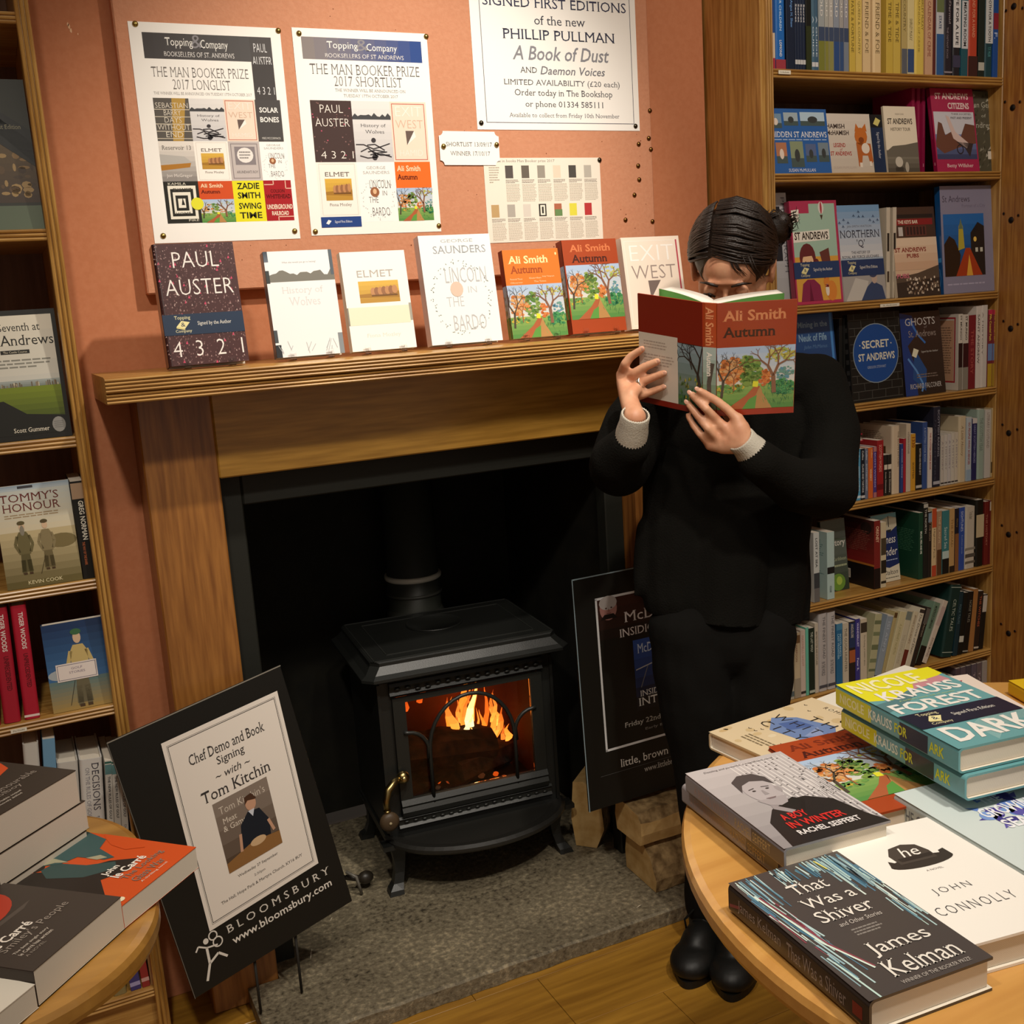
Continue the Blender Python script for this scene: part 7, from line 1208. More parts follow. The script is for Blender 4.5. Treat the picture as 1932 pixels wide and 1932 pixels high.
# right showcard
e1 = at_y(1083, 1093, 2.2); e3 = at_y(1112, 1533, 2.175); e1.y = e1.y
c2r = Vector((e3.x+.40, e3.y+.012, e3.z)); c2t = Vector((e1.x, 2.2, e1.z)); 
def a_card2(a):
    a.frame(14.5, 24, 112, 89, 1.4, '#c8c8c8', 3) if 0 else None
    a.rect(15, 24, 16.4, 90, '#cfcfcf', 4); a.rect(15, 89.2, 96, 90.2, '#cfcfcf', 4); a.rect(15, 24, 96, 25, '#cfcfcf', 4)
    a.grad(16.4, 72, 96, 89.2, '#15110e', '#3c2018', 4, 2); a.ell(24, 85, 6.2, 5.0, '#9a6e66', 5, 20); a.ell(24, 87.4, 6.4, 3.0, '#a8a09c', 6, 16); a.poly([(18, 80.6), (30, 80.6), (27.5, 82.6), (21, 82.6)], '#15110e', 7); a.ell(22.4, 85.2, .7, .35, '#4a2c28', 7, 8); a.ell(26.2, 85.2, .7, .35, '#4a2c28', 7, 8); a.poly([(24, 85), (25.2, 83.6), (23.4, 83.6)], '#8a5c54', 7); a.rect(22.6, 82.8, 25.8, 83.1, '#6a3c38', 7)
    a.text('McDERMID', 35, 77.5, 92, 82, '#d0c8c4', 'S', 5); a.text('INSIDIOUS INTENT', 31, 71.5, 94, 75, '#d0c8c4', 'S', 5)
    a.grad(40, 44, 74, 69, '#17181c', '#2c4c94', 6, 4); a.rect(40, 38, 74, 44, '#1c1a1c', 4); a.text('McDERMID', 43, 63, 71, 67, '#c0ccdc', 'S', 6); a.line([(41, 56), (72, 60)], .7, '#a8a8a8', 6); a.line([(44, 48), (50, 57)], .6, '#6a6a6a', 6); a.text('INSIDIOUS', 43, 44, 70, 46.6, '#d8d8d4', 'S', 7); a.text('INTENT', 41.5, 40, 72, 43.4, '#d8d8d4', 'S', 7)
    a.text('Friday 22nd September', 30, 31.5, 84, 34.4, '#b8b4ac', 'S', 5); a.text('Early Bird Tickets', 45, 28.6, 80, 30, '#8c8882', 'S', 5); a.text('little, brown', 25, 15, 61, 19, '#d8d4cc', 'S', 5); a.text('BOOK GROUP', 64, 16, 94, 18.4, '#d8d4cc', 'S', 5); a.text('www.littlebrown.co.uk', 42, 10.4, 82, 13, '#b8b4ac', 'S', 5); a.rect(10, 13.8, 94, 14, '#4a4a48', 4); a.rect(0, 0, .6, 100, '#8ca0a8', 4); a.rect(0, 99.5, 100, 100, '#8ca0a8', 4)
quad_card('showcard', 'tall black showcard with a white frame line, standing on the logs behind the reader', (c2t, Vector((c2t.x+.4, 2.212, c2t.z)), c2r, e3), .006, a_card2)

# ================================================================== THE READER
def capsule_mesh(parts, voxel, name, smooth=6, cut=None, mat=None, parent=None, col=None, disp=None):
    """tapered limbs and ellipsoids united into one continuous surface"""
    b = MB()
    for q in parts:
        if q[0] == 'e':   # ellipsoid
            M = Matrix.Translation(q[1]) @ (q[3].to_4x4() if len(q) > 3 else Matrix()); b.ell((0, 0, 0), q[2], 20, 14, None, M)
        else:             # chain of (point, radius)
            ch_ = q[1]
            for (p, r), (p2, r2) in zip(ch_[:-1], ch_[1:]):
                p = Vector(p); p2 = Vector(p2); N = 7
                b.tube([p.lerp(p2, i/N) for i in range(N+1)], [r+(r2-r)*i/N for i in range(N+1)], 14)
            for p, r in ch_: b.ell(Vector(p), (r, r, r), 14, 10)
    me = b.mesh(name); bm = bmesh.new(); bm.from_mesh(me); bmesh.ops.recalc_face_normals(bm, faces=bm.faces); bm.to_mesh(me); bm.free()
    o = bpy.data.objects.new(name, me); COL.objects.link(o)
    m = o.modifiers.new('r', 'REMESH'); m.mode = 'VOXEL'; m.voxel_size = voxel; m.use_smooth_shade = True
    s_ = o.modifiers.new('s', 'SMOOTH'); s_.factor = .5; s_.iterations = smooth
    dg = bpy.context.evaluated_depsgraph_get(); me2 = bpy.data.meshes.new_from_object(o.evaluated_get(dg)); bpy.data.objects.remove(o)
    bm = bmesh.new(); bm.from_mesh(me2)
    for (co, no) in cut or []: bmesh.ops.bisect_plane(bm, geom=bm.verts[:]+bm.edges[:]+bm.faces[:], plane_co=co, plane_no=no, clear_outer=True)
    if disp:
        bm.normal_update()
        for v in bm.verts: v.co += v.normal*disp(v.co)
    if cut:
        ed = [e for e in bm.edges if e.is_boundary]
        if ed: bmesh.ops.holes_fill(bm, edges=ed, sides=0)
    for f in bm.faces: f.smooth = True
    bm.to_mesh(me2); bm.free(); me2.name = name; me2.materials.clear(); me2.materials.append(mat)
    o = bpy.data.objects.new(name, me2); COL.objects.link(o)
    if parent: o.parent = parent
    return o
def skin_mat():
    m, nt, b = newmat('skin'); N = nt.nodes; L = nt.links; tc = N.new('ShaderNodeTexCoord'); n = N.new('ShaderNodeTexNoise'); n.inputs['Scale'].default_value = 26; n.inputs['Detail'].default_value = 4
    L.new(tc.outputs['Object'], n.inputs['Vector']); r = N.new('ShaderNodeValToRGB'); r.color_ramp.elements[0].color = (*lin('#c98d6c'), 1); r.color_ramp.elements[1].color = (*lin('#dba684'), 1)
    r.color_ramp.elements[0].position = .35; r.color_ramp.elements[1].position = .65
    L.new(n.outputs[0], r.inputs[0]); L.new(r.outputs[0], b.inputs['Base Color']); b.inputs['Roughness'].default_value = .5; b.inputs['Subsurface Weight'].default_value = .12; b.inputs['Subsurface Radius'].default_value = (.01, .004, .002); return m
M_SKIN = skin_mat()
def knit(name, c, scale):
    m, nt, b = newmat(name); N = nt.nodes; L = nt.links; tc = N.new('ShaderNodeTexCoord'); w = N.new('ShaderNodeTexWave'); w.inputs['Scale'].default_value = scale; w.inputs['Distortion'].default_value = .6; L.new(tc.outputs['Object'], w.inputs['Vector'])
    bp = N.new('ShaderNodeBump'); bp.inputs['Strength'].default_value = .5; bp.inputs['Distance'].default_value = .002; L.new(w.outputs[0], bp.inputs['Height']); L.new(bp.outputs[0], b.inputs['Normal'])
    b.inputs['Base Color'].default_value = (*lin(c), 1); b.inputs['Roughness'].default_value = .95; b.inputs['Specular IOR Level'].default_value = .15; return m
M_KNIT = plain('black_knit', '#11100d', .95, .5, 260, .12); M_TROUS = plain('black_trousers', '#100f0d', .95, .2, 200, .15); M_CUFF = plain('grey_rib', '#c4bdae', .9, .3, 300)
M_SHOE = plain('black_leather', '#0f0f0d', .5, .05, 90); M_HAIR = plain('dark_hair', '#1a120d', .45, .3, 300, .5, '#2b1c13')
D = at_d
face = Vector((-.62, -.56, -.56)).normalized(); fx = face.cross(Vector((0, 0, 1))).normalized(); fz = fx.cross(face).normalized()   # fx: her left to right across the face
HC = D(1380, 500, 2.30); HR = Matrix((fx, -face, fz)).transposed()    # local x across, y backwards, z up
HS = 1.07
fx2 = (fx*math.cos(.10)+fz*math.sin(.10)).normalized(); fz = (fz*math.cos(.10)-fx*math.sin(.10)).normalized(); fx = fx2; HR = Matrix((fx, -face, fz)).transposed()
def H(x, y, z): return HC + (fx*x - face*y + fz*z)*HS
neck0 = D(1400, 640, 2.36)
sl = D(1255, 715, 2.30); sr = D(1548, 712, 2.37); el = D(1172, 880, 2.27); er = D(1562, 925, 2.28); wl = D(1198, 788, 2.085); wr = D(1404, 836, 2.075)
hipL = D(1298, 1190, 2.37); hipR = D(1424, 1195, 2.40); knL = D(1326, 1440, 2.42); knR = D(1402, 1470, 2.45)
anL = at_z(1338, 1712, .085) ; anL = D(1336, 1716, 2.50); anR = D(1392, 1745, 2.47)
toL = at_z(1296, 1838, .03); toR = at_z(1378, 1862, .03)
# ---- the open book she holds
S0 = D(1338, 573, 1.985); 
def on_sphere(px, py, c, rad, far=True):
    v = ray(px, py); o_ = CAM_P-c; A = v.dot(v); B = 2*v.dot(o_); Cc = o_.dot(o_)-rad*rad; ds = B*B-4*A*Cc
    t = (-B+(math.sqrt(ds) if ds > 0 else 0)*(1 if far else -1))/(2*A); return CAM_P+v*t
BWd = .146; BH = .224
Sb = on_sphere(1338, 785, S0, BH, True)
if abs((Sb-S0).length-BH) > .004: Sb = S0+(Sb-S0).normalized()*BH
vz = (S0-Sb).normalized()
SL = D(1325, 571, 1.987); SRt = D(1353, 573, 1.987)
TLc = on_sphere(1203, 536, SL, BWd, True); TRc = on_sphere(1505, 551, SRt, BWd, True)
def ortho(p, base): v = p-base; v = v-vz*v.dot(vz); return v.normalized()
dL = ortho(TLc, SL); dR = ortho(TRc, SRt)
hb = empty('hardback_book', Matrix.Translation(Sb)); tag(hb, 'open rust-red hardback held up in front of the reader face', 'book'); hbi = Matrix.Translation(-Sb)
def board(corner, dx, name, outn):
    """cover board: corner = top spine-side corner"""
    b = MB(); th = .003; c = corner-vz*BH; M = Matrix((dx, outn, vz)).transposed().to_4x4(); M.translation = c
    b.bbox(0, BWd, -th, 0, 0, BH, .0006, '#9c2f16', M); o = b.build(name, M_PRINT, hb); o.matrix_parent_inverse = hbi; return M
nR = dR.cross(vz).normalized(); nR = nR if nR.dot(CAM_P-S0) > 0 else -nR
nL = dL.cross(vz).normalized(); nL = nL if nL.dot(CAM_P-S0) > 0 else -nL
MR = board(SRt, dR, 'front_board', nR); ML = board(SL, dL, 'back_board', nL)
b = MB(); mid = (SL+SRt)/2; nS = (nR+nL).normalized(); dS = (SRt-SL).normalized(); M = Matrix((dS, nS, vz)).transposed().to_4x4(); M.translation = SL-vz*BH; sw = (SRt-SL).length
b.rings([[(-.001, -.003, z), (sw*.2, .0005, z), (sw*.5, .0012, z), (sw*.8, .0005, z), (sw+.001, -.003, z), (sw*.5, -.003, z)] for z in (0, BH)], '#a8441c', True, M); o = b.build('spine', M_PRINT, hb); o.matrix_parent_inverse = hbi
def place_art(a, M, name):
    # art faces -y; board outward normal is +y in M, so turn it round
    T = M @ Matrix(((1, 0, 0, 0), (0, -1, 0, 0), (0, 0, 1, 0), (0, 0, 0, 1)))
    mb = a.mb; mb.v = [tuple(T @ Vector(v)) for v in mb.v]; o = mb.build(name, M_GLOSS, hb); o.matrix_parent_inverse = hbi
a = Art(BWd, BH); a.rect(0, 0, 100, 100, '#9f3a1a', 0); a.text('Ali Smith', 7, 84, 87, 93.5, '#d88a5c', 'Sb'); a.text('Autumn', 7, 70, 74, 79, '#3c1610', 'Sb'); lane(a, 0, 5.5, 99.5, 61.5, 3, 2.0); a.rect(0, 0, 100, 5.3, '#9f2f16', 13); place_art(a, MR, 'cover_print')
# back cover: art x must run from the free edge to the spine
a = Art(BWd, BH); a.rect(0, 0, 100, 100, '#7c2012', 0); a.rect(0, 5.5, 62, 66, '#cfc6b8', 2); a.lines(8, 52, 46, 60, 3, '#a89c90', .2); a.lines(8, 34, 56, 48, 5, '#a89c90', .2)
a.lines(6, 22, 40, 30, 3, '#a89c90', .2); R = random.Random(8); a.grad(62, 5.5, 100, 64, '#2f5a2c', '#8ca0ac', 6, 2); a.poly([(62, 62), (100, 62), (100, 66), (62, 66)], '#7c2012', 3)
def brl(x, y, ang, ln, w, d):
    nx = x+ln*math.cos(ang)*1.4; ny = y+ln*math.sin(ang); a.line([(x, y), (nx, ny)], w, '#2f2a26', 6, (62, 6, 100, 62))
    if d > 0:
        for s_ in (-1, 1): brl(nx, ny, ang+s_*R.uniform(.25, .8), ln*R.uniform(.6, .85), w*.62, d-1)
brl(98, 18, PI/2+.2, 18, 4.5, 5); brl(84, 40, PI/2+.3, 8, 1.6, 4)
for _ in range(60): x = R.uniform(62, 99); y = R.uniform(6, 30); a.poly([(x, y), (min(100, x+3), y+1), (min(100, x+1.5), y+4)], R.choice(['#33602c', '#274e26', '#4c7a34', '#a8a030']), 5)
ML2 = Matrix((-dL, nL, vz)).transposed().to_4x4(); ML2.translation = SL+dL*BWd-vz*BH; place_art(a, ML2, 'back_print')
a = Art(sw, BH); a.text('Ali Smith', 22, 63, 78, 97, '#d88a5c', 'Sb', 2, -90); a.grad(4, 6, 96, 62, '#3f6a34', '#a8b4b0', 5, 2); a.line([(50, 8), (46, 30), (70, 48)], 30, '#4a4038', 4, (4, 6, 96, 60)); a.text('Autumn', 30, 36, 68, 58, '#e8e0d4', 'Sb', 6, -90)
Ms = M.copy(); Ms.translation = M.translation+nS*.0012; place_art(a, Ms, 'spine_print')
# page blocks: two fanned halves with green endpapers
for dx, nn_, s_ in ((dR, nR, 1), (dL, nL, -1)):
    base = (SRt if s_ > 0 else SL)-nn_*.0036; PW = BWd*.93
    def pg(t, z, k):    # t along the page, k through the block (0 = outer leaf, 1 = open page)
        lift = PW*(.33*t+.05*math.sin(PI*t)); q = base.lerp(mid-nS*.008, k)+dx*(PW*t*.95)-nn_*(lift+k*(.017+.009*math.sin(min(1, t/.35)*PI/2)-.006*t))
        return q-vz*(BH-z)
    T_ = [i/8 for i in range(9)]
    b = MB(); b.rings([[pg(t, z, .06) for t in T_]+[pg(t, z, 1) for t in T_[::-1]] for z in (.003, BH-.003)], '#efe8da', True, None, True)
    for k_ in range(1): pass
    o = b.build('page_block', plain('book_pages', '#f4ece0', .85) if s_ > 0 else bpy.data.materials['book_pages'], hb); o.matrix_parent_inverse = hbi
    b = MB()
    b.rings([[pg(t, z, 0) for t in T_]+[pg(t, z, .05) for t in T_[::-1]] for z in (.002, BH-.002)], '#4c7a38', True, None, True)
    c = base-nn_*.0003; b.add([c-vz*(BH-.003)+dx*.004, c-vz*(BH-.003)+dx*(BWd-.004), c+dx*(BWd-.004)-vz*.003, c+dx*.004-vz*.003], [(0, 1, 2, 3)], '#4c7a38')
    o = b.build('endpaper', M_PAPER, hb); o.matrix_parent_inverse = hbi
# ---- fingers
def chain(pts, rad): return ('c', [(p, r) for p, r in zip(pts, rad)])
def onR(px, py, off): return at_pl(px, py, SRt+nR*off, nR)
def onL(px, py, off): return at_pl(px, py, SL+nL*off, nL)
# her right hand (left in the picture) spread over the back board
hand = []
kL = [onL(1172, 707, .002), onL(1173, 721, .009), onL(1178, 737, .013), onL(1187, 753, .011)]
fing = [[(1180, 686), (1190, 673), (1211, 659)], [(1197, 704), (1217, 692), (1240, 682)], [(1206, 723), (1229, 713), (1253, 704)], [(1211, 746), (1232, 738), (1252, 730)]]
tipsL = []
for k, f in enumerate(fing):
    P = [kL[k]]+[onL(f[0][0], f[0][1], .019), onL(f[1][0], f[1][1], .013), onL(f[2][0], f[2][1], .0088)]; R_ = [[.0106, .0098, .0090, .0076], [.0110, .0101, .0092, .0077], [.0107, .0098, .0089, .0074], [.0098, .0088, .0080, .0068]][k]; hand.append(chain(P, R_)); tipsL.append(P)
hand.append(chain([wl, kL[0].lerp(wl, .35), kL[0]], [.021, .016, .0115])); hand.append(chain([wl, kL[1].lerp(wl, .35), kL[1]], [.021, .016, .0115])); hand.append(chain([wl, kL[2].lerp(wl, .35), kL[2]], [.021, .016, .0112])); hand.append(chain([wl, kL[3].lerp(wl, .35), kL[3]], [.020, .015, .0108]))
tb_ = D(1190, 745, 2.12); hand.append(chain([tb_, D(1206, 728, 2.14), onL(1226, 712, -.030)], [.0135, .0115, .009]))
# her left hand (right in the picture) under the spine and front board
kR = [onR(1391, 791, .020), onR(1374, 812, .022), onR(1356, 830, .018), onR(1340, 840, .010)]
fing2 = [[(1372, 772), (1352, 756), (1320, 737)], [(1352, 792), (1332, 771), (1305, 744)], [(1336, 808), (1318, 786), (1299, 762)], [(1322, 820), (1308, 802), (1298, 784)]]
def near_book(px, py, off):
    a_, b_ = onR(px, py, off), onL(px, py, off); return a_ if (a_-CAM_P).length < (b_-CAM_P).length else b_
def nb(px, py, off):
    v = ray(px, py); tR = ((SRt+nR*off-CAM_P).dot(nR))/v.dot(nR); tL = ((SL+nL*off-CAM_P).dot(nL))/v.dot(nL); return CAM_P+v*max(min(tR, 9), min(tL, 9)) if 0 else CAM_P+v*(max(tR, tL) if (S0-CAM_P).dot(nS) > 0 else min(tR, tL))
tipsR = []
for k, f in enumerate(fing2):
    b_ = [onR(*f[0], .014) if f[0][0] > 1338 else onL(*f[0], .014), onR(*f[1], .011) if f[1][0] > 1338 else onL(*f[1], .012), onL(*f[2], .0095)]
    R_ = [[.0100, .0092, .0086, .0074], [.0104, .0094, .0087, .0074], [.0100, .0090, .0083, .0070], [.0092, .0080, .0072, .0062]][k]; P = [kR[k]]+b_; hand.append(chain(P, R_)); tipsR.append(P)
for k in range(4): hand.append(chain([wr, kR[k].lerp(wr, .4), kR[k]], [.022, .0195, [.0135, .0135, .0125, .0115][k]]))
hand.append(chain([D(1392, 815, 2.09), D(1378, 790, 2.12), onR(1362, 768, -.034)], [.0135, .0115, .009]))
# ---- body: head, neck, torso, limbs as one surface
body = [('e', H(0, .012, .018), (.072, .088, .088), HR), ('e', H(0, -.028, -.045), (.054, .055, .066), HR), ('e', H(0, -.035, -.088), (.030, .034, .026), HR), ('e', H(0, -.05, .02), (.05, .035, .05), HR),
        ('e', H(-.055, -.0, -.05), (.014, .03, .035), HR), ('e', H(.055, -.0, -.05), (.014, .03, .035), HR), ('e', H(-.031, -.070, -.035), (.02, .012, .015), HR), ('e', H(.031, -.070, -.035), (.02, .012, .015), HR), ('e', H(0, -.080, .012), (.045, .008, .006), HR),
        chain([H(0, -.079, -.004), H(0, -.091, -.028), H(0, -.099, -.044)], [.006, .0075, .0095]), ('e', H(-.010, -.088, -.046), (.007, .009, .007), HR), ('e', H(.010, -.088, -.046), (.007, .009, .007), HR), ('e', H(0, -.083, -.069), (.019, .008, .0048), HR), ('e', H(0, -.082, -.077), (.016, .008, .005), HR),
        ('e', H(.078, .012, -.022), (.007, .017, .029), HR), ('e', H(-.078, .012, -.022), (.007, .017, .029), HR), ('e', H(.081, .018, -.008), (.006, .016, .015), HR), ('e', H(-.081, .018, -.008), (.006, .016, .015), HR),
        chain([H(0, .03, -.05), neck0+Vector((0, 0, -.02))], [.048, .055])]
chest = D(1395, 780, 2.40); belly = D(1372, 980, 2.41); pelv = D(1362, 1160, 2.41)
body += [chain([neck0, chest+Vector((0, 0, .03)), belly, pelv], [.055, .095, .085, .1]), chain([sl, chest, sr], [.045, .09, .045]), chain([sl, el, D(1167, 868, 2.19), D(1182, 835, 2.13), wl], [.046, .036, .03, .026, .0225]), chain([sr, er, D(1502, 908, 2.18), wr], [.046, .036, .032, .0225]),
         chain([hipL, knL, anL], [.075, .052, .034]), chain([hipR, knR, anR], [.075, .052, .034])]
def fine(co): return 0
person = capsule_mesh(body+hand, .0042, 'person', 3, None, M_SKIN)
tag(person, 'person in a black jumper, standing and hiding the face behind an open book', 'person')
def kid(o): return o
# finer hands are the same surface; nails as small plates
for P in tipsL+tipsR[:3]:
    pass
def nail(P, r, out):
    d_ = (P[-1]-P[-2]).normalized(); c = P[-1]+out*(r*.78)+d_*r*.25; s_ = d_.cross(out).normalized(); o2 = s_.cross(d_).normalized(); M_ = Matrix((s_, d_, o2)).transposed().to_4x4(); M_.translation = c
    b = MB(); b.ell((0, 0, 0), (r*.62, r*.85, r*.16), 12, 6, '#d8a48c', M_); b.build('fingernail', M_GLOSS, person)
for k, P in enumerate(tipsL): nail(P, .0068, (CAM_P-P[-1]).normalized()*.6+(-dL*.0)+nL*.4)
for k, P in enumerate(tipsR[:3]): nail(P, .0072, (nL*.7+Vector((0, 0, .5))).normalized())
# ring on the ring finger
rp = tipsL[2][1].lerp(tipsL[2][2], .18); rd = (tipsL[2][2]-tipsL[2][0]).normalized(); q_ = rd.to_track_quat('Z', 'Y').to_matrix().to_4x4(); q_.translation = rp
b = MB(); b.lathe([(.0092, -.0034), (.0121, -.0030), (.0121, -.0014), (.0116, -.0008), (.0121, -.0001), (.0121, .0014), (.0116, .002), (.0122, .0026), (.0122, .0040), (.0092, .0044)], 28, (0, 0, 0), '#d8cfc0', q_); b.build('finger_ring', M_METAL, person)
# eyes and brows
for s_ in (-1, 1):
    b = MB(); b.ell(H(s_*.031, -.0705, -.014), (.0115, .0115, .0115), 14, 10, '#e8e2dc'); o = b.build('eye', M_GLOSS, person)
    b = MB(); b.ell(H(s_*.031, -.0805, -.019), (.005, .003, .005), 12, 8, '#1c100a', None); b.build('iris', M_GLOSS, o)
    b = MB(); b.ell(H(s_*.031, -.0722, -.0105), (.0138, .0128, .0125), 14, 10, '#c08a6a', None); b.build('eyelid', M_SKIN, person)
    b = MB(); b.tube([H(s_*.020, -.0835, -.0185), H(s_*.031, -.085, -.011), H(s_*.043, -.079, -.0155)], [.0022, .003, .002], 8, '#20140e'); b.build('eyelashes', M_HAIR, person)
    b = MB(); b.tube([H(s_*.013, -.0885, .009), H(s_*.024, -.089, .0135), H(s_*.036, -.085, .0145), H(s_*.05, -.074, .008)], [.002, .0032, .003, .0012], 8, '#20140e'); b.build('eyebrow', M_HAIR, person)
b = MB(); b.tube([H(-.018, -.0885, -.072), H(-.006, -.0925, -.0715), H(.006, -.0925, -.0715), H(.018, -.0885, -.072)], [.001, .003, .003, .001], 8, '#a85c50'); b.build('lips', M_PRINT, person)
# ---- hair: cap with centre parting, strands swept back to a low bun
hp = [('e', H(0, .020, .026), (.083, .098, .092), HR), ('e', H(0, .045, -.01), (.078, .08, .08), HR)]
bun = H(-.078, .078, .036)
hp += [('e', H(.0, .012, .045), (.07, .075, .077), HR)]
def hcut(): # hairline: plane cutting away the face side
    return [(H(0, -.052, .03), (face*1.0+fz*-.55).normalized())]
hair = capsule_mesh(hp, .004, 'hair', 4, hcut(), M_HAIR, person)
R = random.Random(5); b = MB()
def cap(az, elv, k=1.0):   # point over the hair cap
    x = .084*math.sin(az)*math.cos(elv); z = .0945*math.sin(elv)+.026; y = .02-.0995*math.cos(az)*math.cos(elv); return H(x*k, y*k+.02*(1-k), z)
for side in (-1, 1):
    for i in range(95):
        t = R.random(); y0_ = -.066+.13*t; e0 = math.asin(min(.999, 1-.0)) 
        # start on the parting line (slightly left of centre in the picture)
        px_ = .03; zt_ = .026+.0945*math.sqrt(max(0, 1-((y0_-.02)/.0995)**2-(px_/.084)**2)); st_ = Vector((px_+side*.003, y0_, zt_))
        end = Vector((side*.022-.045, .105, R.uniform(-.04, .03))); pts = []
        for j in range(9):
            u = j/8; q = st_.lerp(end, u); bulge = Vector((side*.085*math.sin(PI*u)*R.uniform(.92, 1.05)*(.55+.45*(1-t)), -.02*math.sin(PI*u), -.02*math.sin(PI*u)*(1-t)))
            q += bulge; c_ = Vector((0, .02, .026)); v = q-c_; rad = math.sqrt((v.x/.0855)**2+(v.y/.1005)**2+(v.z/.0955)**2); q = c_+v/rad*R.uniform(1.0, 1.022); pts.append(H(*q))
        b.tube(pts, [.0012]+[.0026]*7+[.0014], 5)
b.build('hair_strands', M_HAIR, person)['kind'] = 'stuff'
bn = [('e', bun, (.030, .030, .032), HR), ('e', bun+fz*.018-fx*.012, (.02, .02, .018), HR), ('e', bun-fz*.016-fx*.008, (.022, .02, .018), HR), ('e', H(-.055, .07, .02), (.03, .035, .035), HR)]
capsule_mesh(bn, .004, 'hair_bun', 3, None, M_HAIR, person)
b = MB()
for i in range(46):
    t = R.uniform(0, 2*PI); c0 = bun+fx*.028*math.cos(t)+fz*.03*math.sin(t); ax = (fx*-math.sin(t)+fz*math.cos(t)); pts = [c0-ax*.02-face*R.uniform(-.02, .02), c0+(fx*math.cos(t)+fz*math.sin(t))*R.uniform(.002, .007), c0+ax*.022-face*R.uniform(-.02, .02)]
    b.tube(pts, [.0012, .0026, .0007], 5)
for i in range(16): c0 = bun-fx*.02+fz*R.uniform(-.01, .03); b.tube([c0, c0-fx*R.uniform(.012, .024)+fz*R.uniform(.0, .02), c0-fx*R.uniform(.02, .03)+fz*R.uniform(-.02, .03)], [.0016, .001, .0004], 5)
for i in range(14):   # wisps over the forehead
    x = R.uniform(-.05, .0); b.tube([H(x, -.066, .066), H(x-.012, -.080, .045), H(x-.026, -.074, R.uniform(.018, .03))], [.0012, .0008, .0003], 4)
b.build('loose_strands', M_HAIR, person)['kind'] = 'stuff'
# ---- clothes
def folds(co): return .0022*math.sin(co.x*19+co.z*13)*math.sin(co.z*17-co.x*9)+.0006*math.sin(co.z*40+co.y*20)
sleeveL = D(1187, 840, 2.14); sleeveR = D(1432, 868, 2.09)
sw_ = [chain([sl+Vector((0, 0, -.005)), D(1200, 800, 2.29), el+Vector((-.004, 0, 0)), D(1163, 868, 2.19), sleeveL], [.064, .07, .066, .052, .043]), chain([sr+Vector((-.012, 0, -.012)), D(1566, 820, 2.34), er+Vector((-.003, 0, .004)), D(1502, 915, 2.18), D(1456, 885, 2.12), sleeveR], [.068, .066, .066, .056, .044, .041]),
       chain([neck0+Vector((0, 0, -.035)), chest], [.07, .1]), chain([sl+Vector((0, 0, -.01)), D(1395, 722, 2.37), sr+Vector((-.012, 0, -.01))], [.06, .078, .064]),
       chain([D(1288, 800, 2.37), D(1284, 950, 2.37), D(1282, 1120, 2.38)], [.085, .084, .084]), chain([D(1470, 800, 2.40), D(1458, 960, 2.40), D(1440, 1190, 2.42)], [.09, .09, .086]), chain([D(1380, 790, 2.36), D(1372, 960, 2.36), D(1360, 1180, 2.37)], [.10, .098, .096]), chain([D(1380, 790, 2.44), D(1372, 960, 2.44), D(1360, 1180, 2.44)], [.09, .09, .09]),
       chain([D(1500, 1000, 2.41), D(1512, 1150, 2.42), D(1524, 1190, 2.42)], [.035, .022, .008]), chain([D(1230, 1000, 2.37), D(1212, 1100, 2.37), D(1200, 1122, 2.37)], [.035, .022, .008])]
hemA, hemB = D(1200, 1112, 2.38), D(1500, 1205, 2.42); hem_n = Vector((-.16, 0, -1)).normalized()
capsule_mesh(sw_, .006, 'sweater', 7, [((hemA+hemB)/2+Vector((0, 0, -.0)), hem_n)], M_KNIT, person, None, folds)
tr_ = [chain([pelv+Vector((0, 0, .02)), D(1362, 1190, 2.41)], [.115, .118]), chain([hipL, D(1312, 1320, 2.39), knL, D(1338, 1600, 2.46), anL+Vector((0, 0, .01))], [.088, .084, .068, .058, .054]), chain([hipR, D(1420, 1320, 2.42), knR, D(1392, 1620, 2.46), anR+Vector((0, 0, .01))], [.092, .086, .070, .060, .055])]
capsule_mesh(tr_, .006, 'trousers', 6, [(Vector((0, 0, anL.z-.03)), Vector((0, 0, -1)))], M_TROUS, person, None, lambda co: .002*math.sin(co.z*55+co.x*30)*math.sin(co.x*45))
# cuffs of the grey undershirt
def cuff(wp, elb, r0, r1, L, name='cuff'):
    d_ = (elb-wp).normalized(); s_ = d_.orthogonal().normalized(); t_ = d_.cross(s_); b = MB(); n = 64; rs = []
    for (q, r) in [(-.002, r0-.0022), (-.003, r0), (0, r0+.0012), (L*.3, r0+.001), (L*.65, (r0+r1)/2+.002), (L, r1)]:
        rs.append([wp+d_*q+(s_*math.cos(2*PI*k/n)+t_*math.sin(2*PI*k/n))*(r+(.0011 if k % 2 else -.0009)) for k in range(n)])
    b.rings(rs, '#a39c8e', False, None, True); b.build(name, M_CUFF, person)
cuff(D(1199, 783, 2.08), D(1188, 838, 2.13), .0265, .031, .06); cuff(D(1398, 829, 2.07), D(1432, 866, 2.095), .0265, .032, .05)
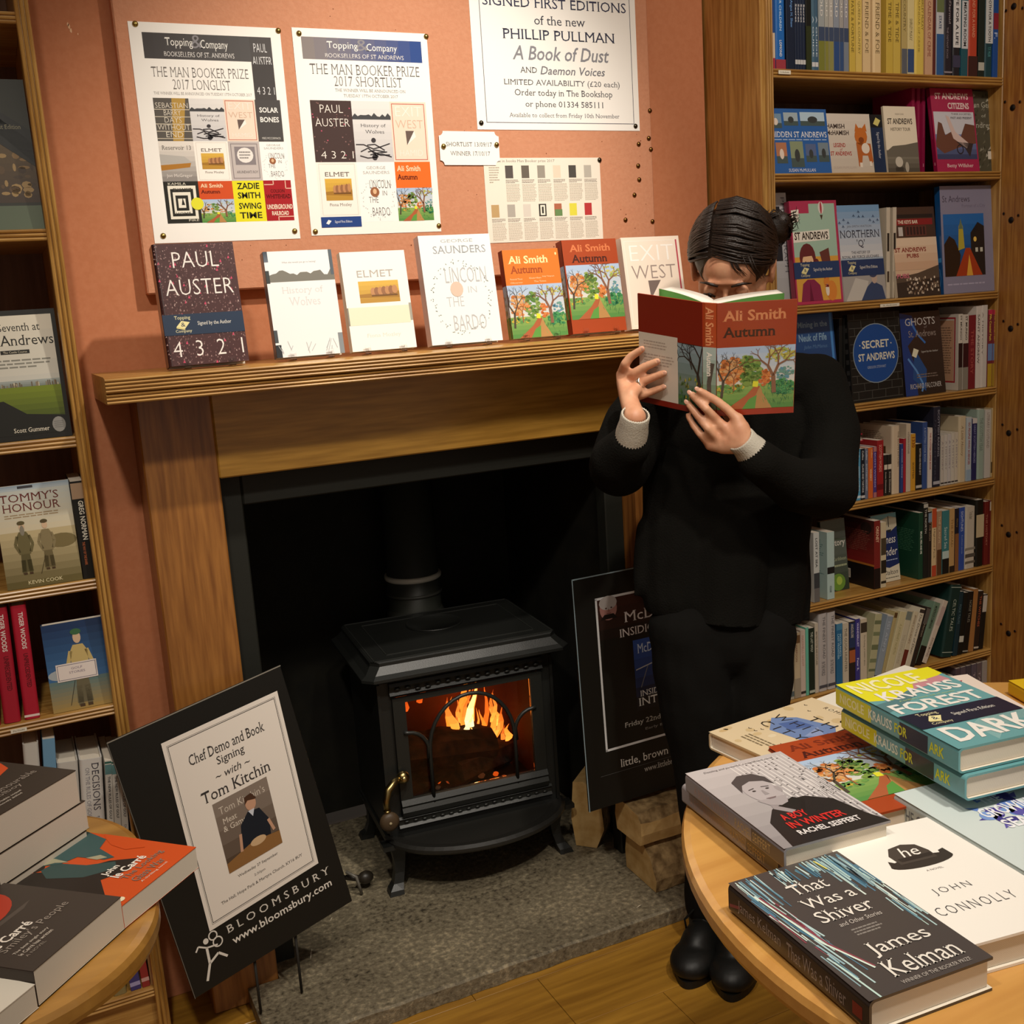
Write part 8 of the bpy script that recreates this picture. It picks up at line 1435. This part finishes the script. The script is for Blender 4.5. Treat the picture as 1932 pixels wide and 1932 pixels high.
# shoes
for (an, to, nm) in ((anL, toL, 0), (anR, toR, 1)):
    d_ = (to-an); d_.z = 0; d_.normalize(); s_ = Vector((-d_.y, d_.x, 0)); heel = Vector((an.x, an.y, 0))-d_*.055; tip = Vector((to.x, to.y, 0))+d_*.012; L_ = (tip-heel).length; up_ = Vector((0, 0, 1))
    M_ = Matrix((s_, d_, up_)).transposed(); 
    pr_ = [('e', heel+d_*.045+up_*.055, (.040, .05, .045), M_), ('e', heel+d_*(L_-.062)+up_*.037, (.052, .066, .034), M_), ('e', heel+d_*(L_*.5)+up_*.045, (.044, .085, .042), M_), ('e', heel+d_*(L_-.11)+up_*.055, (.038, .06, .04), M_), chain([heel+d_*.06+up_*.07, an+up_*.03], [.045, .046])]
    up_o = capsule_mesh(pr_, .0045, 'shoe', 3, [(Vector((0, 0, .016)), Vector((0, 0, -1)))], M_SHOE, person)
    b = MB(); n = 40; out = []
    for k in range(n):
        a_ = 2*PI*k/n; yy = math.sin(a_); w_ = .053 if yy > 0 else .042; base_ = heel+d_*(L_*.5); out.append(base_+s_*(math.cos(a_)*(w_*(1-.18*abs(yy)**3)))+d_*(yy*L_*.5))
    b.rings([[p+up_*.001 for p in out], [p+up_*.018 for p in out]]); b.build('shoe_sole', M_SHOE, person)
    b = MB(); c0 = heel+d_*(L_-.088)+up_*.072
    b.tube([heel+d_*(L_-.07)+s_*x+up_*(.069-abs(x)**2*12) for x in (-.045, -.03, -.01, .01, .03, .045)], .0012, 6, '#242420'); b.build('toe_seam', M_SHOE, person)
    b = MB()
    for k in range(4):
        c = heel+d_*(L_-.125-k*.02)+up_*(.092+k*.010); b.tube([c-s_*.02-up_*.004, c+up_*.003, c+s_*.02-up_*.004], .0022, 6)
    if nm == 0:
        c = heel+d_*(L_-.16)+up_*.105; sd = Vector((-1, -.1, 0)); b.tube([c, c+sd*.03+up_*.012, c+sd*.062-up_*.005, c+sd*.055-up_*.045, c+sd*.03-up_*.04, c+sd*.012-up_*.01], .0026, 8); b.tube([c, c+sd*.03-up_*.03, c+sd*.055-up_*.07, c+sd*.085-up_*.082], .0026, 8)
    b.build('shoelace', M_KNIT, person)
print('objects', len(bpy.data.objects), 'tris', sum(sum(len(p.vertices)-2 for p in m.polygons) for m in bpy.data.meshes))
